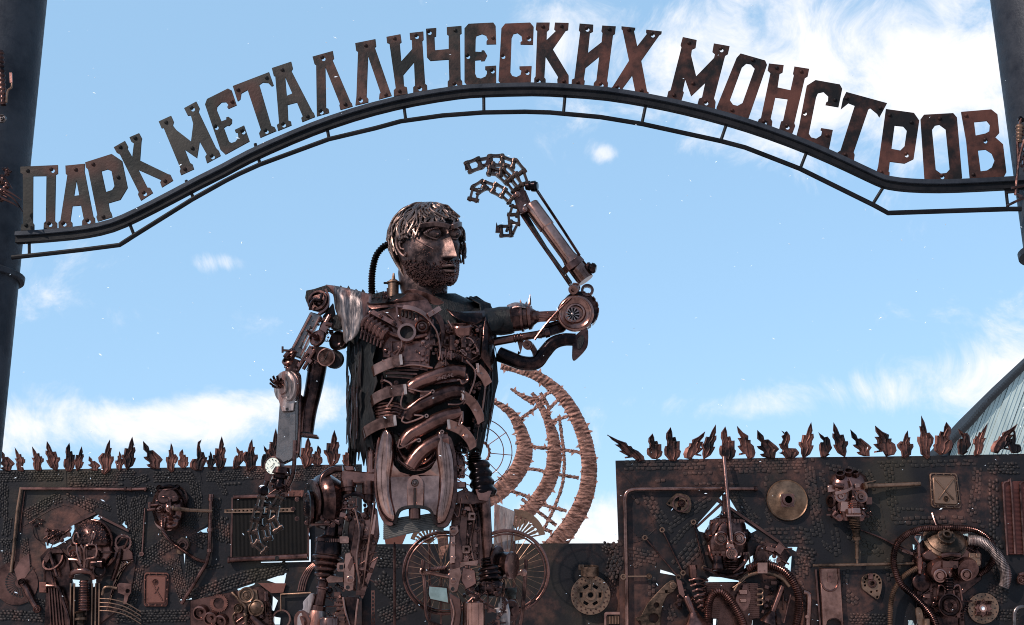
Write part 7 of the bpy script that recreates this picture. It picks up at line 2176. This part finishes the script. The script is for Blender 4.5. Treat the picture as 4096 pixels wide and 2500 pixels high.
MB(R).bellows((382, 735, 90), (394, 820, 80), 44, 36, 7, 20, .2).stack((394, 820, 80), (402, 900, 60), [(0, 34), (.2, 26), (.7, 24), (.72, 30), (1, 28)]).cyl((402, 900, 60), (404, 1035, 44), 15, 13).cyl((404, 1030, 44), (406, 1070, 42), 8).out('nose_tube', GOLD, t)
for sx in (-1, 1):
    MB(R).tube([(345 + sx * 90, 700, 70), (345 + sx * 110, 730, 70), (345 + sx * 70, 760, 80)], 13, 8).lathe((345 + sx * 65 if sx < 0 else 430, 745, 90), (0, 0, 1), [(-20, 22), (0, 24), (4, 12)], 16).out('jaw_link', COP, t)
MB(R).lathe((218, 625, 50), (-.8, 0, .5), [(-20, 44), (0, 46), (4, 30), (-8, 26)], 20).box(490, 625, 40, 50, 60, 30).greeble(200, 660, 270, 740, 10, 60, 95, (9, 20)).greeble(430, 660, 490, 760, 8, 60, 96, (9, 20)).out('side_clutter', DRK, t)
MB(R).stack((455, 522, 70), (600, 516, 44), [(0, 22), (.1, 24), (.15, 16), (1, 15)]).cyl((590, 516, 44), (852, 505, 30), 15).cyl((455, 500, 70), (535, 482, 60), 6, 3).out('temple_pipe', GOLD, t)

# ribbed side radiator
t = wthing('slatted_heater', 'maroon slatted heater panel at the far right of the right wall', 'heater', R, 1500, 1000)
MB(R).plate([(1430, 490), (1780, 475), (1800, 1000), (1470, 1005)], 20, 18).out('panel', MAROON, t, bevel=3)
b = MB(R)
for i in range(50):
    y = 545 + i * 9
    b.bar((1440 + i * .7, y, 24), (1720, y - 6, 24), 3, 4)
b.out('slats', MAROON, t)
for x in (1430, 1550, 1670):
    MB(R).tube([(x + 36, 1010, 30), (x + 8, 560, 32), (x + 12, 500, 32), (x + 40, 490, 32), (x + 62, 510, 32), (x + 90, 1000, 30)], 7, 8, 3).out('heater_pipe', COP, t)

# engine beast
t = wthing('engine_beast', 'engine monster with domed air filter and coiling hoses on the right wall', 'relief', R, 1050, 1504)
MB(R).plate([(800, 990), (880, 880), (1180, 870), (1290, 1000), (1290, 1180), (1150, 1290), (1180, 1600), (830, 1600), (820, 1300), (790, 1180)], 30, 30).out('backing', DRK, t, bevel=6)
MB(R).lathe((1030, 900, 60), (0, -.55, .85), [(-60, 110), (-30, 150), (-10, 150), (0, 130), (10, 128), (26, 100), (40, 70), (44, 58)], 44).out('air_filter', GOLD, t)
MB(R).lathe((1035, 880, 120), (0, -.55, .85), [(-16, 58), (8, 60), (12, 50), (12, 34), (34, 30), (34, 20), (10, 18)], 30).boltring((1035, 880, 134), 52, 10, 5).out('filter_cap', GOLD, t)
MB(R).plate([(860, 1000), (930, 960), (1180, 960), (1250, 1010), (1240, 1060), (1120, 1050), (960, 1060), (880, 1040)], 100, 60).out('intake_block', DRK, t, bevel=10)
MB(R).tube([(1000, 1015, 130), (1060, 1005, 140), (1130, 1010, 130)], 18, 8).box(1065, 1075, 110, 44, 150, 40).disc((1098, 1092, 152), 13, 6).out('throttle_body', DRK, t)
for x, y, rr2 in ((992, 1155, 46), (1178, 1148, 40)):
    MB(R).lathe((x - 10, y - 50, 60), (.1, .4, .9), [(-40, 80), (20, 84), (50, 76), (60, 50)], 26).out('eye_housing', COP, t)
    MB(R).lathe((x, y, 130), (0, .15, 1), [(-40, rr2), (0, rr2), (4, rr2 * .82), (-12, rr2 * .72), (-12, rr2 * .5), (0, rr2 * .4), (0, 2)], 26).out('eye', COPL, t)
MB(R).box(1235, 1040, 80, 90, 110, 30, .05).disc((1222, 1022, 112), 7, 4).disc((1224, 1062, 112), 7, 4).box(1262, 1012, 30, 30, 120, 20).box(1265, 1062, 30, 30, 120, 20).out('side_bracket', GOLD, t, bevel=3)
MB(R).bellows((1050, 1165, 110), (1055, 1260, 100), 40, 34, 5).out('snout_bellows', DRK, t)
for sx in (-1, 1):
    MB(R).tube([(1055 + sx * 36, 1300, 96), (1055 + sx * 30, 1240, 100), (1055 + sx * 70, 1225, 96), (1055 + sx * 90, 1330, 80)], 8, 8, 4).out('snout_loop', COP, t)
MB(R).lathe((1062, 1365, 110), (0, .1, 1), [(-50, 60), (-10, 78), (0, 80), (4, 72), (-6, 66), (-8, 52), (6, 46), (6, 20), (-4, 16)], 34).boltring((1062, 1365, 118), 36, 5, 8).out('mouth_pulley', COP, t)
MB(R).hose([(990, 1600, 60), (940, 1450, 80), (830, 1320, 90), (720, 1220, 90), (668, 1100, 90), (665, 1000, 90), (700, 910, 90), (780, 850, 90), (880, 822, 90), (1000, 818, 90), (1180, 822, 84), (1280, 850, 80), (1350, 910, 74), (1375, 1000, 70), (1340, 1090, 66), (1260, 1150, 60)], 22, (13, 2.6)).out('coiling_hose', COP, t)
MB(R).hose([(832, 1100, 70), (760, 1140, 74), (700, 1200, 74), (655, 1290, 70), (640, 1400, 66), (640, 1560, 60)], 17, (13, 3)).out('thin_hose', GOLD, t)
MB(R).tube([(1190, 905, 70), (1270, 910, 80), (1350, 960, 80), (1420, 1050, 76), (1455, 1130, 70), (1455, 1190, 60), (1440, 1240, 50)], lambda u: 34 + 4 * math.sin(u * 3.1), 14, 6, rib=(10, 2.5)).out('braided_hose', SHEET, t)
MB(R).cyl((840, 940, 80), (848, 1140, 80), 13).tube([(850, 1000, 80), (840, 930, 84), (812, 885, 80), (825, 862, 78), (860, 868, 78)], 7, 8).stack((845, 1020, 80), (848, 1120, 80), [(0, 14), (.1, 22), (.9, 20), (1, 14)]).out('side_valve', COP, t)
MB(R).lathe((862, 1200, 60), (0, 0, 1), [(-20, 60), (0, 64), (10, 50), (14, 2)], 24).plate([(720, 970), (800, 990), (800, 1010), (720, 985)], 60, 14).tube([(430, 830, 16), (560, 880, 20), (680, 940, 40), (780, 990, 60)], lambda u: 5 + 8 * u, 8, 4).out('side_cap', DRK, t)
MB(R).tube([(935, 712, 20), (950, 760, 40), (972, 820, 80)], 6, 6).out('antenna', STEEL, t)
MB(R).greeble(820, 990, 1000, 1160, 22, 60, 97, (12, 28)).greeble(830, 1250, 980, 1560, 30, 44, 98, (12, 28)).greeble(1120, 1240, 1180, 1500, 16, 44, 99, (12, 26)).greeble(1180, 950, 1290, 1120, 10, 60, 90, (12, 24)).out('beast_clutter', DRK, t, kind='stuff')
MB(R).plate(sm([(820, 1390), (850, 1380), (870, 1430), (880, 1520), (850, 1530), (830, 1460)], 2), 80, 20).stack((895, 1460, 90), (900, 1600, 90), [(0, 22), (1, 24)]).out('lower_pipe', GOLD, t)
t = wthing('brake_disc', 'perforated brake disc with bright hollow hub on the right wall', 'disc', R, 1295, 1500)
MB(R).plate(circ(1298, 1385, 110, 44), 24, 12, [circ(1298, 1385, 40, 20)]).out('disc', GOLD, t, bevel=2)
b = MB(R)
for i in range(22):
    a = 2 * math.pi * i / 22
    rr2 = 96 if i % 2 else 82
    b.disc((1298 + rr2 * math.cos(a), 1385 + rr2 * math.sin(a), 25), 5, 3, seg=8)
b.out('disc_hole', BLK, t)
b = MB(R)
b.gear((1298, 1385, 40), 64, 12, 14, .4, .2)
b.out('carrier', COP, t, bevel=3)
MB(R).ring((1296, 1385, 52), 26, 14, 14).out('hub', COPL, t)
MB(R).disc((1296, 1385, 46), 14, 4).out('hub_cap', GLASSM, t)
for i in range(4):
    a = RAD(45 + 90 * i)
    MB(R).spring((1298 + 56 * math.cos(a) - 18, 1385 + 56 * math.sin(a), 46), (1298 + 56 * math.cos(a) + 18, 1385 + 56 * math.sin(a), 46), 10, 5, 3, 5).out('damper_spring', DRK, t)
t = wthing('cast_bracket', 'olive cast bracket with many round holes left of the engine monster', 'bracket', R, 520, 1320)
hl = [circ(513, 1210, 14, 12)]
for i in range(9):
    a = RAD(160 + i * 25)
    hl.append(circ(512 + 54 * math.cos(a), 1205 + 54 * math.sin(a), 8, 8))
hl += [circ(548, 1305, 8, 8), circ(505, 1270, 8, 8), circ(545, 1262, 7, 8)]
MB(R).plate(sm([(440, 1170), (480, 1140), (540, 1140), (578, 1180), (580, 1240), (562, 1310), (545, 1322), (525, 1310), (470, 1270), (440, 1240)], 2), 24, 16, hl).out('casting', GOLD, t, bevel=3)
MB(R).ring((513, 1210, 36), 30, 16, 14).box(500, 1158, 36, 44, 34, 12).out('hub', COP, t, bevel=3)
t = wthing('bent_pipe_end', 'grey bent pipe end at the lower right corner of the right wall', 'pipe', R, 1530, 1504)
MB(R).tube([(1515, 1600, 60), (1515, 1480, 60), (1520, 1410, 60), (1550, 1378, 60), (1620, 1370, 60)], 15, 10, 4).out('pipe', STEEL, t)
MB(R).pulley((1570, 1185, 50), 34, 16).tube([(1550, 1150, 40), (1580, 1140, 40), (1620, 1150, 40)], 12, 8).out('knob', COP, t)

# ================================================================== falling snow
sr = random.Random(77)
b = MB(GP)
for i in range(520):
    y = sr.uniform(4.5, 14.2)
    d = pix_dir(sr.uniform(-300, 4400), sr.uniform(-200, 2700))
    p = CAMLOC + d * (y / d.y)
    s_ = (.0014 + .0042 * sr.random() ** 2.5) * (.6 + y / 14)
    ax = Vector((sr.uniform(-1, 1), sr.uniform(-.4, .4), sr.uniform(-.5, .5))).normalized()
    u, v = perp(ax)
    base = len(b.v)
    b.v += [p + ax * s_ * 2.4, p - ax * s_ * 2.4, p + u * s_ * .7, p - u * s_ * .7, p + v * s_ * .7, p - v * s_ * .7]
    for q in ((0, 2, 4), (0, 4, 3), (0, 3, 5), (0, 5, 2), (1, 4, 2), (1, 3, 4), (1, 5, 3), (1, 2, 5)):
        b.f.append(tuple(base + k for k in q))
sn = b.out('falling_snow', SNOWM)
tag(sn, 'small white snow flakes drifting through the air', 'snow', kind='stuff')
